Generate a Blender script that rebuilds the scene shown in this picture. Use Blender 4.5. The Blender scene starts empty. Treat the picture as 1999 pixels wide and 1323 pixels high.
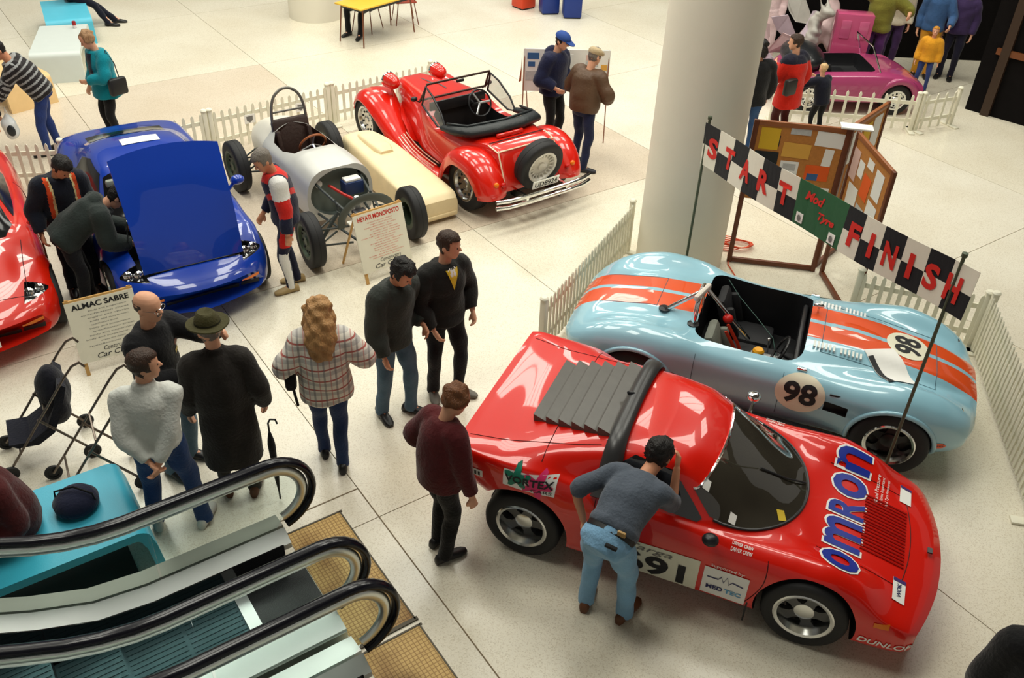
import bpy, bmesh, math, random
import numpy as np
from mathutils import Vector, Matrix, noise
from mathutils.bvhtree import BVHTree
random.seed(7)
SC = bpy.context.scene
COL = SC.collection
PI = math.pi
rad = math.radians

# ------------------------------------------------------------------ camera
PITCH, ROLL, CAM_H = 35.5386, 2.35468, 5.4635
cd = bpy.data.cameras.new('camera')
cd.sensor_width = 36.0
cd.lens = 36.0 * 1749.65 / 1999.0
cd.clip_end = 200
cam = bpy.data.objects.new('camera', cd)
COL.objects.link(cam)
_p, _r = rad(PITCH), rad(ROLL)
_fw = Vector((0, math.cos(_p), -math.sin(_p)))
_rt = Vector((1, 0, 0)); _up = Vector((0, math.sin(_p), math.cos(_p)))
_rt2 = math.cos(_r) * _rt + math.sin(_r) * _up
_up2 = -math.sin(_r) * _rt + math.cos(_r) * _up
_m = Matrix((_rt2, _up2, -_fw)).transposed().to_4x4()
_m.translation = (0, 0, CAM_H)
cam.matrix_world = _m
SC.camera = cam

# ------------------------------------------------------------------ light
SC.view_settings.view_transform = 'Standard'
SC.view_settings.look = 'None'
SC.view_settings.gamma = 1.0
SC.view_settings.use_curve_mapping = False
SC.view_settings.exposure = 0.15
wd = bpy.data.worlds.new('world'); SC.world = wd; wd.use_nodes = True
bg = wd.node_tree.nodes['Background']
bg.inputs[0].default_value = (1.0, 0.96, 0.86, 1)
bg.inputs[1].default_value = 0.22

# floor joint directions (the terrazzo bays run at an angle to the camera)
TH = rad(125.79055)
DA = Vector((math.cos(TH), math.sin(TH), 0))
DB = Vector((math.sin(TH), -math.cos(TH), 0))
def AB(a, b, z=0.0):
    return DA * a + DB * b + Vector((0, 0, z))

SKY = []            # skylight panels in the atrium roof: (centre a, centre b, size a, size b)
for ia in range(4):
    for ib in range(4):
        SKY.append((5.6 + ia * 4.6, 1.2 + ib * 4.3, 2.7, 2.3))
ROOF_Z = 9.2
for k, (a, b, sa, sb) in enumerate(SKY):
    l = bpy.data.lights.new('skylight_lamp', 'AREA')
    l.shape = 'RECTANGLE'; l.size = sa; l.size_y = sb
    l.energy = 185; l.color = (1.0, 0.985, 0.875)
    o = bpy.data.objects.new('skylight_lamp', l); COL.objects.link(o)
    o.location = AB(a, b, ROOF_Z - 0.03)
    o.rotation_euler = (0, 0, TH)

# ------------------------------------------------------------------ helpers
def pchip(t, Y, ts):
    t = np.asarray(t, float); Y = np.asarray(Y, float); ts = np.asarray(ts, float)
    shp = Y.shape[1:]; Y = Y.reshape(len(t), -1)
    h = np.diff(t)[:, None]; d = np.diff(Y, axis=0) / h
    m = np.zeros_like(Y)
    if len(t) > 2:
        a, b = d[:-1], d[1:]; w1 = 2 * h[1:] + h[:-1]; w2 = h[1:] + 2 * h[:-1]
        ok = a * b > 0
        with np.errstate(all='ignore'):
            mm = (w1 + w2) / (w1 / a + w2 / b)
        m[1:-1] = np.where(ok, mm, 0)
    m[0] = d[0]; m[-1] = d[-1]
    i = np.clip(np.searchsorted(t, ts, side='right') - 1, 0, len(t) - 2)
    hh = (t[i + 1] - t[i])[:, None]; s = ((ts - t[i])[:, None]) / hh
    o = (2*s**3-3*s**2+1)*Y[i] + (s**3-2*s**2+s)*hh*m[i] + (-2*s**3+3*s**2)*Y[i+1] + (s**3-s**2)*hh*m[i+1]
    return o.reshape((len(ts),) + shp)

def catmull(t, Y, ts):
    """smooth C1 spline (finite-difference tangents)"""
    t = np.asarray(t, float); Y = np.asarray(Y, float); ts = np.asarray(ts, float)
    shp = Y.shape[1:]; Y = Y.reshape(len(t), -1)
    m = np.gradient(Y, t, axis=0)
    i = np.clip(np.searchsorted(t, ts, side='right') - 1, 0, len(t) - 2)
    hh = (t[i + 1] - t[i])[:, None]; s = ((ts - t[i])[:, None]) / hh
    o = (2*s**3-3*s**2+1)*Y[i] + (s**3-2*s**2+s)*hh*m[i] + (-2*s**3+3*s**2)*Y[i+1] + (s**3-s**2)*hh*m[i+1]
    return o.reshape((len(ts),) + shp)

def frame(d, up=(0, 0, 1)):
    d = Vector(d).normalized(); up = Vector(up)
    if abs(d.dot(up)) > 0.97: up = Vector((1, 0, 0)) if abs(d.x) < .9 else Vector((0, 1, 0))
    s = up.cross(d).normalized(); u = d.cross(s).normalized()
    return s, u, d

class MB:
    """collects shapes for ONE mesh"""
    def __init__(self): self.v = []; self.f = []; self.m = []
    def add(self, vs, fs, mi=0, M=None):
        o = len(self.v)
        if M is not None: vs = [M @ Vector(v) for v in vs]
        self.v += [tuple(v) for v in vs]
        self.f += [tuple(o + i for i in f) for f in fs]
        self.m += [mi] * len(fs); return self
    def box(self, c, s, mi=0, M=None, bev=0.0):
        x, y, z = s[0] / 2, s[1] / 2, s[2] / 2
        if bev <= 0:
            vs = [(c[0] + i * x, c[1] + j * y, c[2] + k * z) for k in (-1, 1) for j in (-1, 1) for i in (-1, 1)]
            return self.add(vs, [(0, 2, 3, 1), (4, 5, 7, 6), (0, 1, 5, 4), (2, 6, 7, 3), (0, 4, 6, 2), (1, 3, 7, 5)], mi, M)
        bm = bmesh.new(); bmesh.ops.create_cube(bm, size=1)
        for v in bm.verts: v.co = Vector((c[0] + v.co.x * s[0], c[1] + v.co.y * s[1], c[2] + v.co.z * s[2]))
        bmesh.ops.bevel(bm, geom=list(bm.edges), offset=bev, segments=2, affect='EDGES', profile=.5)
        bm.verts.index_update()
        self.add([v.co.copy() for v in bm.verts], [[v.index for v in f.verts] for f in bm.faces], mi, M); bm.free(); return self
    def rings(self, R, mi=0, cap=True, closed=False, M=None):
        n = len(R[0]); o = []; fs = []
        for r in R: o += [tuple(q) for q in r]
        m = len(R)
        for i in range(m if closed else m - 1):
            a = i * n; b = ((i + 1) % m) * n
            for j in range(n):
                k = (j + 1) % n; fs.append((a + j, a + k, b + k, b + j))
        if cap and not closed:
            fs.append(tuple(range(n - 1, -1, -1))); fs.append(tuple(range((m - 1) * n, m * n)))
        return self.add(o, fs, mi, M)
    def tube(self, pts, r, n=10, mi=0, M=None, up=(0, 0, 1), flat=1.0, closed=False, cap=True):
        P = [Vector(p) for p in pts]; R = []
        m = len(P); rr = r if hasattr(r, '__len__') else [r] * m
        if tuple(up) == (0, 0, 1):            # one steady reference axis for the whole tube
            D = [(P[i + 1] - P[i]).normalized() for i in range(m - 1)]
            best = min(((max(abs(d.dot(Vector(c))) for d in D), k, c) for k, c in enumerate(((0, 0, 1), (1, 0, 0), (0, 1, 0), (.7, .7, 0), (.7, -.7, 0), (.6, 0, .8), (0, .6, .8)))), key=lambda q: (q[0] > .9, q[1] if q[0] <= .9 else q[0]))
            up = best[2]
        for i in range(m):
            if closed: d = P[(i + 1) % m] - P[i - 1]
            else: d = P[min(i + 1, m - 1)] - P[max(i - 1, 0)]
            if d.length < 1e-9: d = Vector((0, 0, 1))
            s, u, d = frame(d, up)
            R.append([P[i] + (s * math.cos(2*PI*k/n) + u * math.sin(2*PI*k/n) * flat) * rr[i] for k in range(n)])
        return self.rings(R, mi, cap=cap, closed=closed, M=M)
    def lathe(self, prof, n=32, mi=0, M=None, axis='z', cap=True):
        """profile (r, h) around an axis"""
        R = []
        for r, h in prof:
            ring = []
            for k in range(n):
                c, s = math.cos(2*PI*k/n) * r, math.sin(2*PI*k/n) * r
                ring.append((c, s, h) if axis == 'z' else ((h, c, s) if axis == 'x' else (s, h, c)))
            R.append(ring)
        return self.rings(R, mi, cap=cap, M=M)
    def ell(self, c, r, n=16, m=10, mi=0, M=None):
        R = []
        for i in range(m + 1):
            a = PI * (i + .02) / (m + .04) - PI / 2
            R.append([(c[0] + r[0]*math.cos(a)*math.cos(2*PI*k/n), c[1] + r[1]*math.cos(a)*math.sin(2*PI*k/n), c[2] + r[2]*math.sin(a)) for k in range(n)])
        return self.rings(R, mi, M=M)
    def prism(self, poly, h, mi=0, M=None):
        """polygon in xy, from z=0 to z=h"""
        n = len(poly)
        vs = [(x, y, 0) for x, y in poly] + [(x, y, h) for x, y in poly]
        fs = [tuple(range(n - 1, -1, -1)), tuple(range(n, 2 * n))] + [(i, (i + 1) % n, n + (i + 1) % n, n + i) for i in range(n)]
        return self.add(vs, fs, mi, M)
    def mesh(self, name='mesh'):
        me = bpy.data.meshes.new(name); me.from_pydata(self.v, [], self.f)
        me.polygons.foreach_set('material_index', self.m); me.update(); return me
    def build(self, name, mats, parent=None, smooth=35, fix=True):
        me = self.mesh(name)
        return link(name, me, mats, parent, smooth, fix)

def link(name, me, mats, parent=None, smooth=35, fix=True):
    if fix:
        bm = bmesh.new(); bm.from_mesh(me); bmesh.ops.recalc_face_normals(bm, faces=bm.faces); bm.to_mesh(me); bm.free()
    for m in (mats if isinstance(mats, (list, tuple)) else [mats]): me.materials.append(m)
    if smooth:
        me.polygons.foreach_set('use_smooth', [True] * len(me.polygons))
        if smooth < 180: me.set_sharp_from_angle(angle=rad(smooth))
    me.name = name
    o = bpy.data.objects.new(name, me); COL.objects.link(o)
    if parent is not None: o.parent = parent
    return o

def tag(o, label=None, cat=None, group=None, kind=None):
    if label: o['label'] = label
    if cat: o['category'] = cat
    if group: o['group'] = group
    if kind: o['kind'] = kind
    return o

def thing(name, label, cat, loc=(0, 0, 0), rz=0.0, group=None):
    o = bpy.data.objects.new(name, None); COL.objects.link(o)
    o.empty_display_size = .1
    o.location = loc; o.rotation_euler = (0, 0, rz)
    return tag(o, label, cat, group)

def inst(o, parent=None, M=None):
    c = o.copy(); COL.objects.link(c); c.parent = parent
    if M is not None: c.matrix_local = M
    return c

def copy_tree(root):
    r = root.copy(); COL.objects.link(r)
    for ch in list(root.children):
        c = ch.copy(); COL.objects.link(c); c.parent = r
        for g in list(ch.children):
            d = g.copy(); COL.objects.link(d); d.parent = c
    return r

# ------------------------------------------------------------------ materials
MATS = {}
def mat(name, col, rough=.5, metal=0.0, coat=0.0, spec=.5, var=.06, vscale=8.0, bump=0.0, bscale=60.0, trans=0.0, alpha=1.0, emit=None, estr=0.0, ior=1.45, coat_rough=.03, sheen=0.0):
    if name in MATS: return MATS[name]
    m = bpy.data.materials.new(name); m.use_nodes = True
    nt = m.node_tree; N = nt.nodes; L = nt.links
    b = N['Principled BSDF']
    b.inputs['Roughness'].default_value = rough
    b.inputs['Metallic'].default_value = metal
    b.inputs['Coat Weight'].default_value = coat
    b.inputs['Coat Roughness'].default_value = coat_rough
    b.inputs['Specular IOR Level'].default_value = spec
    b.inputs['Transmission Weight'].default_value = trans
    b.inputs['Alpha'].default_value = alpha
    b.inputs['IOR'].default_value = ior
    b.inputs['Sheen Weight'].default_value = sheen
    if emit:
        b.inputs['Emission Color'].default_value = (*emit, 1); b.inputs['Emission Strength'].default_value = estr
    tc = N.new('ShaderNodeTexCoord')
    nz = N.new('ShaderNodeTexNoise'); nz.inputs['Scale'].default_value = vscale; nz.inputs['Detail'].default_value = 4
    L.new(tc.outputs['Object'], nz.inputs['Vector'])
    mx = N.new('ShaderNodeMix'); mx.data_type = 'RGBA'
    L.new(nz.outputs['Fac'], mx.inputs['Factor'])
    lo = tuple(max(0, c * (1 - var)) for c in col); hi = tuple(min(1, c * (1 + var)) for c in col)
    mx.inputs['A'].default_value = (*lo, 1); mx.inputs['B'].default_value = (*hi, 1)
    L.new(mx.outputs['Result'], b.inputs['Base Color'])
    if bump > 0:
        n2 = N.new('ShaderNodeTexNoise'); n2.inputs['Scale'].default_value = bscale; n2.inputs['Detail'].default_value = 3
        L.new(tc.outputs['Object'], n2.inputs['Vector'])
        bp = N.new('ShaderNodeBump'); bp.inputs['Strength'].default_value = bump; bp.inputs['Distance'].default_value = .02
        L.new(n2.outputs['Fac'], bp.inputs['Height']); L.new(bp.outputs['Normal'], b.inputs['Normal'])
    MATS[name] = m
    return m

def srgb(r, g, b):
    f = lambda c: (c / 255 / 12.92) if c <= 10.3 else ((c / 255 + .055) / 1.055) ** 2.4
    return (f(r), f(g), f(b))

def paint(name, col, coat=1.0, rough=.35, var=.015):
    return mat(name, col, rough=rough, coat=coat, var=var, vscale=2, spec=.4)
def cloth(name, col, rough=.85, var=.18, bump=.35, bscale=45, vscale=14):
    return mat(name, col, rough=rough, var=var, bump=bump, bscale=bscale, vscale=vscale, spec=.25, sheen=.15)

BLACK = mat('black_void', (.006, .006, .007), rough=.6)
RUBBER = mat('tyre_rubber', (.012, .012, .013), rough=.65, bump=.1, bscale=200)
BLKPL = mat('black_plastic', (.012, .012, .014), rough=.35)
BLKGLOSS = mat('black_gloss', (.008, .008, .01), rough=.08, coat=1)
CHROME = mat('chrome', (.85, .86, .86), rough=.07, metal=1, var=.02)
STEEL = mat('brushed_steel', (.62, .64, .62), rough=.28, metal=1, var=.08, vscale=30)
ALU = mat('aluminium', (.72, .74, .74), rough=.4, metal=1, var=.05)
WHITE = mat('white_vinyl', (.86, .85, .80), rough=.45, var=.02)
PAPER = mat('white_paper', (.88, .87, .83), rough=.8, var=.03)
INK = mat('black_ink', (.012, .012, .014), rough=.6)
REDINK = mat('red_ink', srgb(205, 40, 25), rough=.6)
GREYINK = mat('grey_ink', srgb(120, 118, 115), rough=.7)
GLASS = mat('clear_glass', (.9, .97, .95), rough=.0, trans=1.0, ior=1.05, var=.01, spec=.5)
WOOD = mat('pale_wood', srgb(205, 160, 95), rough=.5, var=.2, vscale=25)
DKWOOD = mat('dark_wood', srgb(105, 55, 28), rough=.45, var=.25, vscale=25)

# ------------------------------------------------------------------ flat print
def text_bm(s, size=1.0, bold=0.0, shear=0.0, sx=1.0, spacing=1.0):
    """text as a flat bmesh, centred on its own box"""
    c = bpy.data.curves.new('t', 'FONT'); c.body = s; c.size = size; c.offset = bold; c.shear = shear
    c.space_character = spacing; c.fill_mode = 'FRONT'; c.resolution_u = 3
    o = bpy.data.objects.new('t', c)
    COL.objects.link(o)
    dg = bpy.context.evaluated_depsgraph_get()
    me = bpy.data.meshes.new_from_object(o.evaluated_get(dg))
    bm = bmesh.new(); bm.from_mesh(me)
    bpy.data.objects.remove(o); bpy.data.curves.remove(c); bpy.data.meshes.remove(me)
    if bm.verts:
        xs = [v.co.x for v in bm.verts]; ys = [v.co.y for v in bm.verts]
        cx, cy = (min(xs) + max(xs)) / 2, (min(ys) + max(ys)) / 2
        for v in bm.verts: v.co = Vector(((v.co.x - cx) * sx, v.co.y - cy, 0))
    return bm

def fit_text(s, w, h, bold=0.0, shear=0.0, spacing=1.0):
    bm = text_bm(s, 1.0, bold, shear, 1.0, spacing)
    xs = [v.co.x for v in bm.verts]; ys = [v.co.y for v in bm.verts]
    kx, ky = w / (max(xs) - min(xs)), h / (max(ys) - min(ys))
    for v in bm.verts: v.co.x *= kx; v.co.y *= ky
    return bm

def poly_bm(poly):
    bm = bmesh.new(); bm.faces.new([bm.verts.new((x, y, 0)) for x, y in poly]); return bm

def ell_poly(rx, ry, n=32, cx=0, cy=0):
    return [(cx + rx * math.cos(2*PI*k/n), cy + ry * math.sin(2*PI*k/n)) for k in range(n)]

def rect(w, h, cx=0, cy=0):
    return [(cx - w/2, cy - h/2), (cx + w/2, cy - h/2), (cx + w/2, cy + h/2), (cx - w/2, cy + h/2)]

def slice_bm(bm, step):
    xs = [v.co.x for v in bm.verts]; ys = [v.co.y for v in bm.verts]
    for ax, lo, hi in ((0, min(xs), max(xs)), (1, min(ys), max(ys))):
        n = int((hi - lo) / step)
        for k in range(1, n + 1):
            co = [0, 0, 0]; co[ax] = lo + (hi - lo) * k / (n + 1); no = [0, 0, 0]; no[ax] = 1
            bmesh.ops.bisect_plane(bm, geom=bm.verts[:] + bm.edges[:] + bm.faces[:], plane_co=co, plane_no=no, dist=1e-6)

def decal(name, bm, bvh, o, u, v, material, parent, off=.003, step=.05, reach=1.0, smooth=40, thick=None):
    """flat print bm (xy) carried by frame (o,u,v), dropped along -u x v on to the body"""
    o, u, v = Vector(o), Vector(u).normalized(), Vector(v).normalized()
    n = u.cross(v).normalized()
    if step: slice_bm(bm, step)
    bad = []
    for w in bm.verts:
        q = o + u * w.co.x + v * w.co.y
        hit, nn, i, d = bvh.ray_cast(q + n * reach, -n, reach * 2.2)
        if hit is None: bad.append(w); continue
        if nn.dot(n) < 0: nn = -nn
        w.co = hit + nn * off
    if bad: bmesh.ops.delete(bm, geom=bad, context='VERTS')
    me = bpy.data.meshes.new(name); bm.to_mesh(me); bm.free()
    me.update()
    ob = link(name, me, material, parent, smooth, fix=False)
    # make faces look outwards
    nf = sum(p.normal.dot(n) for p in me.polygons)
    if nf < 0: me.flip_normals()
    return ob

def flat(name, bm, o, u, v, material, parent=None):
    o, u, v = Vector(o), Vector(u).normalized(), Vector(v).normalized()
    for w in bm.verts: w.co = o + u * w.co.x + v * w.co.y
    me = bpy.data.meshes.new(name); bm.to_mesh(me); bm.free()
    return link(name, me, material, parent, 0, fix=False)

def join_bm(lst):
    out = bmesh.new()
    for b, dx, dy in lst:
        for w in b.verts: w.co.x += dx; w.co.y += dy
        me = bpy.data.meshes.new('j'); b.to_mesh(me); b.free(); out.from_mesh(me); bpy.data.meshes.remove(me)
    return out

def bvh_of(me): return BVHTree.FromPolygons([v.co.copy() for v in me.vertices], [list(p.vertices) for p in me.polygons])

def evaluated(o):
    dg = bpy.context.evaluated_depsgraph_get(); dg.update()
    return bpy.data.meshes.new_from_object(o.evaluated_get(dg))

def cut_mesh(me, cutters, mats, op='DIFFERENCE'):
    """boolean; cutters: list of (MB, material)"""
    for m in (mats if isinstance(mats, (list, tuple)) else [mats]): me.materials.append(m)
    bm = bmesh.new(); bm.from_mesh(me); bmesh.ops.remove_doubles(bm, verts=bm.verts, dist=1e-5)
    bmesh.ops.recalc_face_normals(bm, faces=bm.faces); bm.to_mesh(me); bm.free()
    o = bpy.data.objects.new('tmp', me); COL.objects.link(o); tmp = [o]
    for mb, cm in cutters:
        cme = mb.mesh('cut'); cme.materials.append(cm)
        bm = bmesh.new(); bm.from_mesh(cme); bmesh.ops.recalc_face_normals(bm, faces=bm.faces); bm.to_mesh(cme); bm.free()
        c = bpy.data.objects.new('cut', cme); COL.objects.link(c); tmp.append(c)
        md = o.modifiers.new('b', 'BOOLEAN'); md.object = c; md.operation = op; md.solver = 'EXACT'
        md.material_mode = 'TRANSFER'
    out = evaluated(o)
    for t in tmp: bpy.data.objects.remove(t)
    return out

def loft_half(ST, nu=80, nv=10, ulin=False):
    """ST: list of stations, each a list of (x,y,z) half-profile control points from
    top centre round to bottom centre. Returns a closed mirrored mesh (MB)."""
    A = np.array(ST, float)                        # S,K,3
    S, K = A.shape[:2]
    t = np.concatenate([[0], np.cumsum(np.maximum(1e-3, np.linalg.norm(np.diff(A.mean(1), axis=0), axis=1)))])
    # dense in profile direction first, mirrored ghost points at both ends
    ext = np.concatenate([A[:, 1:2] * [1, -1, 1], A, A[:, -2:-1] * [1, -1, 1]], axis=1)
    kk = np.arange(-1, K + 1, dtype=float)
    us = np.linspace(0, K - 1, (K - 1) * nv + 1)
    B = np.stack([pchip(kk, ext[i], us) for i in range(S)])     # S,U,3
    ts = np.linspace(0, t[-1], nu)
    ts = np.unique(np.concatenate([ts, t]))
    G = pchip(t, B, ts)
    G[:, 0, 1] = 0; G[:, -1, 1] = 0
    return G

def grid_to_mb(G, mi=0):
    n, m = G.shape[:2]
    mb = MB(); R = []
    for i in range(n):
        right = [tuple(q) for q in G[i]]
        left = [(q[0], -q[1], q[2]) for q in G[i][-2:0:-1]]
        R.append(right + left)
    mb.rings(R, mi)
    return mb

def wheel_parts(parent, loc, R, w, side, rim_r, style, rim_m, hub_m=None, flip=0, steer=0.0):
    """tyre + rim as parts; axle along y; outer face towards side (+1 left, -1 right)"""
    M = Matrix.Translation(loc) @ Matrix.Rotation(rad(steer), 4, 'Z')
    h = w / 2
    t = MB()
    b = rim_r
    prof = [(b, -h * .86), (b + .02, -h * .98), (R * .86, -h), (R * .955, -h * .93), (R, -h * .72), (R, -h * .05), (R * .992, -h * .04), (R * .992, h * .04), (R, h * .05), (R, h * .72), (R * .955, h * .93), (R * .86, h), (b + .02, h * .98), (b, h * .86)]
    t.lathe(prof, 40, 0, M, axis='y', cap=False)
    ty = t.build('tyre', RUBBER, parent, 50)
    r = MB(); s = side
    # barrel, from outer lip to inner
    y = lambda q: q * s * h
    r.lathe([(b + .004, y(.86)), (b + .016, y(.95)), (b + .004, y(1.0)), (b - .015, y(.93)), (b - .028, y(.6)), (b - .05, y(.2)), (b - .055, y(-.8)), (b, y(-.86))], 40, 0, M, axis='y', cap=False)
    if style == 'wire':
        r.lathe([(.055, y(.55)), (.05, y(.75)), (.02, y(.8)), (.001, y(.8))], 20, 0, M, axis='y', cap=False)
        r.lathe([(b - .03, y(.5)), (b * .62, y(.62)), (b * .6, y(.5)), (.055, y(.55))], 40, 0, M, axis='y', cap=False)
        for k in range(18):
            a = 2 * PI * k / 18
            r.tube([(math.sin(a) * b * .62, y(.64), math.cos(a) * b * .62), (math.sin(a) * (b - .012), y(.72), math.cos(a) * (b - .012))], .011, 6, 0, M)
    elif style == 'star':
        r.lathe([(.075, y(.25)), (.07, y(.5)), (.04, y(.58)), (.001, y(.58))], 24, 0, M, axis='y', cap=False)
        for k in range(5):
            a = 2 * PI * k / 5 + .3
            d = Vector((math.sin(a), 0, math.cos(a))); e = Vector((math.cos(a), 0, -math.sin(a)))
            R0 = []
            for q, ww, yy in ((.05, .045, .5), (b * .5, .034, .46), (b - .03, .055, .38)):
                c = d * q; R0.append([c + e * ww + Vector((0, y(yy), 0)), c - e * ww + Vector((0, y(yy), 0)), c - e * ww * .9 + Vector((0, y(yy - .35), 0)), c + e * ww * .9 + Vector((0, y(yy - .35), 0))])
            r.rings(R0, 1 if hub_m else 0, M=M)
    elif style == 'dish':
        r.lathe([(b - .02, y(.1)), (b * .55, y(-.05)), (.075, y(.05)), (.07, y(.4)), (.03, y(.5)), (.001, y(.5))], 32, 1, M, axis='y', cap=False)
        for k in range(5):
            a = 2 * PI * k / 5
            d = Vector((math.sin(a), 0, math.cos(a))); e = Vector((math.cos(a), 0, -math.sin(a)))
            R0 = []
            for q, ww, yy in ((.05, .05, .3), (b * .55, .03, .22), (b - .03, .045, .15)):
                c = d * q; R0.append([c + e * ww + Vector((0, y(yy), 0)), c - e * ww + Vector((0, y(yy), 0)), c - e * ww + Vector((0, y(yy - .3), 0)), c + e * ww + Vector((0, y(yy - .3), 0))])
            r.rings(R0, 1, M=M)
    elif style == 'slot':
        r.lathe([(b - .03, y(.45)), (b * .75, y(.62)), (b * .45, y(.55)), (.06, y(.62)), (.05, y(.74)), (.001, y(.76))], 36, 0, M, axis='y', cap=False)
        for k in range(10):
            a = 2 * PI * k / 10
            c = Vector((math.sin(a) * b * .66, y(.62), math.cos(a) * b * .66))
            r.ell(c, (.017, .012, .017), 8, 5, 1, M)
    rim = r.build('rim', [rim_m, hub_m or BLACK], parent, 40)
    return ty, rim
# ------------------------------------------------------------------ setting
def terrazzo(name, base, dark):
    m = bpy.data.materials.new(name); m.use_nodes = True; nt = m.node_tree; N = nt.nodes; L = nt.links
    b = N['Principled BSDF']; tc = N.new('ShaderNodeTexCoord'); geo = N.new('ShaderNodeNewGeometry')
    vo = N.new('ShaderNodeTexVoronoi'); vo.inputs['Scale'].default_value = 130
    L.new(geo.outputs['Position'], vo.inputs['Vector'])
    sep = N.new('ShaderNodeSeparateColor'); L.new(vo.outputs['Color'], sep.inputs['Color'])
    cr = N.new('ShaderNodeValToRGB'); L.new(sep.outputs['Red'], cr.inputs['Fac'])
    e = cr.color_ramp.elements
    e[0].position = 0; e[0].color = (*[c * .9 for c in dark], 1); e[1].position = .14; e[1].color = (*dark, 1)
    x = cr.color_ramp.elements.new(.3); x.color = (*base, 1)
    x = cr.color_ramp.elements.new(.9); x.color = (*[min(1, c * 1.05) for c in base], 1)
    nz = N.new('ShaderNodeTexNoise'); nz.inputs['Scale'].default_value = .8; nz.inputs['Detail'].default_value = 5
    L.new(geo.outputs['Position'], nz.inputs['Vector'])
    mx = N.new('ShaderNodeMix'); mx.data_type = 'RGBA'; mx.blend_type = 'MULTIPLY'
    mx.inputs['Factor'].default_value = 1
    cr2 = N.new('ShaderNodeValToRGB'); cr2.color_ramp.elements[0].position = .35; cr2.color_ramp.elements[0].color = (.93, .91, .88, 1)
    cr2.color_ramp.elements[1].position = .62; cr2.color_ramp.elements[1].color = (1, 1, 1, 1)
    L.new(nz.outputs['Fac'], cr2.inputs['Fac'])
    L.new(cr.outputs['Color'], mx.inputs['A']); L.new(cr2.outputs['Color'], mx.inputs['B'])
    L.new(mx.outputs['Result'], b.inputs['Base Color'])
    b.inputs['Roughness'].default_value = .24; b.inputs['Specular IOR Level'].default_value = .45
    return m
TERR = terrazzo('terrazzo_cream', (.78, .73, .60), (.70, .63, .49))
TERR2 = terrazzo('terrazzo_blush', (.70, .61, .49), (.62, .52, .40))
TERR3 = terrazzo('terrazzo_pale', (.80, .755, .64), (.73, .67, .54))
JOINT = mat('joint_filler', srgb(120, 104, 80), rough=.8)

fb = MB(); fb.box((0, 0, -.06), (60, 60, .1))
floor = fb.build('floor', JOINT, smooth=0); floor.location = (0, 12, 0)
tag(floor, kind='structure', label='cream polished terrazzo floor of the hall in large bays')
al = [-6.2, -2.6, 1.0, 4.72, 8.43, 12.0, 15.52, 19.05, 22.6, 26.2, 29.8]
bl = [-12.6, -9.0, -5.4, -1.75, 2.14, 5.4, 9.0, 12.6, 16.2, 19.8]
pink = {(5, 3), (5, 4), (4, 5), (4, 4)}
for i in range(len(al) - 1):
    for j in range(len(bl) - 1):
        a0, a1, b0, b1 = al[i], al[i + 1], bl[j], bl[j + 1]
        g = .004
        q = [AB(a0 + g, b0 + g), AB(a1 - g, b0 + g), AB(a1 - g, b1 - g), AB(a0 + g, b1 - g)]
        mb = MB(); mb.add([(v.x, v.y - 12, z) for z in (-.01, 0) for v in q], [(0, 1, 2, 3), (7, 6, 5, 4), (0, 4, 5, 1), (1, 5, 6, 2), (2, 6, 7, 3), (3, 7, 4, 0)])
        mb.build('terrazzo_slab', TERR2 if (i, j) in pink else (TERR3 if (i * 3 + j) % 3 == 0 else TERR), floor, 0)

# atrium roof with its skylights
cm = mat('ceiling_grey', (.16, .155, .145), rough=.9)
cb = MB(); cb.box((0, 0, ROOF_Z + .25), (34, 34, .2))
ceil = cb.build('ceiling', cm, smooth=0); ceil.location = (0, 12, 0); tag(ceil, kind='structure')
fr = mat('skylight_frame', (.5, .5, .48), rough=.5)
fm = MB()
for (a, b, sa, sb) in SKY:
    M = Matrix.Translation(AB(a, b, ROOF_Z - .06) - Vector((0, 12, 0))) @ Matrix.Rotation(TH, 4, 'Z')
    for q in (-.5, .5): fm.box((q * (sa + .06), 0, .05), (.06, sb + .12, .25), M=M)
    for q in (-.5, .5): fm.box((0, q * (sb + .06), .05), (sa + .12, .06, .25), M=M)
    for q in (-.25, 0, .25): fm.box((q * sa, 0, 0), (.035, sb, .03), M=M)
fm.build('skylight_frame', fr, ceil, 0)

# columns
plaster = mat('column_plaster', (.80, .755, .64), rough=.55, var=.035, vscale=3, bump=.05, bscale=30)
def column(x, y, r, name='wall_column'):
    m = MB(); m.lathe([(r, 0), (r, ROOF_Z + .1)], 64)
    o = m.build(name, plaster, smooth=60); o.location = (x, y, 0); tag(o, kind='structure', label='round cream plastered column rising from the floor')
    return o
column(1.975, 9.495, .51)
column(-4.30, 18.85, .56)

# dark shop front on the right
shopm = mat('shop_dark', (.006, .005, .005), rough=.9, var=.3, spec=.1)
m = MB(); m.box((0, 0, 2.2), (12.5, .2, 4.6)); wb = m.build('wall_back', shopm, smooth=0); wb.location = (10.0, 17.75, 0)
tag(wb, kind='structure')
m = MB(); m.box((4.0, 0, 2.2), (8.0, .2, 4.4)); ws = m.build('wall_right', shopm, smooth=0); ws.location = (7.66, 15.05, 0); ws.rotation_euler = (0, 0, rad(-44))
tag(ws, kind='structure')
m = MB(); m.box((3.4, -.13, 1.05), (6.4, .05, .10)); m.build('wooden_rail', mat('rail_wood', srgb(110, 60, 25), rough=.5), ws, 0)
m = MB(); m.box((.35, -.14, 2.2), (.14, .08, 4.4)); m.build('door_post', mat('post_brown', srgb(52, 34, 20), rough=.5), ws, 0)

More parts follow.
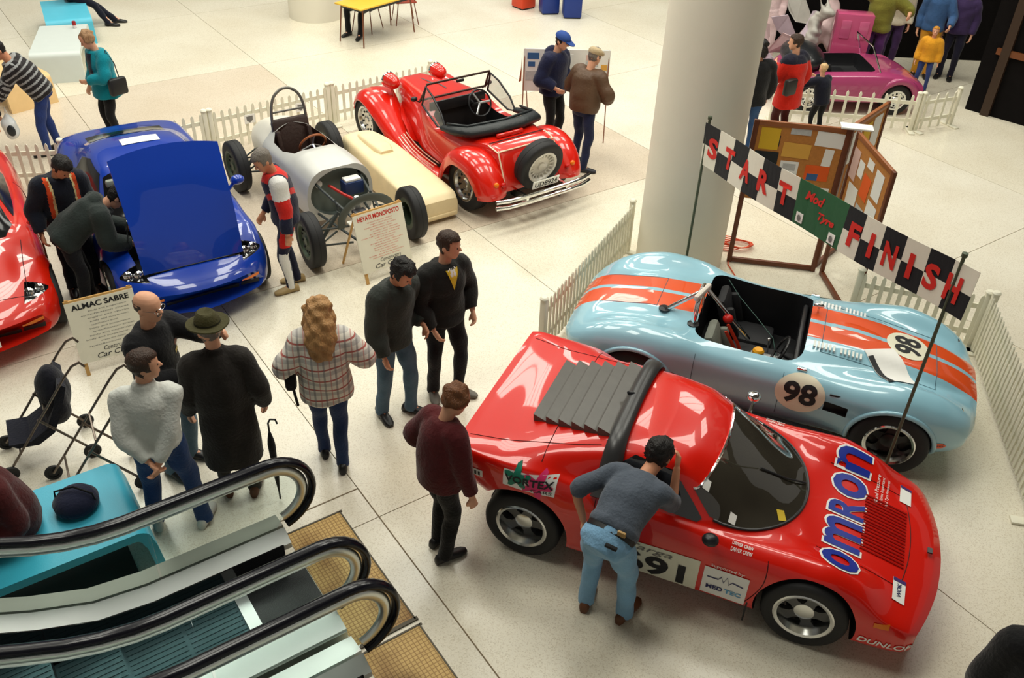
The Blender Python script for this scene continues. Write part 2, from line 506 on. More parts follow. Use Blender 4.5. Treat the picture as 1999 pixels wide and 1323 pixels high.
# ------------------------------------------------------------------ escalators
HANDRAIL = mat('handrail_rubber', (.006, .006, .010), rough=.22, coat=.15, spec=.35)
ESTEEL = mat('escalator_steel', (.74, .77, .74), rough=.33, metal=1, var=.05, vscale=12)
EGLASS = mat('balustrade_glass', (.88, .97, .95), rough=.0, trans=1.0, ior=1.08, var=.01)
STEPM = mat('step_metal', srgb(70, 96, 102), rough=.42, metal=.8, var=.15, vscale=40, bump=.2, bscale=180)
STEPD = mat('step_riser', srgb(30, 40, 46), rough=.5, metal=.5)
DECKW = mat('deck_cover', (.84, .87, .85), rough=.32, metal=.25, var=.03)
B_END = -6.0
def slope(b):                     # rise of the truss at b
    if b > .35: return 0.0
    if b > -.35: return (.35 - b) ** 2 / 1.4 * .57735
    return .35 * .57735 + (-.35 - b) * .57735
def rail_path(off=0.0):
    """handrail (b,z) from underneath the newel round and up the incline"""
    c, r = Vector((1.30, .68)), .32 + off
    P = []
    for k in range(15):
        t = rad(-75 + k * (165 / 14)); P.append((c.x + r * math.cos(t), c.y + r * math.sin(t)))
    for b in np.linspace(1.05, B_END, 40): P.append((b, 1.0 + off + slope(b)))
    return P
def balustrade(parent, a, side):
    """side: +1 the step side lies towards larger a"""
    P = rail_path()
    m = MB(); m.tube([AB(a, b, z) for b, z in P], .030, 12, flat=1.5, up=DA); m.build('handrail', HANDRAIL, parent, 60)
    P2 = rail_path(-.078)
    m = MB(); m.tube([AB(a, b, z) for b, z in P2], .042, 12, flat=.62, up=DA); m.build('handrail_track', ESTEEL, parent, 60)
    # glass panes
    bs = [1.30, .45, -.55, -1.6, -2.65, -3.7, -4.75, -5.8]
    top = lambda b: .92 + slope(b); bot = lambda b: .34 + slope(b)
    for i in range(len(bs) - 1):
        n = 8; b0, b1 = bs[i] - .008, bs[i + 1] + .008
        prof = [(b, top(b)) for b in np.linspace(b0, b1, n)] + [(b, bot(b)) for b in np.linspace(b1, b0, n)]
        if i == 0:
            c, r = (1.30, .68), .25
            prof += [(c[0] + r * math.cos(rad(t)), c[1] + r * math.sin(rad(t))) for t in np.linspace(-78, 78, 14)]
        k = len(prof); m = MB()
        vs = [AB(a - .005, b, z) for b, z in prof] + [AB(a + .005, b, z) for b, z in prof]
        m.add(vs, [tuple(range(k)), tuple(range(2 * k - 1, k - 1, -1))] + [(j, (j + 1) % k, k + (j + 1) % k, k + j) for j in range(k)])
        m.build('glass_pane', EGLASS, parent, 0)
    # inner and outer deck covers at the foot of the glass
    bb = [1.36, .35, 0, -.35, -2, -4, B_END]
    for s, w0, w1, dz, nm in ((side, .012, .13, -.06, 'inner_deck'), (-side, .012, .17, -.03, 'outer_deck')):
        R = []
        for b in bb:
            z = .35 + slope(b)
            R.append([AB(a + s * w0, b, z), AB(a + s * w1, b, z + dz), AB(a + s * w1, b, z + dz - .05), AB(a + s * w0, b, z - .05)])
        m = MB(); m.rings(R); m.build(nm, DECKW if nm == 'inner_deck' or a < 4.5 else mat('outer_deck_grey', srgb(150, 152, 142), rough=.45, metal=.3), parent, 20)
    R = []
    for b in [1.30, .35, 0, -.35, -2, -4, B_END]:
        z = .30 + slope(b)
        R.append([AB(a + side * .125, b, z), AB(a + side * .135, b, z), AB(a + side * .135, b, 0.003 + max(0, slope(b) - .1)), AB(a + side * .125, b, 0.003 + max(0, slope(b) - .1))])
    m = MB(); m.rings(R); m.build('skirt_panel', BLKGLOSS, parent, 20)

def escalator(a_far, a_near, near_full, label):
    t = thing('escalator', label, 'escalator', AB((a_far + a_near) / 2, 1.4))
    # children carry world coordinates relative to the root
    before = set(bpy.data.objects)
    balustrade(t, a_far, -1)
    if near_full: balustrade(t, a_near, +1)
    lo, hi = a_near + .14, a_far - .14
    # comb plate and steps
    m = MB(); m.add([AB(a, b, z) for z in (.004, .02) for a, b in ((lo, .95), (hi, .95), (hi, 1.42), (lo, 1.42))], [(3, 2, 1, 0), (4, 5, 6, 7), (0, 1, 5, 4), (1, 2, 6, 5), (2, 3, 7, 6), (3, 0, 4, 7)])
    m.build('comb_plate', BLKPL, t, 0)
    m = MB(); m.add([AB(a, b, z) for z in (.02, .05) for a, b in ((lo, .86), (hi, .86), (hi, .95), (lo, .95))], [(3, 2, 1, 0), (4, 5, 6, 7), (0, 1, 5, 4), (1, 2, 6, 5), (2, 3, 7, 6), (3, 0, 4, 7)])
    m.build('comb', ALU, t, 0)
    b = .86
    for k in range(16):
        z = .035 + max(0, slope(b - .2)) * 1.0; n = MB(); g = (hi - lo)
        b1 = b - .40
        vs = [AB(a, bb_, zz) for a in (lo, hi) for bb_, zz in ((b, z - .22), (b, z), (b1, z), (b1, z - .22))]
        n.add(vs, [(0, 1, 2, 3), (7, 6, 5, 4), (0, 4, 5, 1), (2, 6, 7, 3), (0, 3, 7, 4)], 1); n.add(vs, [(1, 5, 6, 2)], 0)
        for q in range(14):      # cleats along the tread
            aa = lo + g * (q + .5) / 14
            n.add([AB(aa + da, bb_, z + zz) for zz in (0, .006) for da, bb_ in ((-.012, b - .01), (.012, b - .01), (.012, b1 + .02), (-.012, b1 + .02))], [(4, 5, 6, 7), (0, 1, 5, 4), (1, 2, 6, 5), (2, 3, 7, 6), (3, 0, 4, 7)], 0)
        n.build('step', [STEPM, STEPD], t, 0); b = b1
    # truss casing underneath
    for s, a in ((1, a_far + .17),) + (((-1, a_near - .17),) if near_full else ()):
        R = []
        for bb_ in [1.36, .35, 0, -.35, -2, -4, B_END]:
            z = .30 + slope(bb_); z0 = max(0.002, slope(bb_) - .6)
            R.append([AB(a - .01, bb_, z), AB(a + .01, bb_, z), AB(a + .01, bb_, z0), AB(a - .01, bb_, z0)])
        m = MB(); m.rings(R); m.build('truss_panel', ESTEEL, t, 20)
    inv = Matrix.Translation(-Vector(t.location))
    for o in set(bpy.data.objects) - before:
        if o.parent == t: o.data.transform(inv)
    return t
escalator(4.72, 3.83, True, 'glass sided escalator with black handrails beside the blue bench')
escalator(3.42, 2.50, True, 'second escalator alongside with pale decking and ochre landing plate')
# landing plates (studded ochre rubber) in their steel frames
plate = bpy.data.materials.new('studded_rubber'); plate.use_nodes = True
nt = plate.node_tree; N = nt.nodes; L = nt.links; b = N['Principled BSDF']
tc = N.new('ShaderNodeTexCoord'); mp = N.new('ShaderNodeMapping'); mp.inputs['Scale'].default_value = (32, 32, 32)
L.new(tc.outputs['Object'], mp.inputs['Vector'])
br = N.new('ShaderNodeTexBrick'); br.offset = 0; br.inputs['Scale'].default_value = 1; br.inputs['Mortar Size'].default_value = .12
br.inputs['Brick Width'].default_value = 1; br.inputs['Row Height'].default_value = 1
br.inputs['Color1'].default_value = (*srgb(206, 172, 106), 1); br.inputs['Color2'].default_value = (*srgb(198, 163, 98), 1); br.inputs['Mortar'].default_value = (*srgb(158, 122, 66), 1)
L.new(mp.outputs['Vector'], br.inputs['Vector'])
nz = N.new('ShaderNodeTexNoise'); nz.inputs['Scale'].default_value = 2.2; L.new(tc.outputs['Object'], nz.inputs['Vector'])
cr = N.new('ShaderNodeValToRGB'); cr.color_ramp.elements[0].position = .35; cr.color_ramp.elements[0].color = (.55, .45, .35, 1); cr.color_ramp.elements[1].position = .52; cr.color_ramp.elements[1].color = (1, 1, 1, 1)
L.new(nz.outputs['Fac'], cr.inputs['Fac'])
mx = N.new('ShaderNodeMix'); mx.data_type = 'RGBA'; mx.blend_type = 'MULTIPLY'; mx.inputs['Factor'].default_value = 1
L.new(br.outputs['Color'], mx.inputs['A']); L.new(cr.outputs['Color'], mx.inputs['B']); L.new(mx.outputs['Result'], b.inputs['Base Color'])
b.inputs['Roughness'].default_value = .6
bp = N.new('ShaderNodeBump'); bp.inputs['Strength'].default_value = .4; bp.invert = True; L.new(br.outputs['Fac'], bp.inputs['Height']); L.new(bp.outputs['Normal'], b.inputs['Normal'])
for k, (a0, a1) in enumerate(((3.70, 4.93), (2.40, 3.62))):
    t = MB(); t.box((0, 0, .004), (a1 - a0, .46, .008))
    o = t.build('landing_plate', plate, None, 0); o.location = AB((a0 + a1) / 2, 1.66, 0); o.rotation_euler = (0, 0, TH)
    tag(o, ('ochre studded landing plate at the foot of the glass escalator by the bench', 'ochre studded landing plate at the foot of the second pale decked escalator')[k], 'floor plate')
    f = MB()
    for (x, y, sx, sy) in ((0, .235, a1 - a0 + .03, .012), ((a1 - a0) / 2 + .008, 0, .014, .51), (-(a1 - a0) / 2 - .012, 0, .03, .51)):
        f.box((x, -y, .006), (sx, sy, .012))
    f.build('plate_frame', mat('frame_grime', srgb(88, 82, 70), rough=.6, metal=.4), o, 0)
# saw-cut joint that frames the escalator landing
f = MB(); f.box((0, 0, .001), (5.4, .010, .002)); o = f.build('trim_1', JOINT, None, 0); o.location = AB(2.4, 2.14, .0005); o.rotation_euler = (0, 0, TH); tag(o, kind='structure')
f = MB(); f.box((0, 0, .001), (.012, 2.2, .002)); o = f.build('trim_2', JOINT, None, 0); o.location = AB(5.10, 1.04, .0005); o.rotation_euler = (0, 0, TH); tag(o, kind='structure')
# ------------------------------------------------------------------ cars
def stations(rows, bow=None):
    """rows: (x, [(y,z)...]); bow(x,y) -> x shift"""
    out = []
    for x, pts in rows:
        out.append([(x + (bow(x, y) if bow else 0), y, z) for y, z in pts])
    return out

def wheel_cut(x, s, r, y0, y1):
    m = MB(); m.lathe([(r, y0 * s), (r, y1 * s)], 40, axis='y', M=Matrix.Translation((x, 0, 0)))
    return m

def grey_louvre(m, c, size, tilt):
    m.box((0, 0, 0), size, M=Matrix.Translation(c) @ Matrix.Rotation(tilt, 4, 'Y'))

RED = paint('rally_red', srgb(218, 20, 2), rough=.3, coat=.75)
def build_stratos():
    t = thing('rally_car', 'red wedge shaped rally coupe with rear louvres, black roof spoiler and sponsor decals', 'car', (1.455, 5.178, 0), rad(-21.0))
    rows = [
     (1.90, [(0,.385),(.25,.385),(.44,.382),(.56,.378),(.65,.374),(.73,.365),(.755,.32),(.755,.26),(.73,.21),(0,.21)]),
     (1.84, [(0,.425),(.25,.425),(.44,.422),(.58,.418),(.69,.412),(.775,.395),(.80,.335),(.80,.26),(.76,.19),(0,.18)]),
     (1.62, [(0,.49),(.25,.49),(.44,.49),(.58,.49),(.70,.485),(.80,.46),(.825,.37),(.825,.26),(.78,.18),(0,.17)]),
     (1.35, [(0,.555),(.25,.555),(.42,.56),(.56,.60),(.68,.625),(.78,.58),(.83,.42),(.83,.27),(.79,.18),(0,.17)]),
     (1.05, [(0,.61),(.25,.61),(.42,.615),(.56,.665),(.69,.70),(.80,.65),(.855,.46),(.855,.28),(.81,.18),(0,.17)]),
     (.88, [(0,.655),(.25,.655),(.42,.655),(.57,.675),(.69,.70),(.79,.65),(.85,.47),(.85,.28),(.80,.18),(0,.17)]),
     (.80, [(0,.685),(.22,.68),(.42,.665),(.58,.675),(.69,.695),(.785,.65),(.845,.47),(.845,.28),(.80,.18),(0,.17)]),
     (.60, [(0,.805),(.24,.785),(.44,.715),(.61,.68),(.69,.69),(.78,.65),(.84,.47),(.84,.28),(.79,.17),(0,.17)]),
     (.38, [(0,.93),(.27,.915),(.47,.83),(.66,.70),(.71,.70),(.78,.65),(.835,.47),(.835,.28),(.79,.17),(0,.17)]),
     (.14, [(0,1.055),(.29,1.04),(.50,.95),(.69,.72),(.73,.71),(.785,.65),(.835,.47),(.835,.28),(.79,.17),(0,.17)]),
     (-.02, [(0,1.105),(.30,1.09),(.505,1.025),(.70,.73),(.74,.715),(.79,.66),(.835,.48),(.835,.28),(.79,.17),(0,.17)]),
     (-.30, [(0,1.115),(.31,1.105),(.52,1.05),(.71,.755),(.755,.74),(.80,.68),(.84,.49),(.84,.29),(.79,.17),(0,.17)]),
     (-.52, [(0,1.095),(.32,1.085),(.545,1.035),(.72,.80),(.77,.775),(.815,.71),(.85,.50),(.85,.30),(.80,.18),(0,.17)]),
     (-.80, [(0,1.03),(.34,1.025),(.585,.985),(.735,.845),(.785,.815),(.83,.74),(.87,.52),(.87,.32),(.82,.20),(0,.17)]),
     (-1.09, [(0,.975),(.38,.97),(.65,.945),(.79,.895),(.84,.865),(.87,.78),(.875,.56),(.86,.36),(.82,.24),(0,.18)]),
     (-1.36, [(0,.93),(.40,.927),(.70,.915),(.815,.893),(.85,.87),(.865,.80),(.855,.64),(.83,.52),(.78,.44),(0,.36)]),
     (-1.60, [(0,.92),(.40,.919),(.72,.915),(.81,.905),(.835,.885),(.85,.82),(.84,.71),(.82,.63),(.77,.57),(0,.50)]),
     (-1.67, [(0,.91),(.40,.91),(.72,.905),(.80,.895),(.82,.875),(.83,.82),(.82,.72),(.80,.65),(.75,.60),(0,.55)]),
    ]
    bow = lambda x, y: -0.13 * max(0, (x - 1.2) / .73) * (abs(y) / .7) ** 2.0 if x > 1.2 else 0
    G = loft_half(stations(rows, bow), nu=110, nv=6)
    mb = grid_to_mb(G); me = mb.mesh()
    cuts = []
    for s in (1, -1):
        cuts += [(wheel_cut(1.03, s, .35, .50, 1.1), BLACK), (wheel_cut(-1.09, s, .372, .48, 1.1), BLACK)]
    for (mbc, _), z in zip(cuts, (.29, .30, .29, .30)):
        mbc.v = [(x, y, zz + z) for x, y, zz in mbc.v]
    me2 = cut_mesh(me, cuts, RED)
    body = link('body', me2, [], t, 30, fix=False)
    bvh = bvh_of(me2)
    Z = (0, 0, 1)
    # windows -------------------------------------------------------------
    WS = mat('tinted_screen', (.035, .030, .022), rough=.03, coat=1, spec=.8, var=.5, vscale=3)
    ws = []
    for k in range(25):                     # front edge, a big curve in plan
        a = rad(-90 + 180 * k / 24); ws.append((.245 + .62 * max(0, math.cos(a)) ** .9, .625 * math.sin(a)))
    for k in range(15):                     # rear edge, the curve of the roof
        a = rad(90 - 180 * k / 14); ws.append((.10 + .13 * max(0, math.cos(a)), .56 * math.sin(a)))
    decal('windscreen', poly_bm(ws), bvh, (0, 0, 1.5), (1, 0, 0), (0, 1, 0), WS, t, off=.004, step=.04)
    # rubber seal round the screen
    m = MB(); P = []
    for k in range(33):
        a = rad(-88 + 176 * k / 32); x, y = .245 + .63 * math.cos(a) ** .9, .635 * math.sin(a)
        h = bvh.ray_cast(Vector((x, y, 2)), Vector((0, 0, -1)))[0]
        if h: P.append(h + Vector((0, 0, .006)))
    m.tube(P, .011, 6); m.build('screen_seal', BLKPL, t)
    m = MB(); P = []
    for k in range(25):
        a = rad(-90 + 180 * k / 24); x, y = .09 + .13 * max(0, math.cos(a)), .56 * math.sin(a)
        h = bvh.ray_cast(Vector((x, y, 2)), Vector((0, 0, -1)))[0]
        if h: P.append(h + Vector((0, 0, .004)))
    m.tube(P, .010, 6); m.build('roof_trim', CHROME, t)
    SW = mat('side_glass', (.012, .013, .015), rough=.04, coat=1, spec=.7)
    for s in (-1, 1):
        w = [(-.42, .79), (-.46, .98), (-.36, 1.045), (-.08, 1.01), (.0, .95), (.20, .745), (.17, .725)]
        decal('side_window', poly_bm(w if s < 0 else [(-x, z) for x, z in w][::-1]), bvh, (0, s * 1.2, 0), (-s, 0, 0), Z, SW, t, off=.004, step=.05)
    for y, x in ((-.50, .17), (-.57, .40), (.57, .40)):
        decal('scrutineer_sticker', poly_bm(rect(.05, .06)), bvh, (x, y, 1.5), (1, 0, 0), (0, 1, 0), PAPER, t, off=.009, step=.03)
    decal('permit_sticker', poly_bm(rect(.06, .08)), bvh, (.72, -.34, 1.5), (1, .5, 0), (-.5, 1, 0), mat('sticker_yellow', srgb(220, 190, 60)), t, off=.009, step=.03)
    # wipers
    m = MB(); m.tube([bvh.ray_cast(Vector((x, y, 2)), Vector((0, 0, -1)))[0] + Vector((0, 0, .018)) for x, y in ((.845, .10), (.70, .0), (.50, -.10))], .007, 6); m.build('wiper', BLKPL, t)
    # rear louvres ------------------------------------------------------------
    LV = mat('louvre_grey', srgb(96, 93, 88), rough=.32, var=.15)
    for k in range(6):
        x = -.63 - k * .105; z = 1.085 - k * .022 + .022; hw = .44 - k * .012
        m = MB(); R = []
        for xx, zz in ((.055, .012), (-.06, .018), (-.06, .004), (.055, -.006)):
            pass
        m.add([(x + .060, -hw, z - .026), (x - .056, -hw, z + .016), (x - .056, hw, z + .016), (x + .060, hw, z - .026),
               (x + .060, -hw, z - .036), (x - .050, -hw, z - .075), (x - .050, hw, z - .075), (x + .060, hw, z - .036)],
              [(0, 1, 2, 3), (7, 6, 5, 4), (0, 4, 5, 1), (1, 5, 6, 2), (2, 6, 7, 3), (3, 7, 4, 0)])
        m.build('louvre_slat', LV, t, 0)
    # roof spoiler bar
    m = MB(); P = []; 
    for k in range(25):
        q = -1 + 2 * k / 24; y = q * .80
        h = bvh.ray_cast(Vector((-.50 - .06 * (1 - q * q), y, 2)), Vector((0, 0, -1)))[0]
        z = (h.z if h else .72)
        z = max(z, .70); P.append((-.52 + .02 * q * q, y, z + .045))
    rr = [.062 + .035 * abs(-1 + 2 * k / 24) ** 3 for k in range(25)]
    m.tube(P, rr, 10, flat=.55); m.build('roof_spoiler', mat('spoiler_black', (.035, .035, .036), rough=.3), t, 60)
    # fuel filler, roof catch
    m = MB(); m.lathe([(.045, 0), (.045, .012), (.03, .02), (.001, .02)], 20)
    f = m.build('fuel_cap', CHROME, t); h = bvh.ray_cast(Vector((-.42, -1.6, .70)), Vector((0, 1, 0)))[0]; f.location = (h.x, h.y + .01, h.z); f.rotation_euler = (rad(70), 0, 0)
    m = MB(); m.ell((-.56, .0, 1.155), (.035, .018, .022)); m.build('catch', BLKPL, t)
    # bonnet louvres
    LR = paint('louvre_red', srgb(165, 16, 10))
    for y0 in (-.28, .02):
        for k in range(9):
            m = MB()
            y = y0 + k * .034
            P = [bvh.ray_cast(Vector((x, y, 2)), Vector((0, 0, -1)))[0] + Vector((0, 0, .004)) for x in np.linspace(1.30, 1.62, 6)]
            m.tube(P, .009, 5, flat=.8); m.build('bonnet_louvre', LR, t)
    # panel joints
    SEAM = mat('panel_gap', srgb(70, 8, 6), rough=.6)
    def seam(pts, d, nm='panel_gap'):
        m = MB(); P = []
        for q in pts:
            h = bvh.ray_cast(Vector(q), Vector(d))[0]
            if h: P.append(h + Vector(d) * -.001)
        if len(P) > 1: m.tube(P, .0035, 4); m.build(nm, SEAM, t)
    seam([(-.50, y, 2) for y in np.linspace(-.7, .7, 30)], (0, 0, -1))
    seam([(1.66 - .10 * (y / .6) ** 2, y, 2) for y in np.linspace(-.6, .6, 24)], (0, 0, -1))
    for s in (-1, 1):
        seam([(x, s * .47, 2) for x in np.linspace(1.0, 1.64, 20)], (0, 0, -1))
        seam([(-.55 - .0 * z, s * 2, z) for z in np.linspace(.25, .78, 16)], (0, -s, 0))
        seam([(.62 + .10 * math.sin((z - .25) * 5), s * 2, z) for z in np.linspace(.22, .66, 16)], (0, -s, 0))
    seam([(-1.0 - .0 * y, y, 2) for y in np.linspace(-.74, .74, 24)], (0, 0, -1))
    for s in (-1, 1): seam([(x, s * (.50 + .17 * (-x - .5)), 2) for x in np.linspace(-.62, -1.6, 20)], (0, 0, -1))
    # door mirrors
    for s in (-1, 1):
        m = MB(); m.ell((.30, s * .86, .78), (.06, .055, .042)); m.tube([(.30, s * .74, .70), (.31, s * .84, .76)], .014, 6)
        m.build('door_mirror', BLKPL if s < 0 else CHROME, t)
    m = MB(); m.tube([(-.32, -.875, .56), (-.20, -.865, .52)], .016, 8); m.build('door_handle', BLKPL, t)
    # front splitter lip, mud flaps, exhaust, underbody
    m = MB(); m.box((0, 0, .20), (2.9, 1.2, .08)); m.build('underbody', BLACK, t, 0)
    for s in (-1, 1):
        m = MB(); m.box((.645, s * .72, .17), (.012, .24, .22), M=Matrix.Identity(4)); m.build('mud_flap', BLKPL, t, 0)
    # indicator
    decal('indicator_lamp', poly_bm(rect(.10, .035)), bvh, (1.52, -1.2, .43), (1, 0, 0), Z, mat('amber', srgb(235, 120, 20), rough=.2), t, off=.006, step=.03)
    m = MB(); m.box((1.80, 0, .47), (.035, .05, .012)); m.build('bonnet_badge', BLKPL, t, 0)
    # lettering -----------------------------------------------------------------
    U, V = (0, 1, 0), (-1, 0, 0)                   # reads from the nose: runs across the car
    NAVY = mat('omron_blue', srgb(28, 48, 150), rough=.35)
    W1, H1 = 1.02, .20
    def omron(b):
        L_ = []
        for ch, sz, dx, in (('o', 1.0, -.535), ('m', 1.0, -.225), ('R', .82, .06), ('o', 1.0, .31), ('n', 1.0, .565)):
            hh = .265
            w_ = {'o': .24, 'm': .30, 'R': .185, 'n': .19}[ch]
            bm = fit_text(ch, w_ + b * 2, hh + b * 2, bold=.022)
            L_.append((bm, dx, 0))
        return join_bm(L_)
    o1 = decal('sponsor_outline', omron(.016), bvh, (1.17, .0, 1.6), U, V, PAPER, t, off=.005, step=.04)
    o1['label'] = 'white outline of OMRON lettering'
    o2 = decal('sponsor_lettering', omron(0), bvh, (1.17, .0, 1.6), U, V, NAVY, t, off=.009, step=.04)
    o2['label'] = 'blue OMRON lettering'
    for k, s in enumerate(('Blood Pressure', '& Home Important', 'Dual Tyre Pressures')):
        decal('small_lettering', fit_text(s, .30, .030), bvh, (1.375 + k * .042, .40, 1.6), U, V, PAPER, t, off=.006, step=.05)
    # race number door plate
    pl = decal('number_plate_panel', poly_bm(rect(.86, .31)), bvh, (-.16, -1.6, .36), (1, 0, 0), Z, mat('plate_cream', srgb(228, 226, 205), rough=.4), t, off=.005, step=.05)
    decal('race_number', fit_text('691', .48, .20, bold=.03), bvh, (-.06, -1.6, .325), (1, 0, 0), Z, INK, t, off=.009, step=.05)
    decal('event_lettering', fit_text('Targa', .34, .07, shear=.3), bvh, (-.10, -1.6, .465), (1, 0, 0), Z, GREYINK, t, off=.009, step=.05)
    mp = decal('sponsor_panel', poly_bm(rect(.32, .27)), bvh, (.465, -1.6, .36), (1, 0, 0), Z, PAPER, t, off=.007, step=.05)
    decal('sponsor_lettering', fit_text('MED', .12, .04, bold=.03), bvh, (.40, -1.6, .31), (1, 0, 0), Z, mat('navy_ink', srgb(30, 30, 90)), t, off=.011, step=.05)
    decal('sponsor_lettering', fit_text('TEC', .12, .04, bold=.03), bvh, (.533, -1.6, .31), (1, 0, 0), Z, mat('sky_ink', srgb(90, 160, 205)), t, off=.011, step=.05)
    decal('support_lettering', fit_text('Supported by:', .24, .03), bvh, (.465, -1.6, .515), (1, 0, 0), Z, PAPER, t, off=.007, step=.05)
    zz = [(-.13, 0), (-.05, 0), (-.03, .03), (-.01, -.02), (.01, .045), (.03, -.025), (.05, .01), (.13, -.005)]
    up = [(x, z + .005) for x, z in zz]; dn = [(x, z - .005) for x, z in zz][::-1]
    decal('sponsor_emblem', poly_bm(up + dn), bvh, (.465, -1.6, .405), (1, 0, 0), Z, mat('navy_ink', (0, 0, 0)), t, off=.011, step=.05)
    # rear quarter: VORTEX on white with green and pink marks
    decal('sponsor_panel', poly_bm(rect(.40, .15)), bvh, (-1.05, -1.6, .775), (1, 0, 0), Z, PAPER, t, off=.005, step=.05)
    blob = lambda s, ph: [((.07 + .03 * math.sin(5 * a + ph)) * math.cos(a) * s * 1.5, (.07 + .03 * math.sin(5 * a + ph)) * math.sin(a) * s * 1.4) for a in np.linspace(0, 2 * PI, 26)[:-1]]
    decal('green_mark', poly_bm(blob(.75, 0)), bvh, (-1.14, -1.6, .80), (1, 0, 0), Z, mat('mark_green', srgb(20, 125, 100)), t, off=.008, step=.05)
    decal('pink_mark', poly_bm(blob(.85, 2)), bvh, (-.99, -1.6, .77), (1, 0, 0), Z, mat('mark_pink', srgb(225, 45, 110)), t, off=.008, step=.05)
    decal('sponsor_lettering', fit_text('VORTEX', .37, .06, bold=.03), bvh, (-1.05, -1.6, .785), (1, 0, 0), Z, INK, t, off=.011, step=.05)
    decal('sponsor_lettering', fit_text('CARS', .16, .025, bold=.01), bvh, (-.95, -1.6, .725), (1, 0, 0), Z, INK, t, off=.011, step=.05)
    decal('sponsor_panel', poly_bm(rect(.20, .07)), bvh, (-1.52, -1.6, .72), (1, 0, 0), Z, PAPER, t, off=.005, step=.05)
    decal('sponsor_lettering', fit_text('RII', .12, .04, bold=.02), bvh, (-1.50, -1.6, .72), (1, 0, 0), Z, INK, t, off=.009, step=.05)
    decal('class_panel', poly_bm(rect(.17, .065)), bvh, (-.50, -1.6, .355), (1, 0, 0), Z, PAPER, t, off=.005, step=.05)
    decal('class_lettering', fit_text('Class', .14, .035, bold=.02), bvh, (-.50, -1.6, .355), (1, 0, 0), Z, INK, t, off=.009, step=.05)
    decal('driver_lettering', fit_text('tt K', .16, .075, bold=.0), bvh, (-.30, -1.6, .66), (1, 0, 0), Z, PAPER, t, off=.006, step=.05)
    for s, y in ((-1, -.50), (1, .50)):
        decal('headlamp_sticker', poly_bm(rect(.09, .20)), bvh, (1.60, y, 1.6), (1, 0, 0), (0, 1, 0), PAPER, t, off=.006, step=.05)
        decal('sticker_band', poly_bm(rect(.09, .03)), bvh, (1.60, y + .085, 1.6), (1, 0, 0), (0, 1, 0), mat('violet_ink', srgb(70, 45, 110)), t, off=.009, step=.05)
        for k in range(2): decal('name_lettering', fit_text('DRIVER CREW', .15, .022, bold=.02), bvh, (.52, s * .73 - k * .035 * 1, 1.6), (1, 0, 0), (0, 1, 0), PAPER, t, off=.006, step=.05)
    decal('sponsor_lettering', fit_text('WOK', .12, .03, bold=.02), bvh, (1.60, -.50, 1.6), (0, 1, 0), (-1, 0, 0), mat('navy_ink', (0, 0, 0)), t, off=.009, step=.05)
    decal('sponsor_lettering', fit_text('DUNLOP', .36, .05, bold=.02, shear=.2), bvh, (1.58, -1.6, .27), (1, 0, 0), Z, PAPER, t, off=.006, step=.05)
    decal('nose_lettering', fit_text('MOTOR RALLY PARTS', .75, .045, bold=.01), bvh, (2.6, 0, .36), (0, 1, 0), (-.6, 0, 1), mat('pale_print', srgb(225, 150, 130)), t, off=.006, step=.05, reach=1.2)
    # wheels
    RIM = mat('rim_silver', (.70, .71, .70), rough=.2, metal=1)
    for x, w, y in ((1.03, .225, .735), (-1.09, .28, .735)):
        for s in (-1, 1):
            wheel_parts(t, (x, s * y, .30), .30 if x > 0 else .308, w, s, .195, 'star', RIM, mat('spoke_grey', (.10, .10, .10), rough=.35, metal=.6))
    return t
stratos = build_stratos()
def striped_paint(name, base, stripe, half, gap):
    """body colour with a pair of painted stripes along the car (object space)"""
    m = bpy.data.materials.new(name); m.use_nodes = True; nt = m.node_tree; N = nt.nodes; L = nt.links; b = N['Principled BSDF']
    tc = N.new('ShaderNodeTexCoord'); sp = N.new('ShaderNodeSeparateXYZ'); L.new(tc.outputs['Object'], sp.inputs[0])
    ab = N.new('ShaderNodeMath'); ab.operation = 'ABSOLUTE'; L.new(sp.outputs['Y'], ab.inputs[0])
    c1 = N.new('ShaderNodeMath'); c1.operation = 'LESS_THAN'; c1.inputs[1].default_value = half; L.new(ab.outputs[0], c1.inputs[0])
    c2 = N.new('ShaderNodeMath'); c2.operation = 'GREATER_THAN'; c2.inputs[1].default_value = gap; L.new(ab.outputs[0], c2.inputs[0])
    c3 = N.new('ShaderNodeMath'); c3.operation = 'MULTIPLY'; L.new(c1.outputs[0], c3.inputs[0]); L.new(c2.outputs[0], c3.inputs[1])
    zz = N.new('ShaderNodeMath'); zz.operation = 'GREATER_THAN'; zz.inputs[1].default_value = .36; L.new(sp.outputs['Z'], zz.inputs[0])
    c4 = N.new('ShaderNodeMath'); c4.operation = 'MULTIPLY'; L.new(c3.outputs[0], c4.inputs[0]); L.new(zz.outputs[0], c4.inputs[1])
    mx = N.new('ShaderNodeMix'); mx.data_type = 'RGBA'; L.new(c4.outputs[0], mx.inputs['Factor'])
    mx.inputs['A'].default_value = (*base, 1); mx.inputs['B'].default_value = (*stripe, 1)
    L.new(mx.outputs['Result'], b.inputs['Base Color'])
    b.inputs['Roughness'].default_value = .35; b.inputs['Coat Weight'].default_value = 1; b.inputs['Coat Roughness'].default_value = .04
    return m

def seat_mesh(m, c, w=.44, h=.52, d=.44, tilt=18, M=None):
    """bucket seat: cushion, backrest with bolsters (all one upholstered piece)"""
    x, y, z = c
    m.box((x + d / 2, y, z + .06), (d, w, .12), bev=.04, M=M)
    B = Matrix.Translation((x, y, z + .05)) @ Matrix.Rotation(rad(-tilt), 4, 'Y')
    if M is not None: B = M @ B
    m.box((0, 0, h / 2), (.10, w, h), bev=.045, M=B)
    for s in (-1, 1): m.box((.06, s * w * .42, h * .42), (.12, .07, h * .75), bev=.03, M=B)

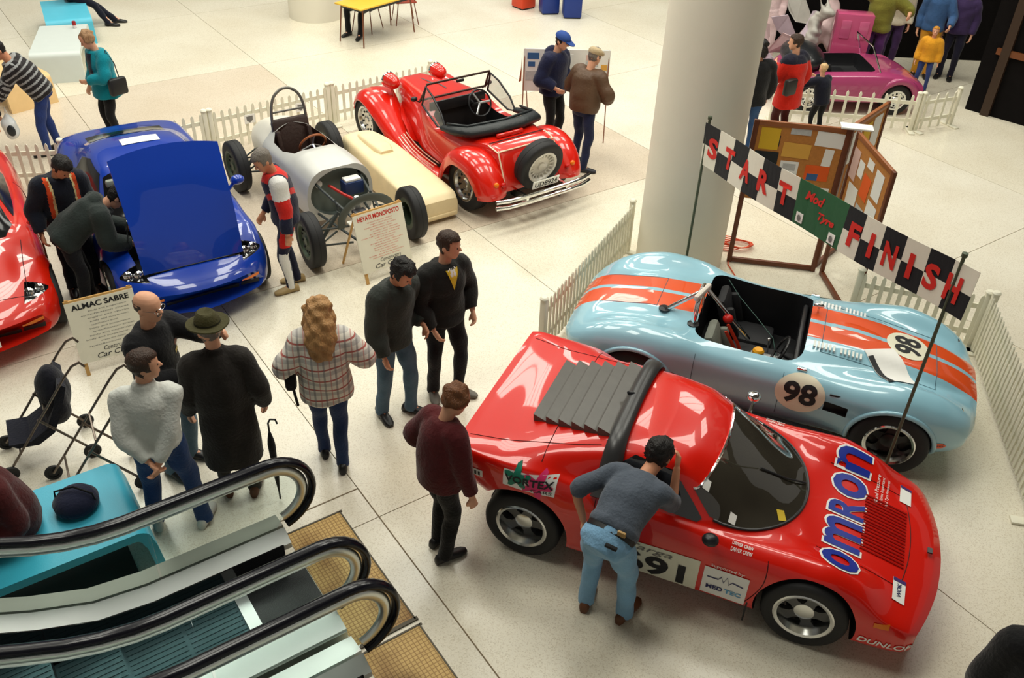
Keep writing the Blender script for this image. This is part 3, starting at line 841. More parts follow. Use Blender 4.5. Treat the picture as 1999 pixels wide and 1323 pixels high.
def build_cobra():
    t = thing('sports_car', 'light blue open roadster with twin orange stripes and number 98 roundels', 'car', (2.485, 7.018, 0), rad(-19.27))
    BL = striped_paint('gulf_blue', srgb(150, 200, 218), srgb(232, 82, 22), .265, .028)
    rows = [
     (1.80, [(0,.60),(.15,.60),(.27,.58),(.36,.55),(.44,.52),(.50,.49),(.52,.45),(.50,.40),(.44,.34),(0,.33)]),
     (1.73, [(0,.655),(.17,.65),(.30,.62),(.42,.60),(.54,.605),(.64,.57),(.68,.49),(.66,.39),(.57,.30),(0,.28)]),
     (1.60, [(0,.715),(.20,.71),(.33,.655),(.44,.665),(.58,.70),(.70,.66),(.76,.56),(.75,.41),(.67,.27),(0,.23)]),
     (1.40, [(0,.77),(.22,.765),(.36,.70),(.46,.72),(.61,.785),(.755,.73),(.825,.60),(.82,.43),(.74,.26),(0,.20)]),
     (1.143, [(0,.81),(.23,.805),(.37,.745),(.47,.755),(.63,.825),(.78,.775),(.86,.64),(.86,.44),(.79,.25),(0,.19)]),
     (.85, [(0,.845),(.24,.845),(.38,.80),(.48,.775),(.61,.79),(.75,.755),(.835,.63),(.825,.43),(.75,.23),(0,.18)]),
     (.55, [(0,.865),(.24,.865),(.40,.82),(.52,.775),(.62,.76),(.72,.725),(.785,.61),(.77,.42),(.71,.22),(0,.18)]),
     (.25, [(0,.875),(.25,.87),(.42,.83),(.55,.78),(.64,.75),(.71,.71),(.765,.60),(.755,.42),(.70,.21),(0,.18)]),
     (-.15, [(0,.85),(.25,.845),(.43,.815),(.56,.78),(.65,.75),(.715,.71),(.765,.60),(.755,.42),(.70,.21),(0,.18)]),
     (-.55, [(0,.855),(.25,.85),(.44,.825),(.56,.805),(.66,.785),(.74,.745),(.79,.63),(.78,.43),(.72,.22),(0,.18)]),
     (-.85, [(0,.855),(.25,.845),(.42,.81),(.53,.82),(.67,.85),(.79,.80),(.85,.66),(.84,.45),(.77,.24),(0,.19)]),
     (-1.143, [(0,.845),(.25,.83),(.42,.79),(.53,.81),(.68,.87),(.81,.81),(.875,.66),(.87,.46),(.80,.26),(0,.20)]),
     (-1.42, [(0,.805),(.25,.785),(.42,.75),(.53,.775),(.67,.825),(.79,.77),(.85,.64),(.84,.47),(.77,.30),(0,.23)]),
     (-1.66, [(0,.755),(.25,.74),(.42,.72),(.54,.715),(.65,.72),(.75,.68),(.795,.59),(.78,.47),(.71,.35),(0,.29)]),
     (-1.82, [(0,.67),(.25,.66),(.40,.64),(.51,.63),(.60,.61),(.67,.575),(.69,.53),(.68,.47),(.62,.41),(0,.36)]),
     (-1.90, [(0,.57),(.22,.565),(.34,.56),(.42,.555),(.48,.54),(.53,.525),(.54,.50),(.53,.47),(.48,.44),(0,.42)]),
    ]
    G = loft_half(stations(rows), nu=110, nv=6)
    me = grid_to_mb(G).mesh()
    cuts = []
    for s in (1, -1):
        for x, r, z in ((1.143, .355, .315), (-1.143, .37, .325)):
            m = wheel_cut(x, s, r, .46, 1.1); m.v = [(a, b, c + z) for a, b, c in m.v]; cuts.append((m, BLACK))
    # cockpit: rounded plan, cut from above down to the floor
    pl = []
    def arc(cx, cy, r, a0, a1, n=6):
        for k in range(n + 1):
            a = rad(a0 + (a1 - a0) * k / n); pl.append((cx + r * math.cos(a), cy + r * math.sin(a)))
    arc(.12, .42, .16, 0, 90); arc(-.55, .46, .13, 90, 180); arc(-.55, -.46, .13, 180, 270); arc(.12, -.42, .16, 270, 360)
    R = []
    for z, k in ((.26, .98), (.70, 1.0), (1.2, 1.06)): R.append([(x * k if z > 1 else x, y * k, z) for x, y in pl])
    m = MB(); m.rings(R); cuts.append((m, BLKPL))
    for s in (-1, 1):                                   # side vents behind the front wheels
        m = MB(); m.box((.645, s * .84, .53), (.20, .16, .10)); cuts.append((m, BLACK))
    me2 = cut_mesh(me, cuts, BL)
    body = link('body', me2, [], t, 32, fix=False)
    bvh = bvh_of(me2); Z = (0, 0, 1)
    # mouth, lamps
    MOUTH = mat('mouth_dark', (.01, .01, .01), rough=.5)
    decal('grille_mouth', poly_bm(ell_poly(.30, .10)), bvh, (2.4, 0, .46), (0, 1, 0), Z, MOUTH, t, off=.006, step=.04, reach=1.4)
    for s in (-1, 1):
        m = MB(); M = Matrix.Translation((1.655, s * .56, .585)) @ Matrix.Rotation(rad(82), 4, 'Y')
        m.lathe([(.088, -.06), (.09, .0), (.078, .014), (.05, .03), (.001, .036)], 28, 0, M)
        m.build('headlamp', CHROME, t, 60)
        m = MB(); m.ell((1.70, s * .56, .42), (.03, .03, .03)); m.build('indicator_lamp', mat('amber', srgb(235, 120, 20), rough=.2), t)
        m = MB(); m.ell((-1.83, s * .55, .53), (.03, .035, .035)); m.build('tail_lamp', mat('tail_red', srgb(190, 20, 15), rough=.2), t)
        m = MB(); m.tube([(x, s * .80, .22) for x in (.72, .3, -.2, -.75)], [.03, .062, .062, .05], 10); m.build('side_pipe', mat('pipe_black', (.015, .015, .016), rough=.3), t)
        decal('filler_roundel', poly_bm(ell_poly(.055, .035)), bvh, (-1.60, s * 1.6, .52), (-s, 0, 0), Z, mat('orange_badge', srgb(235, 95, 40), rough=.4), t, off=.005, step=.03)
        decal('badge_lettering', fit_text('GULF', .07, .018, bold=.02), bvh, (-1.60, s * 1.6, .52), (-s, 0, 0), Z, mat('navy_ink', srgb(30, 30, 90)), t, off=.009, step=.03)
        decal('filler_roundel', poly_bm(ell_poly(.055, .03)), bvh, (1.53, s * 1.6, .40), (-s, 0, 0), Z, mat('orange_badge', srgb(235, 95, 40), rough=.4), t, off=.005, step=.03)
        decal('badge_lettering', fit_text('GULF', .07, .018, bold=.02), bvh, (1.53, s * 1.6, .40), (-s, 0, 0), Z, mat('navy_ink', srgb(30, 30, 90)), t, off=.009, step=.03)
    # number roundels
    CRM = mat('roundel_cream', srgb(236, 232, 208), rough=.4)
    for s in (-1, 1):
        decal('number_roundel', poly_bm(ell_poly(.215, .18)), bvh, (.33, s * .80, .60), (-s, 0, 0), (0, -s * .42, .91), CRM, t, off=.005, step=.04)
        decal('race_number', fit_text('98', .29, .205, bold=.035), bvh, (.33, s * .80, .60), (-s, 0, 0), (0, -s * .42, .91), INK, t, off=.009, step=.04)
    decal('number_roundel', poly_bm(ell_poly(.20, .19)), bvh, (1.16, .02, 1.8), (0, 1, 0), (-1, 0, 0), CRM, t, off=.005, step=.04)
    decal('race_number', fit_text('98', .27, .24, bold=.025), bvh, (1.16, .02, 1.8), (0, 1, 0), (-1, 0, 0), INK, t, off=.009, step=.04)
    # bonnet: bulge scoop, vents, hinges
    m = MB(); R = []
    for x, w, h in ((1.0, .10, .004), (.92, .15, .03), (.70, .17, .045), (.50, .17, .035), (.40, .15, .004)):
        P = []
        for k in range(13):
            a = PI * k / 12; P.append((x, w * math.cos(a), .875 - .07 * x + .0 + h * math.sin(a)))
        P += [(x, -w, .74), (x, w, .74)]
        R.append(P)
    m.rings(R); sc = m.build('bonnet_scoop', BL, t, 50)
    VENT = mat('vent_white', srgb(225, 228, 222), rough=.4)
    for s in (-1, 1):
        for k in range(12):
            x = .36 + k * .034 + (.03 if k > 5 else 0)
            h = bvh.ray_cast(Vector((x, s * .34, 2)), Vector((0, 0, -1)))[0]
            m = MB(); m.box((0, 0, 0), (.018, .11, .014)); o = m.build('vent_louvre', VENT if s < 0 else ALU, t, 0); o.location = h + Vector((0, 0, .004))
    SEAM = mat('panel_gap_blue', srgb(70, 105, 120), rough=.6)
    def seam(pts, d):
        m = MB(); P = [bvh.ray_cast(Vector(q), Vector(d))[0] for q in pts]; P = [q - Vector(d) * .001 for q in P if q]
        if len(P) > 1: m.tube(P, .003, 4); m.build('panel_gap', SEAM, t)
    for s in (-1, 1):
        seam([(x, s * .41, 2) for x in np.linspace(.42, 1.42, 20)], (0, 0, -1))
        seam([(.16, s * 2, z) for z in np.linspace(.30, .72, 14)], (0, -s, 0))
        seam([(-.62, s * 2, z) for z in np.linspace(.30, .74, 14)], (0, -s, 0))
        m = MB(); h = bvh.ray_cast(Vector((.30, s * .645, 2)), Vector((0, 0, -1)))[0]; m.box(tuple(h + Vector((0, 0, .012))), (.085, .03, .03), bev=.008); m.build('screen_bracket', CHROME, t)
        m = MB(); h = bvh.ray_cast(Vector((.62, s * 2, .66)), Vector((0, -s, 0)))[0]; m.box(tuple(h), (.10, .012, .018), bev=.004); m.build('side_badge', BLKPL, t)
    seam([(.42, y, 2) for y in np.linspace(-.41, .41, 16)], (0, 0, -1))
    seam([(1.42, y, 2) for y in np.linspace(-.41, .41, 16)], (0, 0, -1))
    for y in (-.26, .26): seam([(x, y, 2) for x in np.linspace(-1.1, -1.7, 12)], (0, 0, -1))
    seam([(-1.1, y, 2) for y in np.linspace(-.26, .26, 12)], (0, 0, -1))
    # screen washer / mirror on scuttle
    m = MB(); m.ell((.335, .17, .945), (.05, .022, .022)); m.tube([(.34, .17, .86), (.335, .17, .945)], .01, 6); m.build('scuttle_mirror', CHROME, t)
    # interior
    INT = mat('interior_black', (.010, .010, .012), rough=.7)
    m = MB(); m.box((-.15, 0, .32), (.95, .18, .20), bev=.04); m.build('transmission_tunnel', INT, t)
    m = MB(); m.box((.235, 0, .66), (.05, .98, .16), bev=.02); m.build('dashboard', BLKPL, t)
    SEATM = mat('seat_grey', srgb(125, 128, 118), rough=.8, bump=.2)
    for y in (-.33, .33):
        m = MB(); seat_mesh(m, (-.42, y, .28), w=.36, h=.46, d=.42); st = m.build('seat', SEATM if y < 0 else INT, t)
        if y < 0:
            for yy in (-.06, .06):
                m = MB(); m.tube([(-.42, y + yy, .80), (-.30, y + yy, .62), (-.22, y + yy * 1.2, .44), (-.10, y + yy, .42)], .017, 6, flat=.35); m.build('harness_strap', mat('harness_orange', srgb(215, 60, 30), rough=.7), st)
    m = MB(); n = 28
    M = Matrix.Translation((.08, -.33, .66)) @ Matrix.Rotation(rad(-68), 4, 'Y')
    m.tube([(math.cos(2*PI*k/n) * .17, math.sin(2*PI*k/n) * .17, 0) for k in range(n)], .013, 8, 0, M, closed=True)
    for k in range(3):
        a = 2 * PI * k / 3; m.tube([(0, 0, -.02), (math.cos(a) * .17, math.sin(a) * .17, 0)], .010, 6, 0, M)
    m.tube([(0, 0, -.02), (0, 0, -.22)], .014, 8, 0, M); m.build('steering_wheel', BLKPL, t)
    m = MB(); m.tube([(-.02, .0, .40), (-.03, -.02, .56)], .009, 6); m.ell((-.03, -.02, .575), (.02, .02, .02)); m.build('gear_lever', CHROME, t)
    m = MB(); m.box((-.02, -.22, .455), (.30, .20, .05), bev=.006); m.build('alloy_box', ALU, t)
    m = MB(); m.lathe([(.05, 0), (.055, .01), (.055, .05), (.04, .07), (.001, .07)], 18, M=Matrix.Translation((-.10, -.18, .481))); m.build('yellow_reel', mat('reel_yellow', srgb(235, 165, 20), rough=.4), t)
    m = MB(); m.ell((-.44, -.08, .74), (.05, .05, .045)); m.build('red_cap', mat('cap_red', srgb(205, 30, 20), rough=.4), t)
    m = MB(); P = [(-.54, .44, .86), (-.40, .30, .78), (-.15, .12, .66), (.0, -.05, .62), (.10, -.22, .44)]
    m.tube(P, .004, 5); m.build('dangling_wire', mat('wire_green', srgb(35, 75, 65), rough=.5), t)
    # roll bar: hoop behind the driver with a rear stay and a forward stay
    m = MB(); m.tube([(-.72, -.42, .80), (-.715, -.40, 1.02), (-.71, -.36, 1.07), (-.71, -.20, 1.10), (-.71, -.12, 1.07)], .024, 10)
    m.tube([(-.71, -.26, 1.085), (-1.02, -.30, .82)], .022, 10)
    m.tube([(-.71, -.14, 1.08), (-.22, .02, .50)], .022, 10)
    m.tube([(-.71, -.12, 1.07), (-.70, -.08, .60)], .022, 10)
    m.build('roll_bar', CHROME, t, 60)
    for q in ((-.72, -.42, .815), (-1.02, -.30, .835)):
        m = MB(); m.lathe([(.055, 0), (.055, .012), (.035, .022), (.025, .03)], 20, M=Matrix.Translation(q)); m.build('roll_bar_foot', BLKPL, t)
    m = MB(); M = Matrix.Translation((-.70, -.28, 1.09)) @ Matrix.Rotation(rad(75), 4, 'Z'); m.box((0, 0, .0), (.30, .05, .06), bev=.02, M=M); m.build('headrest_pad', mat('pad_white', srgb(225, 215, 205), rough=.6), t)
    for x, r, z in ((1.143, .362, .315), (-1.143, .376, .325)):
        for s in (-1, 1):
            m = MB(); P = []
            for k in range(25):
                a = rad(-8 + 196 * k / 24); q = Vector((x + r * math.cos(a), s * 1.4, z + r * math.sin(a)))
                h = bvh.ray_cast(q, Vector((0, -s, 0)), 1.0)[0]
                if h: P.append(h)
            m.tube(P, .022, 8); m.build('wheel_arch_lip', BL, t, 60)
    # wheels
    RIM = mat('rim_lip', (.78, .78, .76), rough=.12, metal=1)
    HUB = mat('rim_dark', (.012, .012, .013), rough=.35)
    for x, w, y, R_ in ((1.143, .235, .735, .325), (-1.143, .27, .73, .335)):
        for s in (-1, 1): wheel_parts(t, (x, s * y, R_), R_, w, s, .20, 'dish', RIM, HUB)
    m = MB(); m.box((0, 0, .22), (2.9, 1.1, .10)); m.build('underbody', BLACK, t, 0)
    # paper on the bonnet: a thing of its own
    return t, bvh
cobra, cobra_bvh = build_cobra()
pp = thing('leaflet', 'white printed leaflet lying on the blue roadster bonnet beside the number', 'paper', (2.485, 7.018, 0), rad(-19.27))
decal('sheet', poly_bm(rect(.30, .42)), cobra_bvh, (1.02, -.36, 1.8), (.85, .55, 0), (-.55, .85, 0), PAPER, pp, off=.008, step=.04)
decal('printed_bar', poly_bm(rect(.05, .36)), cobra_bvh, (1.02 - .08, -.36 - .10, 1.8), (.85, .55, 0), (-.55, .85, 0), INK, pp, off=.011, step=.04)
def sweep_fender(path, y0, y1, th=.02, bulge=.05, lip=.07, s=1, widths=None):
    """wing: path of (x,z) crown points; cross-section arched between y0 (inner) and y1 (outer)"""
    P = np.array(path, float); t = np.arange(len(P)); ts = np.linspace(0, len(P) - 1, (len(P) - 1) * 7 + 1)
    Q = catmull(t, P, ts)
    W = catmull(t, np.array(widths if widths else [(y0, y1)] * len(P), float), ts)
    m = MB(); R = []
    for i, (x, z) in enumerate(Q):
        d = Q[min(i + 1, len(Q) - 1)] - Q[max(i - 1, 0)]; d /= np.linalg.norm(d) + 1e-9
        nx, nz = (-d[1], d[0])
        if nz < 0 and False: nx, nz = -nx, -nz
        a, b = W[i]; ring = []
        for k in range(11):                          # outer surface, inner edge to outer edge
            q = k / 10; h = bulge * (1 - (2 * q - 1) ** 2) - lip * max(0, (q - .8) / .2) ** 2
            ring.append((x + nx * (h - bulge) * SGN, s * (a + (b - a) * q), z + nz * (h - bulge) * SGN))
        for k in range(10, -1, -1):
            q = k / 10; h = bulge * (1 - (2 * q - 1) ** 2) - lip * max(0, (q - .8) / .2) ** 2 - th
            ring.append((x + nx * (h - bulge) * SGN, s * (a + (b - a) * q * .985), z + nz * (h - bulge) * SGN))
        R.append(ring)
    m.rings(R)
    return m
SGN = 1

def build_roadster():
    t = thing('vintage_roadster', 'red vintage style open tourer with flowing wings, spare wheel and chrome bumper behind', 'car', (-.83, 11.90, 0), rad(128.3))
    RD = paint('tourer_red', srgb(214, 26, 8), rough=.3)
    AX_F, AX_R, WY, WR = 1.38, -1.15, .66, .345
    # bonnet and radiator
    rows = [
     (1.34, [(0,.90),(.10,.90),(.17,.88),(.20,.82),(.21,.68),(.20,.50),(.18,.36),(0,.34)]),
     (1.26, [(0,.93),(.12,.93),(.20,.91),(.245,.84),(.255,.68),(.25,.50),(.22,.34),(0,.32)]),
     (.90, [(0,.955),(.16,.95),(.26,.93),(.33,.85),(.35,.68),(.35,.48),(.32,.32),(0,.30)]),
     (.50, [(0,.98),(.20,.975),(.33,.95),(.43,.86),(.46,.68),(.46,.46),(.42,.30),(0,.28)]),
     (.33, [(0,.99),(.22,.985),(.36,.96),(.475,.87),(.51,.68),(.51,.46),(.47,.29),(0,.27)]),
    ]
    G = loft_half(stations(rows), nu=30, nv=6); b1 = link('bonnet', grid_to_mb(G).mesh(), RD, t, 35)
    m = MB(); m.tube([(1.33, 0, .905), (.9, 0, .962), (.34, 0, .996)], .008, 6); m.build('bonnet_hinge', CHROME, t)
    # body tub with cut cockpit
    rows = [
     (.34, [(0,.99),(.22,.985),(.36,.96),(.475,.87),(.515,.68),(.515,.46),(.48,.29),(0,.27)]),
     (.10, [(0,1.0),(.24,.995),(.40,.97),(.52,.88),(.565,.70),(.565,.46),(.53,.28),(0,.26)]),
     (-.15, [(0,.93),(.24,.93),(.42,.91),(.54,.84),(.59,.68),(.59,.46),(.55,.28),(0,.26)]),
     (-.55, [(0,.86),(.24,.86),(.44,.85),(.56,.80),(.61,.66),(.61,.46),(.57,.28),(0,.26)]),
     (-.90, [(0,.88),(.24,.88),(.42,.87),(.54,.82),(.60,.66),(.60,.46),(.56,.30),(0,.28)]),
     (-1.25, [(0,.87),(.24,.87),(.38,.865),(.44,.84),(.46,.68),(.46,.48),(.45,.32),(0,.30)]),
     (-1.46, [(0,.83),(.24,.83),(.38,.825),(.43,.80),(.45,.66),(.45,.48),(.44,.34),(0,.32)]),
     (-1.56, [(0,.60),(.24,.60),(.38,.60),(.43,.59),(.445,.53),(.45,.46),(.44,.36),(0,.34)]),
     (-1.62, [(0,.42),(.24,.42),(.38,.42),(.43,.415),(.44,.40),(.44,.38),(.43,.35),(0,.34)]),
    ]
    G = loft_half(stations(rows), nu=60, nv=6)
    m = MB(); R = []
    pl = [(.10, -.34), (.12, -.20), (.12, .20), (.10, .34), (.02, .44), (-.30, .50), (-.80, .50), (-.95, .42), (-.98, .2), (-.98, -.2), (-.95, -.42), (-.80, -.50), (-.30, -.50), (.02, -.44)]
    for z in (.36, 1.3): R.append([(x, y, z) for x, y in pl])
    m.rings(R)
    # elbow cut-down of the doors
    m2 = MB(); m2.lathe([(.62, -.9), (.62, .9)], 48, axis='y', M=Matrix.Translation((-.30, 0, 1.36)))
    me = cut_mesh(grid_to_mb(G).mesh(), [(m, BLKPL), (m2, RD)], RD)
    body = link('body', me, [], t, 35, fix=False); bvh = bvh_of(me)
    # white piping on the rear panel
    PIPE = mat('cream_piping', srgb(235, 215, 185), rough=.4)
    for s in (-1, 1):
        m = MB(); m.tube([(-1.27, s * .455, .86), (-1.475, s * .445, .825), (-1.57, s * .445, .60), (-1.64, s * .44, .40)], .010, 6); m.build('piping', PIPE, t)
    m = MB(); m.tube([(-1.475, y, .838) for y in (-.44, 0, .44)], .009, 6); m.build('piping', PIPE, t)
    m = MB(); m.tube([(-1.27, y, .88) for y in (-.44, 0, .44)], .007, 6); m.build('panel_gap', mat('panel_gap', srgb(70, 8, 6)), t)
    m = MB(); m.box((-1.18, .05, .905), (.05, .42, .05), bev=.015); m.build('rear_handle', RD, t)
    # wings
    global SGN
    fp = [(1.80, .50), (1.74, .62), (1.58, .755), (1.38, .80), (1.12, .73), (.80, .555), (.48, .39), (.18, .29), (-.20, .255), (-.55, .25)]
    fw_ = [(.40, .78), (.36, .80), (.30, .82), (.28, .83), (.33, .83), (.42, .82), (.48, .81), (.50, .80), (.52, .80), (.52, .80)]
    rp = [(-.50, .24), (-.60, .42), (-.76, .64), (-.96, .785), (-1.20, .82), (-1.44, .76), (-1.62, .61), (-1.72, .44), (-1.74, .34)]
    rw_ = [(.50, .80), (.50, .83), (.46, .86), (.42, .87), (.40, .875), (.40, .87), (.42, .86), (.43, .84), (.44, .82)]
    for s in (-1, 1):
        SGN = -1
        m = sweep_fender(fp, 0, 0, s=s, bulge=.07, lip=.06, widths=fw_); m.build('front_wing', RD, t, 50)
        m = sweep_fender(rp[::-1], 0, 0, s=s, bulge=.08, lip=.09, widths=rw_[::-1])
        SGN = 1
        m = sweep_fender(rp[::-1], 0, 0, s=s, bulge=.08, lip=.09, widths=rw_[::-1]); m.build('rear_wing', RD, t, 50)
        # splash panel between wing and bonnet
        m = MB(); m.add([(1.5, s * .2, .40), (1.5, s * .42, .62), (.4, s * .58, .38), (.4, s * .46, .30), (1.1, s * .30, .62), (.9, s * .45, .55)], [(0, 1, 4), (1, 5, 4), (4, 5, 2, 3), (0, 4, 3)]); m.build('splash_panel', RD, t, 0, fix=False)
        for k in range(4):
            m = MB(); P = []
            yy = .585 + k * .06
            for x, z in ((.52, .425), (.40, .375), (.25, .325), (.05, .292), (-.15, .278), (-.32, .272)):
                P.append((x - k * .03, s * yy, z + .012))
            m.tube(P, .008, 6); m.build('tread_strip', mat('strip_pale', srgb(240, 200, 180), rough=.3, metal=.5), t)
        # headlamp pods
        m = MB(); M = Matrix.Translation((1.20, s * .40, .93)) @ Matrix.Rotation(PI / 2, 4, 'Y')
        m.lathe([(.001, -.17), (.045, -.16), (.085, -.11), (.105, -.03), (.11, .04), (.112, .07)], 28, 0, M)
        hl = m.build('headlamp_pod', RD, t, 60)
        m = MB(); m.lathe([(.113, .055), (.118, .075), (.10, .09), (.06, .105), (.001, .112)], 28, 0, M, cap=False); m.build('lens', CHROME, hl, 60)
        m = MB(); m.tube([(1.20, s * .40, .84), (1.16, s * .36, .60)], .022, 8); m.build('lamp_stalk', RD, t)
        m = MB(); m.tube([(1.20, s * .32, .88), (1.22, s * .18, .86)], .015, 8); m.build('lamp_bar', CHROME, t)
        # rear lamps on the wings
        m = MB(); m.ell((-1.685, s * .62, .52), (.03, .035, .035)); m.build('rear_indicator', mat('amber', srgb(235, 120, 20), rough=.2), t)
        m = MB(); m.ell((-1.70, s * .52, .50), (.03, .035, .035)); m.build('tail_lamp', mat('tail_red', srgb(190, 20, 15), rough=.2), t)
        m = MB(); m.ell((.22, s * .62, 1.02), (.035, .05, .035)); m.tube([(.24, s * .52, .95), (.22, s * .6, 1.0)], .009, 6); m.build('wing_mirror', BLKPL, t)
    # windscreen
    FR = mat('screen_frame', srgb(70, 52, 46), rough=.3, metal=.6)
    x0, x1, zt, hw = .20, .06, 1.25, .54
    m = MB(); m.tube([(x0, -hw, .98), (x1, -hw + .03, zt), (x1, hw - .03, zt), (x0, hw, .98)], .016, 8); m.tube([(x0, -hw, .99), (x0, hw, .99)], .014, 8); m.build('screen_frame', FR, t)
    m = MB(); m.add([(x0, -hw, .99), (x0, hw, .99), (x1, hw - .03, zt), (x1, -hw + .03, zt)], [(0, 1, 2, 3)]); m.build('windscreen', GLASS, t, 0, fix=False)
    m = MB(); m.box((.03, 0, zt - .03), (.03, .12, .04), bev=.01); m.build('rear_view_mirror', BLKPL, t)
    for s in (-1, 1):
        P = [(.14, s * .545, .95), (.06, s * .53, 1.22), (-.12, s * .545, 1.16), (-.36, s * .565, 1.0), (-.48, s * .575, .84), (-.30, s * .58, .80)]
        m = MB(); m.tube(P + [P[0]], .014, 8); m.build('side_screen_frame', BLKPL, t)
        m = MB(); m.add(P, [tuple(range(6))]); m.build('side_screen', mat('side_screen_film', (.30, .33, .34), rough=.05, alpha=.45, spec=.8), t, 0, fix=False)
    m = MB(); m.box((.085, 0, .905), (.03, .92, .15), bev=.01); m.build('dashboard', BLKPL, t)
    n = 28; M = Matrix.Translation((-.06, -.27, .88)) @ Matrix.Rotation(rad(-65), 4, 'Y')
    m = MB(); m.tube([(math.cos(2*PI*k/n) * .18, math.sin(2*PI*k/n) * .18, 0) for k in range(n)], .013, 8, 0, M, closed=True); m.build('steering_wheel', BLKPL, t)
    m = MB()
    for k in range(3): a = 2 * PI * k / 3 + .5; m.tube([(0, 0, .004), (math.cos(a) * .17, math.sin(a) * .17, .004)], .016, 6, 0, M, flat=.5)
    m.tube([(0, 0, 0), (0, 0, -.2)], .018, 8, 0, M); m.build('wheel_spokes', ALU, t)
    SE = mat('seat_brown', srgb(95, 68, 52), rough=.7, bump=.2)
    for y in (-.25, .25):
        m = MB(); seat_mesh(m, (-.62, y, .36), w=.43, h=.50, d=.5, tilt=14); m.build('seat', SE, t)
    # folded hood
    HD = mat('hood_black', (.012, .016, .018), rough=.45, bump=.4, bscale=18)
    m = MB(); m.tube([(-.45, -.60, .84), (-.75, -.60, .90), (-.98, -.50, .94), (-1.06, -.2, .955), (-1.06, .2, .955), (-.98, .50, .94), (-.75, .60, .90), (-.45, .60, .84)], [.05, .085, .10, .10, .10, .10, .085, .05], 12, flat=.7); m.build('folded_hood', HD, t, 60)
    m = MB(); m.tube([(-.55, -.60, .93), (-.90, -.52, 1.0), (-1.0, 0, 1.02), (-.90, .52, 1.0), (-.55, .60, .93)], .018, 8); m.build('hood_bow', HD, t, 60)
    # spare wheel on the rear panel
    sp = Matrix.Translation((-1.70, -.03, .66)) @ Matrix.Rotation(rad(-14), 4, 'Y') @ Matrix.Rotation(PI / 2, 4, 'Z')
    RIMW = mat('rim_pale', (.74, .72, .66), rough=.35, metal=.1)
    for o in wheel_parts(t, (0, 0, 0), .335, .19, 1, .205, 'wire', RIMW): o.data.transform(sp)
    # rear bumper
    for z, k in ((.40, 0), (.315, 1)):
        m = MB(); m.tube([(-1.88, -.76, z), (-1.93, -.60, z), (-1.95, -.3, z), (-1.95, .3, z), (-1.93, .60, z), (-1.88, .76, z)], .028, 10); m.build('bumper_bar', CHROME, t, 60)
    for y in (-.32, .32):
        m = MB(); m.box((-1.78, y, .35), (.34, .04, .10)); m.build('bumper_bracket', CHROME, t, 0)
    # number plate
    m = MB(); M = Matrix.Translation((-1.90, 0, .49)) @ Matrix.Rotation(rad(-12), 4, 'Y'); m.box((0, 0, 0), (.012, .42, .11), bev=.004, M=M); pl_ = m.build('number_plate', PAPER, t)
    flat('plate_lettering', fit_text('UD8924', .36, .075, bold=.02), M @ Vector((-.008, 0, 0)), M.to_3x3() @ Vector((0, -1, 0)), M.to_3x3() @ Vector((0, 0, 1)), INK, pl_)
    m = MB(); m.tube([(-1.5, -.28, .24), (-1.86, -.28, .22)], .024, 10); m.build('exhaust_pipe', BLKPL, t)
    # wheels
    RIM = mat('rim_silver', (.70, .71, .70), rough=.2, metal=1)
    for x in (AX_F, AX_R):
        for s in (-1, 1): wheel_parts(t, (x, s * WY, WR), WR, .21, s, .205, 'slot', RIM)
    m = MB(); m.box((0, 0, .25), (2.9, .8, .10)); m.box((AX_F, 0, .33), (.08, 1.2, .08)); m.box((AX_R, 0, .33), (.1, 1.2, .1)); m.build('chassis', BLACK, t, 0)
    return t
roadster = build_roadster()
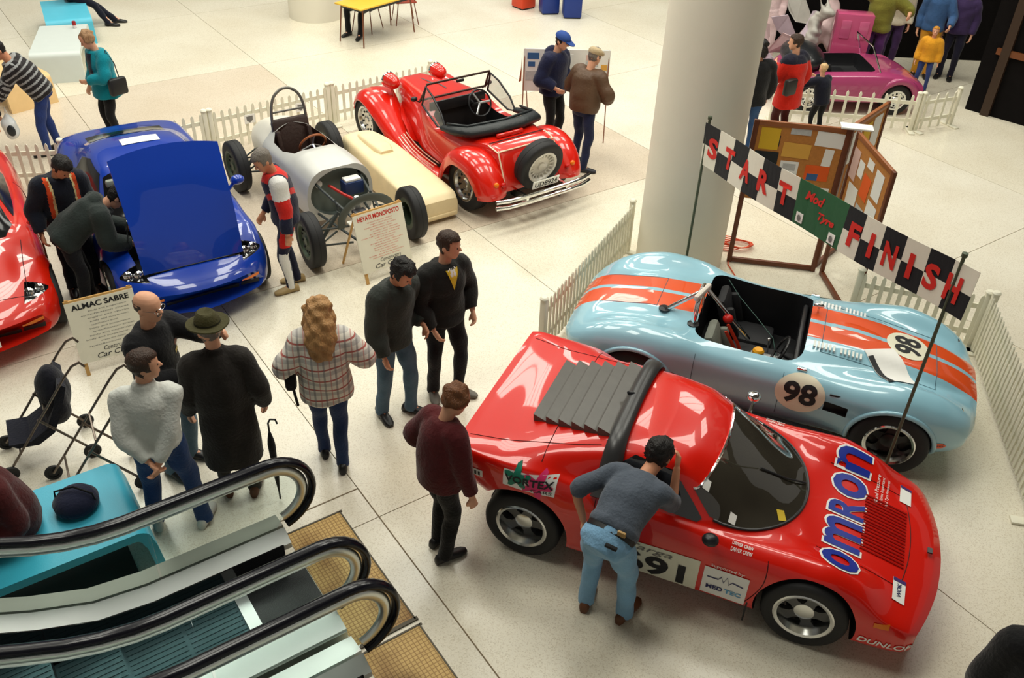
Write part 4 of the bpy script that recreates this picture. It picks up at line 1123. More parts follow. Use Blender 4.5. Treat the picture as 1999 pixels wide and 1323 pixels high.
def sabre_rows():
    return [
     (1.90, [(0,.47),(.20,.47),(.38,.465),(.50,.455),(.58,.44),(.64,.41),(.66,.36),(.65,.30),(.60,.24),(0,.23)]),
     (1.83, [(0,.53),(.20,.53),(.38,.525),(.53,.515),(.64,.50),(.71,.46),(.74,.39),(.735,.31),(.68,.22),(0,.20)]),
     (1.62, [(0,.60),(.20,.60),(.40,.60),(.56,.60),(.68,.585),(.77,.53),(.80,.43),(.80,.32),(.74,.20),(0,.18)]),
     (1.35, [(0,.655),(.20,.655),(.40,.66),(.56,.675),(.69,.665),(.79,.60),(.825,.46),(.825,.33),(.77,.19),(0,.17)]),
     (1.10, [(0,.69),(.20,.69),(.40,.695),(.56,.715),(.69,.71),(.79,.64),(.83,.48),(.83,.33),(.77,.19),(0,.17)]),
     (.75, [(0,.74),(.20,.74),(.40,.735),(.57,.735),(.70,.72),(.785,.65),(.82,.49),(.82,.33),(.77,.18),(0,.17)]),
     (.62, [(0,.775),(.20,.77),(.42,.75),(.60,.735),(.71,.725),(.785,.66),(.82,.49),(.82,.33),(.77,.18),(0,.17)]),
     (.35, [(0,.955),(.24,.945),(.46,.89),(.65,.76),(.72,.74),(.785,.67),(.82,.49),(.82,.33),(.77,.18),(0,.17)]),
     (.08, [(0,1.09),(.26,1.08),(.48,1.03),(.67,.79),(.73,.755),(.79,.68),(.82,.50),(.82,.33),(.77,.18),(0,.17)]),
     (-.08, [(0,1.135),(.27,1.125),(.49,1.08),(.68,.80),(.735,.765),(.79,.69),(.82,.50),(.82,.33),(.77,.18),(0,.17)]),
     (-.45, [(0,1.15),(.27,1.14),(.50,1.095),(.69,.82),(.74,.78),(.795,.70),(.825,.51),(.825,.34),(.77,.19),(0,.17)]),
     (-.80, [(0,1.12),(.26,1.11),(.49,1.06),(.69,.85),(.745,.81),(.80,.72),(.835,.53),(.835,.35),(.78,.20),(0,.18)]),
     (-1.15, [(0,1.02),(.26,1.01),(.48,.975),(.68,.87),(.74,.83),(.80,.74),(.84,.55),(.84,.36),(.78,.21),(0,.19)]),
     (-1.50, [(0,.93),(.26,.93),(.48,.92),(.66,.88),(.73,.83),(.79,.73),(.82,.56),(.82,.38),(.76,.24),(0,.21)]),
     (-1.80, [(0,.87),(.26,.87),(.46,.86),(.62,.83),(.69,.78),(.74,.69),(.765,.56),(.76,.40),(.70,.28),(0,.25)]),
     (-1.90, [(0,.80),(.24,.80),(.42,.79),(.56,.77),(.62,.73),(.67,.66),(.69,.56),(.685,.42),(.63,.32),(0,.30)]),
    ]
def build_sabre(col, name, label, loc, rz, open_bonnet, plate=None):
    t = thing(name, label, 'car', loc, rz)
    PT = paint('paint_' + col[0], col[1], rough=.3)
    bow = lambda x, y: -0.24 * max(0, (x - 1.0) / .9) * (abs(y) / .7) ** 2.2 if x > 1.0 else 0
    G = loft_half(stations(sabre_rows(), bow), nu=100, nv=6)
    base = grid_to_mb(G).mesh(); full = bvh_of(base)
    cuts = []
    for s in (1, -1):
        for x in (1.18, -1.18):
            m = wheel_cut(x, s, .33, .48, 1.1); m.v = [(a, b, c + .29) for a, b, c in m.v]; cuts.append((m, BLACK))
    if open_bonnet:
        m = MB(); m.add([(.72, -.60, .32), (.72, .60, .32), (1.60, .52, .32), (1.60, -.52, .32), (.72, -.60, 1.2), (.72, .60, 1.2), (1.60, .52, 1.2), (1.60, -.52, 1.2)],
                        [(3, 2, 1, 0), (4, 5, 6, 7), (0, 1, 5, 4), (1, 2, 6, 5), (2, 3, 7, 6), (3, 0, 4, 7)]); cuts.append((m, BLACK))
    # headlamp recesses
    for s in (-1, 1):
        m = MB(); m.box((1.56, s * .60, .62), (.28, .20, .13), M=Matrix.Translation((1.56, s * .60, 0)) @ Matrix.Rotation(rad(s * -12), 4, 'Z') @ Matrix.Translation((-1.56, -s * .60, 0))); cuts.append((m, BLKGLOSS))
    me = cut_mesh(base, cuts, PT)
    body = link('body', me, [], t, 32, fix=False); bvh = bvh_of(me); Z = (0, 0, 1)
    TG = mat('cabin_glass', (.008, .008, .009), rough=.12, spec=.35)
    ws = [(.58, -.50), (.63, -.25), (.64, 0), (.63, .25), (.58, .50), (.40, .59), (.05, .50), (.04, .25), (.04, -.25), (.05, -.50), (.40, -.59)]
    decal('windscreen', poly_bm(ws), full, (0, 0, 1.6), (1, 0, 0), (0, 1, 0), TG, t, off=.004, step=.05)
    for s in (-1, 1):
        w = [(.24, .80), (-.02, 1.05), (-.42, 1.075), (-.70, 1.0), (-.72, .875)]
        decal('side_window', poly_bm(w if s < 0 else [(-x, z) for x, z in w][::-1]), full, (0, s * 1.2, 0), (-s, 0, 0), Z, TG, t, off=.004, step=.05)
        m = MB(); m.ell((.40, s * .86, .86), (.065, .08, .055)); m.tube([(.40, s * .74, .76), (.40, s * .83, .84)], .022, 8); m.build('door_mirror', PT, t)
        for x, y in ((1.50, .545), (1.46, .645)):
            m = MB(); M = Matrix.Translation((x, s * y, .575)) @ Matrix.Rotation(rad(58), 4, 'Y'); m.lathe([(.045, -.02), (.05, .0), (.042, .012), (.02, .02), (.001, .022)], 18, 0, M); m.build('headlamp', CHROME, t, 60)
        decal('indicator_lamp', poly_bm(rect(.20, .035)), full, (2.6, s * .50, .40), (0, 1, 0), Z, mat('amber', srgb(235, 120, 20), rough=.2), t, off=.006, step=.04, reach=1.6)
        decal('air_intake', poly_bm(rect(.20, .06)), full, (2.6, s * .50, .32), (0, 1, 0), Z, BLACK, t, off=.006, step=.04, reach=1.6)
    rw = [(-.95, -.44), (-.90, 0), (-.95, .44), (-1.35, .44), (-1.36, 0), (-1.35, -.44)]
    decal('rear_window', poly_bm(rw), full, (0, 0, 1.6), (1, 0, 0), (0, 1, 0), TG, t, off=.004, step=.05)
    decal('air_intake', poly_bm(rect(.76, .06)), full, (2.6, 0, .315), (0, 1, 0), Z, BLACK, t, off=.006, step=.04, reach=1.6)
    SEAM = mat('seam_dark', (.01, .01, .015), rough=.6)
    def seam(pts, d):
        m = MB(); P = [full.ray_cast(Vector(q), Vector(d))[0] for q in pts]; P = [q - Vector(d) * .001 for q in P if q]
        if len(P) > 1: m.tube(P, .0035, 4); m.build('panel_gap', SEAM, t)
    for s in (-1, 1):
        seam([(.48, s * 2, z) for z in np.linspace(.25, .72, 12)], (0, -s, 0)); seam([(-.62, s * 2, z) for z in np.linspace(.25, .8, 12)], (0, -s, 0))
    if open_bonnet:
        hx, hz = 1.61, full.ray_cast(Vector((1.61, 0, 2)), Vector((0, 0, -1)))[0].z
        M = Matrix.Translation((hx, 0, hz + .01)) @ Matrix.Rotation(rad(58), 4, 'Y') @ Matrix.Translation((-hx, 0, -hz))
        xs = np.linspace(.46, 1.60, 16); ys = np.linspace(-.54, .54, 15); vs = []; fs = []
        for dz in (0, -.022):
            for x in xs:
                for y in ys:
                    k = (x - .46) / 1.14; yy = y * (1 - .06 * k)
                    xq = x - .07 * (1 - k) * (1 - (abs(y) / .54) ** 2); h = full.ray_cast(Vector((max(xq, .76), yy, 2)), Vector((0, 0, -1)))[0]; h = Vector((xq, h.y, h.z + .03 * max(0, .76 - xq)))
                    vs.append(M @ (h + Vector((0, 0, dz + .004))))
        nx, ny = 16, 15; o2 = nx * ny
        for i in range(nx - 1):
            for j in range(ny - 1):
                q = (i * ny + j, i * ny + j + 1, (i + 1) * ny + j + 1, (i + 1) * ny + j); fs.append(q); fs.append(tuple(o2 + w for w in q[::-1]))
        ring = [i * ny for i in range(nx)] + [(nx - 1) * ny + j for j in range(1, ny)] + [i * ny + ny - 1 for i in range(nx - 2, -1, -1)] + [j for j in range(ny - 2, 0, -1)]
        for a, b in zip(ring, ring[1:] + ring[:1]): fs.append((a, b, o2 + b, o2 + a))
        m = MB(); m.add(vs, fs); m.build('open_bonnet', PT, t, 35)
        m = MB(); m.box((1.22, 0, .45), (.50, .8, .18), bev=.03); m.tube([(1.0, -.3, .5), (1.1, 0, .60), (1.2, .3, .5)], .04, 8); m.build('engine', mat('engine_dark', (.03, .03, .03), rough=.5), t)
        m = MB(); m.tube([(1.1, -.55, .60), M @ Vector((1.05, -.52, .70))], .008, 6); m.build('bonnet_stay', CHROME, t)
        SEATG = mat('headrest_grey', srgb(150, 155, 145), rough=.8)
    else:
        for s in (-1, 1): seam([(x, s * (.60 - .10 * (x - .9)), 2) for x in np.linspace(.68, 1.58, 14)], (0, 0, -1))
        seam([(1.58, y, 2) for y in np.linspace(-.57, .57, 16)], (0, 0, -1))
    if plate:
        m = MB(); M = Matrix.Translation((1.915, 0, .36)) @ Matrix.Rotation(rad(-8), 4, 'Y'); m.box((0, 0, 0), (.012, .36, .11), M=M, bev=.003); p_ = m.build('number_plate', PAPER, t)
        flat('plate_lettering', fit_text(plate, .30, .07, bold=.02), M @ Vector((.008, 0, 0)), (0, 1, 0), M.to_3x3() @ Vector((0, 0, 1)), GREYINK, p_)
    RIM = mat('rim_silver', (.70, .71, .70), rough=.2, metal=1)
    for x in (1.18, -1.18):
        for s in (-1, 1): wheel_parts(t, (x, s * .72, .29), .29, .20, s, .19, 'star', RIM)
    m = MB(); m.box((0, 0, .23), (2.9, 1.1, .10)); m.build('underbody', BLACK, t, 0)
    return t, full
sabre_b, sb_bvh = build_sabre(('blue', srgb(10, 58, 168)), 'sports_coupe', 'bright blue sports coupe with its bonnet propped open', (-4.17, 9.24, 0), rad(-57), True)
sabre_r, sr_bvh = build_sabre(('coral', srgb(214, 30, 8)), 'sports_coupe', 'red sports coupe with closed bonnet beside the easel lettered ALMAC SABRE', (-6.02, 8.26, 0), rad(-57), False, 'Z2T06')
# headrests seen in the blue coupe, sheets laid on the cars
SG = mat('headrest_grey', srgb(150, 155, 145), rough=.8)
for y in (-.38, .38):
    h = sb_bvh.ray_cast(Vector((.20, y, 2)), Vector((0, 0, -1)))[0]
    m = MB(); m.box((.16, y, h.z - .01), (.07, .24, .10), bev=.025); m.build('headrest', SG, sabre_b)
nt_ = thing('paper_notice', 'white paper notice lying on the roof of the blue coupe', 'paper', sabre_b.location, rad(-57))
decal('sheet', poly_bm(rect(.21, .42)), sb_bvh, (-.55, .05, 1.8), (1, 0, 0), (0, 1, 0), PAPER, nt_, off=.007, step=.06)
nt_ = thing('paper_notice', 'printed paper notice on the windscreen of the red coupe', 'paper', sabre_r.location, rad(-57))
decal('sheet', poly_bm(rect(.26, .42)), sr_bvh, (.36, .16, 1.8), (1, 0, 0), (0, 1, 0), PAPER, nt_, off=.009, step=.06)
decal('printed_picture', poly_bm(rect(.07, .20)), sr_bvh, (.29, .16, 1.8), (1, 0, 0), (0, 1, 0), GREYINK, nt_, off=.012, step=.06)
def build_mono():
    t = thing('racing_car', 'silver open wheeled single seater with bare front bulkhead and roll hoop', 'racing car', (-2.50, 10.30, 0), rad(-54))
    SIL = mat('bare_aluminium', (.60, .60, .57), rough=.42, metal=.2, var=.06)
    GEL = mat('white_gelcoat', srgb(228, 224, 210), rough=.35, var=.03)
    rows = [
     (.60, [(0,.865),(.18,.865),(.32,.81),(.40,.69),(.43,.52),(.42,.37),(.37,.23),(0,.21)]),
     (.30, [(0,.90),(.18,.89),(.32,.83),(.41,.70),(.435,.52),(.42,.37),(.37,.23),(0,.21)]),
     (.12, [(0,.91),(.18,.895),(.32,.83),(.41,.70),(.435,.52),(.42,.37),(.37,.23),(0,.21)]),
     (-.10, [(0,.89),(.18,.87),(.32,.80),(.405,.69),(.42,.52),(.41,.37),(.35,.23),(0,.21)]),
     (-.60, [(0,.91),(.18,.88),(.32,.79),(.41,.68),(.425,.52),(.41,.37),(.35,.23),(0,.21)]),
     (-.85, [(0,.95),(.16,.91),(.29,.80),(.39,.67),(.41,.52),(.40,.37),(.34,.24),(0,.22)]),
    ]
    G = loft_half(stations(rows), nu=40, nv=6)
    pl = [(.02, -.12), (.04, 0), (.02, .12), (-.06, .27), (-.30, .33), (-.60, .32), (-.74, .24), (-.78, 0), (-.74, -.24), (-.60, -.32), (-.30, -.33), (-.06, -.27)]
    m = MB(); m.rings([[(x, y, z) for x, y in pl] for z in (.28, 1.3)])
    m2 = MB(); R = []
    for x in (.50, .8):                                     # hollow front, open to the bulkhead
        R.append([(x, .385 * math.cos(a), .54 + .30 * math.sin(a)) for a in np.linspace(0, 2 * PI, 29)[:-1]])
    m2.rings(R)
    LEATH = mat('brown_leather', srgb(48, 30, 24), rough=.5, bump=.25, bscale=25)
    me = cut_mesh(grid_to_mb(G).mesh(), [(m, LEATH), (m2, mat('bulkhead_grey', srgb(104, 114, 108), rough=.6))], SIL)
    link('body', me, [], t, 35, fix=False)
    # tail
    rows = [
     (-.80, [(0,.95),(.16,.91),(.29,.80),(.39,.67),(.41,.52),(.40,.37),(.34,.24),(0,.22)]),
     (-1.10, [(0,.90),(.15,.87),(.27,.77),(.35,.65),(.37,.52),(.36,.38),(.31,.26),(0,.24)]),
     (-1.50, [(0,.76),(.13,.74),(.22,.67),(.28,.58),(.30,.50),(.29,.40),(.25,.30),(0,.28)]),
     (-1.80, [(0,.60),(.08,.59),(.13,.56),(.17,.52),(.18,.48),(.17,.43),(.14,.38),(0,.36)]),
    ]
    link('tail_cowl', grid_to_mb(loft_half(stations(rows), nu=30, nv=6)).mesh(), GEL, t, 40)
    m = MB(); seat_mesh(m, (-.66, 0, .30), w=.50, h=.66, d=.5, tilt=16); m.build('seat', LEATH, t)
    m = MB(); n = 28; M = Matrix.Translation((-.12, 0, .88)) @ Matrix.Rotation(rad(-62), 4, 'Y')
    m.tube([(math.cos(2*PI*k/n) * .17, math.sin(2*PI*k/n) * .17, 0) for k in range(n)], .014, 8, 0, M, closed=True)
    m.build('steering_wheel', mat('rim_wood', srgb(150, 80, 35), rough=.4), t)
    m = MB()
    for k in range(3): a = 2 * PI * k / 3; m.tube([(0, 0, 0), (math.cos(a) * .17, math.sin(a) * .17, 0)], .010, 6, 0, M)
    m.tube([(0, 0, 0), (0, 0, -.25)], .014, 8, 0, M); m.build('wheel_spokes', ALU, t)
    m = MB()
    P = [(-.80, -.24, .80), (-.83, -.22, 1.10), (-.85, -.17, 1.26), (-.86, -.08, 1.34), (-.86, 0, 1.36), (-.86, .08, 1.34), (-.85, .17, 1.26), (-.83, .22, 1.10), (-.80, .24, .80)]
    m.tube(catmull(range(9), np.array(P), np.linspace(0, 8, 40)), .019, 8); m.tube([(-.83, -.225, 1.08), (-.83, .225, 1.08)], .014, 8); m.build('roll_hoop', mat('hoop_grey', srgb(120, 118, 112), rough=.4, metal=.5), t)
    # front frame: tubes, hoop and ancillaries
    FR = mat('frame_grey', srgb(62, 68, 66), rough=.5)
    m = MB()
    for s in (-1, 1):
        m.tube([(.50, s * .30, .70), (1.42, s * .16, .52)], .016, 8); m.tube([(.50, s * .32, .32), (1.42, s * .18, .30)], .016, 8); m.tube([(1.42, s * .16, .52), (1.42, s * .18, .30)], .016, 8)
        m.tube([(.95, s * .23, .64), (1.10, s * .22, .32)], .012, 8)
    m.tube([(1.42, -.17, .52), (1.42, .17, .52)], .016, 8); m.tube([(1.42, -.18, .30), (1.42, .18, .30)], .016, 8); m.build('front_frame', FR, t)
    m = MB(); P = [(1.30, .33 * math.cos(a), .50 + .26 * math.sin(a)) for a in np.linspace(rad(-10), rad(190), 20)]; m.tube(P, .05, 10, flat=.35); m.build('nose_hoop', mat('hoop_dark', srgb(80, 84, 78), rough=.4), t)
    m = MB(); m.box((.68, .12, .62), (.16, .24, .16), bev=.01); m.build('battery', mat('battery_blue', srgb(30, 50, 95), rough=.4), t)
    m = MB(); m.box((.68, .12, .715), (.12, .20, .03), bev=.006); m.build('battery_top', PAPER, t)
    m = MB(); m.lathe([(.045, 0), (.045, .14), (.03, .16), (.001, .16)], 16, M=Matrix.Translation((1.0, .02, .48))); m.build('brake_reservoir', ALU, t)
    m = MB(); m.tube([(.55, -.12, .62), (.65, -.14, .66), (.80, -.05, .60), (1.0, .06, .56)], .018, 8); m.build('red_hose', mat('hose_red', srgb(190, 40, 30), rough=.5), t)
    m = MB(); m.box((1.10, .0, .46), (.12, .16, .10), bev=.01); m.build('steering_rack', BLKPL, t)
    m = MB(); m.ell((.52, -.24, .66), (.02, .05, .05)); m.build('gauge', PAPER, t)
    m = MB(); m.box((1.40, .05, .50), (.24, .62, .03), bev=.01, M=Matrix.Identity(4)); m.build('nose_panel', GEL, t)
    m = MB()
    for k in range(3): m.box((1.43, .12 + k * .04, .5165), (.12, .02, .002))
    m.build('panel_stripes', INK, t, 0)
    # suspension and wheels
    DISC = mat('rim_olive', srgb(70, 84, 66), rough=.5, metal=.4)
    for x, R_ in ((1.15, .325), (-1.15, .335)):
        for s in (-1, 1):
            m = MB(); i = .25 if x > 0 else .28
            m.tube([(x - .18, s * i, .46), (x, s * .56, .42), (x + .16, s * i * .8, .46)], .013, 7); m.tube([(x - .18, s * i, .24), (x, s * .56, .22), (x + .16, s * i * .8, .24)], .013, 7)
            m.tube([(x + .02, s * .30, .60), (x, s * .54, .26)], .022, 8); m.build('suspension_arm', FR, t)
            wheel_parts(t, (x, s * .66, R_), R_, .165, s, .20, 'slot', DISC, steer=(-4 if x > 0 else 0))
    for s in (1,):
        m = MB(); m.tube([(-.9, s * .36, .30), (-1.5, s * .34, .28)], .03, 10); m.build('exhaust_pipe', STEEL, t)
    return t
mono = build_mono()
# bare fibreglass shell lying next to the racer
t = thing('body_shell', 'cream unpainted fibreglass body shell lying beside the silver single seater', 'car body', (-1.68, 11.03, 0), rad(-53.5))
SH = mat('raw_fibreglass', srgb(234, 214, 172), rough=.5, var=.14, vscale=5, bump=.1, bscale=14)
rows = [
 (1.14, [(0,.30),(.14,.30),(.25,.295),(.31,.28),(.33,.22),(.33,.14),(.32,.05),(0,.05)]),
 (1.06, [(0,.36),(.15,.36),(.27,.355),(.335,.33),(.345,.24),(.345,.14),(.335,.04),(0,.04)]),
 (.60, [(0,.40),(.16,.40),(.28,.39),(.35,.355),(.36,.25),(.355,.14),(.34,.04),(0,.04)]),
 (.05, [(0,.45),(.16,.45),(.27,.44),(.34,.39),(.355,.27),(.345,.15),(.33,.04),(0,.04)]),
 (-.50, [(0,.48),(.15,.48),(.26,.47),(.32,.42),(.34,.29),(.33,.16),(.31,.05),(0,.05)]),
 (-.95, [(0,.47),(.13,.465),(.22,.45),(.27,.40),(.285,.29),(.28,.17),(.26,.07),(0,.07)]),
 (-1.18, [(0,.38),(.08,.375),(.14,.365),(.17,.34),(.18,.28),(.18,.20),(.16,.12),(0,.12)]),
]
rows = [(x, [(y * .90, z) for y, z in q]) for x, q in rows]
link('shell', grid_to_mb(loft_half(stations(rows), nu=50, nv=6)).mesh(), SH, t, 40)
rows = [
 (-.15, [(0,.50),(.06,.50),(.09,.48),(.10,.44),(.10,.40),(0,.40)]),
 (-.30, [(0,.545),(.08,.54),(.12,.52),(.135,.47),(.135,.42),(0,.42)]),
 (-.72, [(0,.53),(.07,.525),(.10,.51),(.115,.47),(.115,.42),(0,.42)]),
 (-.92, [(0,.47),(.04,.47),(.06,.46),(.07,.44),(.07,.42),(0,.42)]),
]
link('intake_bulge', grid_to_mb(loft_half(stations(rows), nu=24, nv=5)).mesh(), SH, t, 40)
m = MB(); m.box((1.14, 0, .10), (.05, .54, .03)); m.build('flange', SH, t, 0)
# ------------------------------------------------------------------ people
def remesh(mb, voxel, smooth_it=3, ratio=None):
    me = mb.mesh('r')
    bm = bmesh.new(); bm.from_mesh(me); bmesh.ops.recalc_face_normals(bm, faces=bm.faces); bm.to_mesh(me); bm.free()
    o = bpy.data.objects.new('r', me); COL.objects.link(o)
    md = o.modifiers.new('r', 'REMESH'); md.mode = 'VOXEL'; md.voxel_size = voxel; md.adaptivity = 0
    if smooth_it:
        sm = o.modifiers.new('s', 'SMOOTH'); sm.factor = .5; sm.iterations = smooth_it
    if ratio:
        d = o.modifiers.new('d', 'DECIMATE'); d.ratio = ratio
    out = evaluated(o); bpy.data.objects.remove(o); bpy.data.meshes.remove(me)
    return out

def ripple(me, amp, freq=22, seed=0):
    """cloth folds / hair waves pushed along the normals"""
    n = len(me.vertices); co = np.empty(n * 3); me.vertices.foreach_get('co', co); co = co.reshape(-1, 3)
    no = np.empty(n * 3); me.vertex_normals.foreach_get('vector', no); no = no.reshape(-1, 3)
    rs = np.random.RandomState(seed); d = np.zeros(n)
    for k in range(5):
        v = rs.normal(size=3); v /= np.linalg.norm(v); f = freq * (.6 + .9 * rs.rand())
        w = rs.normal(size=3) * 6
        d += np.sin(co @ v * f + np.sin(co @ w) * 1.5 + rs.rand() * 6.28)
    co += no * (d * amp / 2.2)[:, None]
    me.vertices.foreach_set('co', co.ravel()); me.update()

def ik(a, c, l1, l2, pole):
    a, c, pole = Vector(a), Vector(c), Vector(pole)
    d = c - a; L = min(d.length, (l1 + l2) * .999); L = max(L, abs(l1 - l2) * 1.05 + .01); u = d.normalized(); c2 = a + u * L
    x = (l1 * l1 - l2 * l2 + L * L) / (2 * L); h = math.sqrt(max(0, l1 * l1 - x * x))
    p = pole - u * pole.dot(u); p = p.normalized() if p.length > 1e-6 else Vector((0, 0, 1))
    return a + u * x + p * h, c2

def chain(mb, pts, rad_, n=14, flat=1.0, up=(0, 0, 1), sub=4):
    P = np.array([tuple(p) for p in pts]); t = np.arange(len(P), dtype=float); ts = np.linspace(0, len(P) - 1, (len(P) - 1) * sub + 1)
    Q = catmull(t, P, ts); r = np.interp(ts, t, rad_)
    mb.tube([Vector(q) for q in Q], list(r), n, flat=flat, up=up)

HEADR = [(-.50, .11, .30, -.02), (-.44, .19, .37, -.12), (-.32, .26, .395, -.24), (-.16, .305, .40, -.36), (0, .33, .395, -.43), (.14, .345, .395, -.46), (.28, .325, .36, -.44), (.40, .25, .27, -.36), (.47, .14, .15, -.22), (.50, .03, .02, -.06)]
SKINS = {'a': srgb(222, 164, 132), 'b': srgb(205, 142, 108)}
def skin(k): return mat('skin_' + k, SKINS[k], rough=.55, var=.08, vscale=18)
def hairmat(n, c):
    new = 'hair_' + n not in MATS
    m = mat('hair_' + n, c, rough=.5, var=.45, vscale=60, bump=.7, bscale=110)
    if new:                                   # strands: noise stretched downwards
        nt = m.node_tree; tc = [x for x in nt.nodes if x.type == 'TEX_COORD'][0]
        mp = nt.nodes.new('ShaderNodeMapping'); mp.inputs['Scale'].default_value = (1, 1, .16)
        nt.links.new(tc.outputs['Object'], mp.inputs['Vector'])
        for x in nt.nodes:
            if x.type == 'TEX_NOISE': nt.links.new(mp.outputs['Vector'], x.inputs['Vector'])
    return m

def person(label, pos, yaw, h=1.75, sex='m', feet=None, pelvis=(0, 0), crouch=0.0, lean=0.0, side=0.0, twist=0.0, head=(0, 0), hands=None, poles=None,
           top=None, trousers=None, shoe=None, hair=('short', 'brown'), sk='a', bulk=.018, hem=-.12, coat=None, tfit=0.0, sleeves=1.0, topname='jacket', curl=.6,
           paintfn=None, tmats=None, extras=None, seated=False, cat='person', name='person', shoename='shoe', girth=1.0, hood=False, collar=None, lowpaint=None, fold=.006, groupname=None):
    t = thing(name, label, cat, (pos[0], pos[1], 0), rad(yaw), groupname)
    k = h / 1.75; Y = Vector((0, 1, 0))
    fem = sex == 'f'
    J = {}
    hz = .905 * k - crouch
    P = Vector((pelvis[0], pelvis[1], hz)); J['P'] = P
    la, sa = rad(lean), rad(side)
    d = Vector((math.sin(la), math.sin(sa), math.cos(la) * math.cos(sa))).normalized()
    f = Vector((math.cos(la), 0, -math.sin(la)));
    tw = rad(twist)
    sv = (Y * math.cos(tw) + f * -math.sin(tw)).normalized(); sv = (sv - d * sv.dot(d)).normalized(); ff = sv.cross(d)
    # slightly curved spine
    def spine(q): return P + d * (.53 * k * q) + ff * (math.sin(q * PI) * -.012 * k) + ff * (q * q * lean * .0006)
    N = spine(1.0); J['N'] = N; J['d'] = d; J['ff'] = ff; J['sv'] = sv
    sw = (.158 if fem else .174) * k
    SH = {1: spine(.86) + sv * sw, -1: spine(.86) - sv * sw}
    feet = feet or ((.02, .10, 8), (.0, -.10, -8))
    HIP = {1: P + Y * .088 * k, -1: P - Y * .088 * k}
    LEG = {}
    for s, (fx, fy, fa) in zip((1, -1), feet):
        fz = 0.0
        ank = Vector((fx - .0, fy, .085 * k + fz)); fd = Vector((math.cos(rad(fa)), math.sin(rad(fa)), 0))
        kn, an = ik(HIP[s], ank, .42 * k, .413 * k, fd + Vector((0, 0, .05)))
        LEG[s] = (HIP[s], kn, ank, fd)
    hands = hands or {}
    poles = poles or {}
    ARM = {}
    for s in (1, -1):
        tgt = hands.get(s)
        if tgt is None: tgt = SH[s] + Vector((.05, s * .07, -.52 * k))
        else: tgt = Vector(tgt)
        pol = Vector(poles.get(s, (-.8, s * .5, -.3)))
        el, wr = ik(SH[s], tgt, .29 * k, .255 * k, pol)
        ARM[s] = (SH[s], el, wr)
    J['ARM'] = ARM; J['LEG'] = LEG
    # head frame
    hy, hp = rad(head[0]), rad(head[1])
    hu = Vector((0, 0, 1)).lerp(d, .35).normalized()
    hf = Vector((math.cos(hy) * math.cos(hp), math.sin(hy) * math.cos(hp), -math.sin(hp)))
    hu = (Vector((0, 0, 1)) - hf * hf.z).normalized() if abs(hf.z) < .95 else d
    hl = hu.cross(hf).normalized()
    hh = .235 * k
    HC = N + (d * .35 + Vector((0, 0, .65))).normalized() * .075 * k + hu * .115 * k + hf * .03 * k
    if lean > 40: HC = N + d * .16 * k + hf * .04 * k
    def hpnt(x, y, z): return HC + (hf * x + hl * y + hu * z) * hh
    J['hp'] = hpnt; J['hh'] = hh; J['hf'] = hf; J['hl'] = hl; J['hu'] = hu
    # ---------------- body: one continuous skin surface
    B = MB(); R = []
    for z, w, xf, xb in HEADR:
        ring = []
        for q in range(20):
            a = 2 * PI * q / 20; c, s_ = math.cos(a), math.sin(a); cx = (xf + xb) / 2; rx = (xf - xb) / 2
            ring.append(hpnt(cx + rx * math.copysign(abs(c) ** .9, c), w * math.copysign(abs(s_) ** .9, s_), z))
        R.append(ring)
    B.rings(R)
    chain(B, [hpnt(.36, 0, .05), hpnt(.42, 0, -.04), hpnt(.46, 0, -.13)], [.035 * hh, .055 * hh, .075 * hh], 8)       # nose
    for s in (1, -1): B.ell((0, 0, 0), (.09 * hh, .04 * hh, .13 * hh), 10, 7, M=Matrix.Translation(hpnt(-.05, s * .345, -.05)) @ Matrix((hf, hl, hu)).transposed().to_4x4())
    B.ell((0, 0, 0), (.06 * hh, .13 * hh, .03 * hh), 10, 6, M=Matrix.Translation(hpnt(.375, 0, -.27)) @ Matrix((hf, hl, hu)).transposed().to_4x4())   # lips
    chain(B, [spine(.90), N + hf * .005, hpnt(-.06, 0, -.25)], [.07 * k, .056 * k, .056 * k], 14)
    TR = [(-.16, .13, .10), (0, .155, .11), (.2, .14, .10), (.45, .15, .105), (.7, .17, .11), (.86, .165, .09), (.97, .09, .065)]
    B.rings([[spine(q) + sv * (w * k * math.cos(a)) + ff * (dp * k * math.sin(a)) for a in np.linspace(0, 2 * PI, 21)[:-1]] for q, w, dp in TR])
    for s in (1, -1):
        a, e, w = ARM[s]
        chain(B, [spine(.84) + sv * s * .10 * k, a, e, w], [.055 * k, .052 * k, .040 * k, .026 * k])
        hp_, kn, an, fd = LEG[s]
        chain(B, [hp_ + Vector((0, 0, .02)), (hp_ + kn) / 2, kn, kn.lerp(an, .35), an], [.07 * k, .06 * k, .042 * k, .04 * k, .033 * k])
        # hand: palm, four bent fingers of unequal length, thumb
        dr = (w - e).normalized(); inn = -sv * s
        inn = (inn - dr * inn.dot(dr)); inn = inn.normalized() if inn.length > .05 else ff
        nrm = dr.cross(inn) * (-s)                    # across the knuckles
        palm = w + dr * .05 * k
        chain(B, [w, w + dr * .03 * k, w + dr * .085 * k], [.026 * k, .032 * k, .034 * k], 12, flat=.62, up=inn)
        for q, (off, ln) in enumerate(((-.027, .066), (-.009, .076), (.009, .072), (.027, .056))):
            b0 = w + dr * .082 * k + nrm * off * k; c1 = dr.lerp(inn, curl * .45).normalized(); c2 = dr.lerp(inn, min(1, curl * 1.15)).normalized()
            chain(B, [b0, b0 + c1 * ln * .5 * k, b0 + c1 * ln * .5 * k + c2 * ln * .5 * k], [.0105 * k, .0095 * k, .008 * k], 8, sub=2)
        tb = w + dr * .03 * k + nrm * -.030 * k
        td = (dr * .75 + nrm * -.55 + inn * .35).normalized()
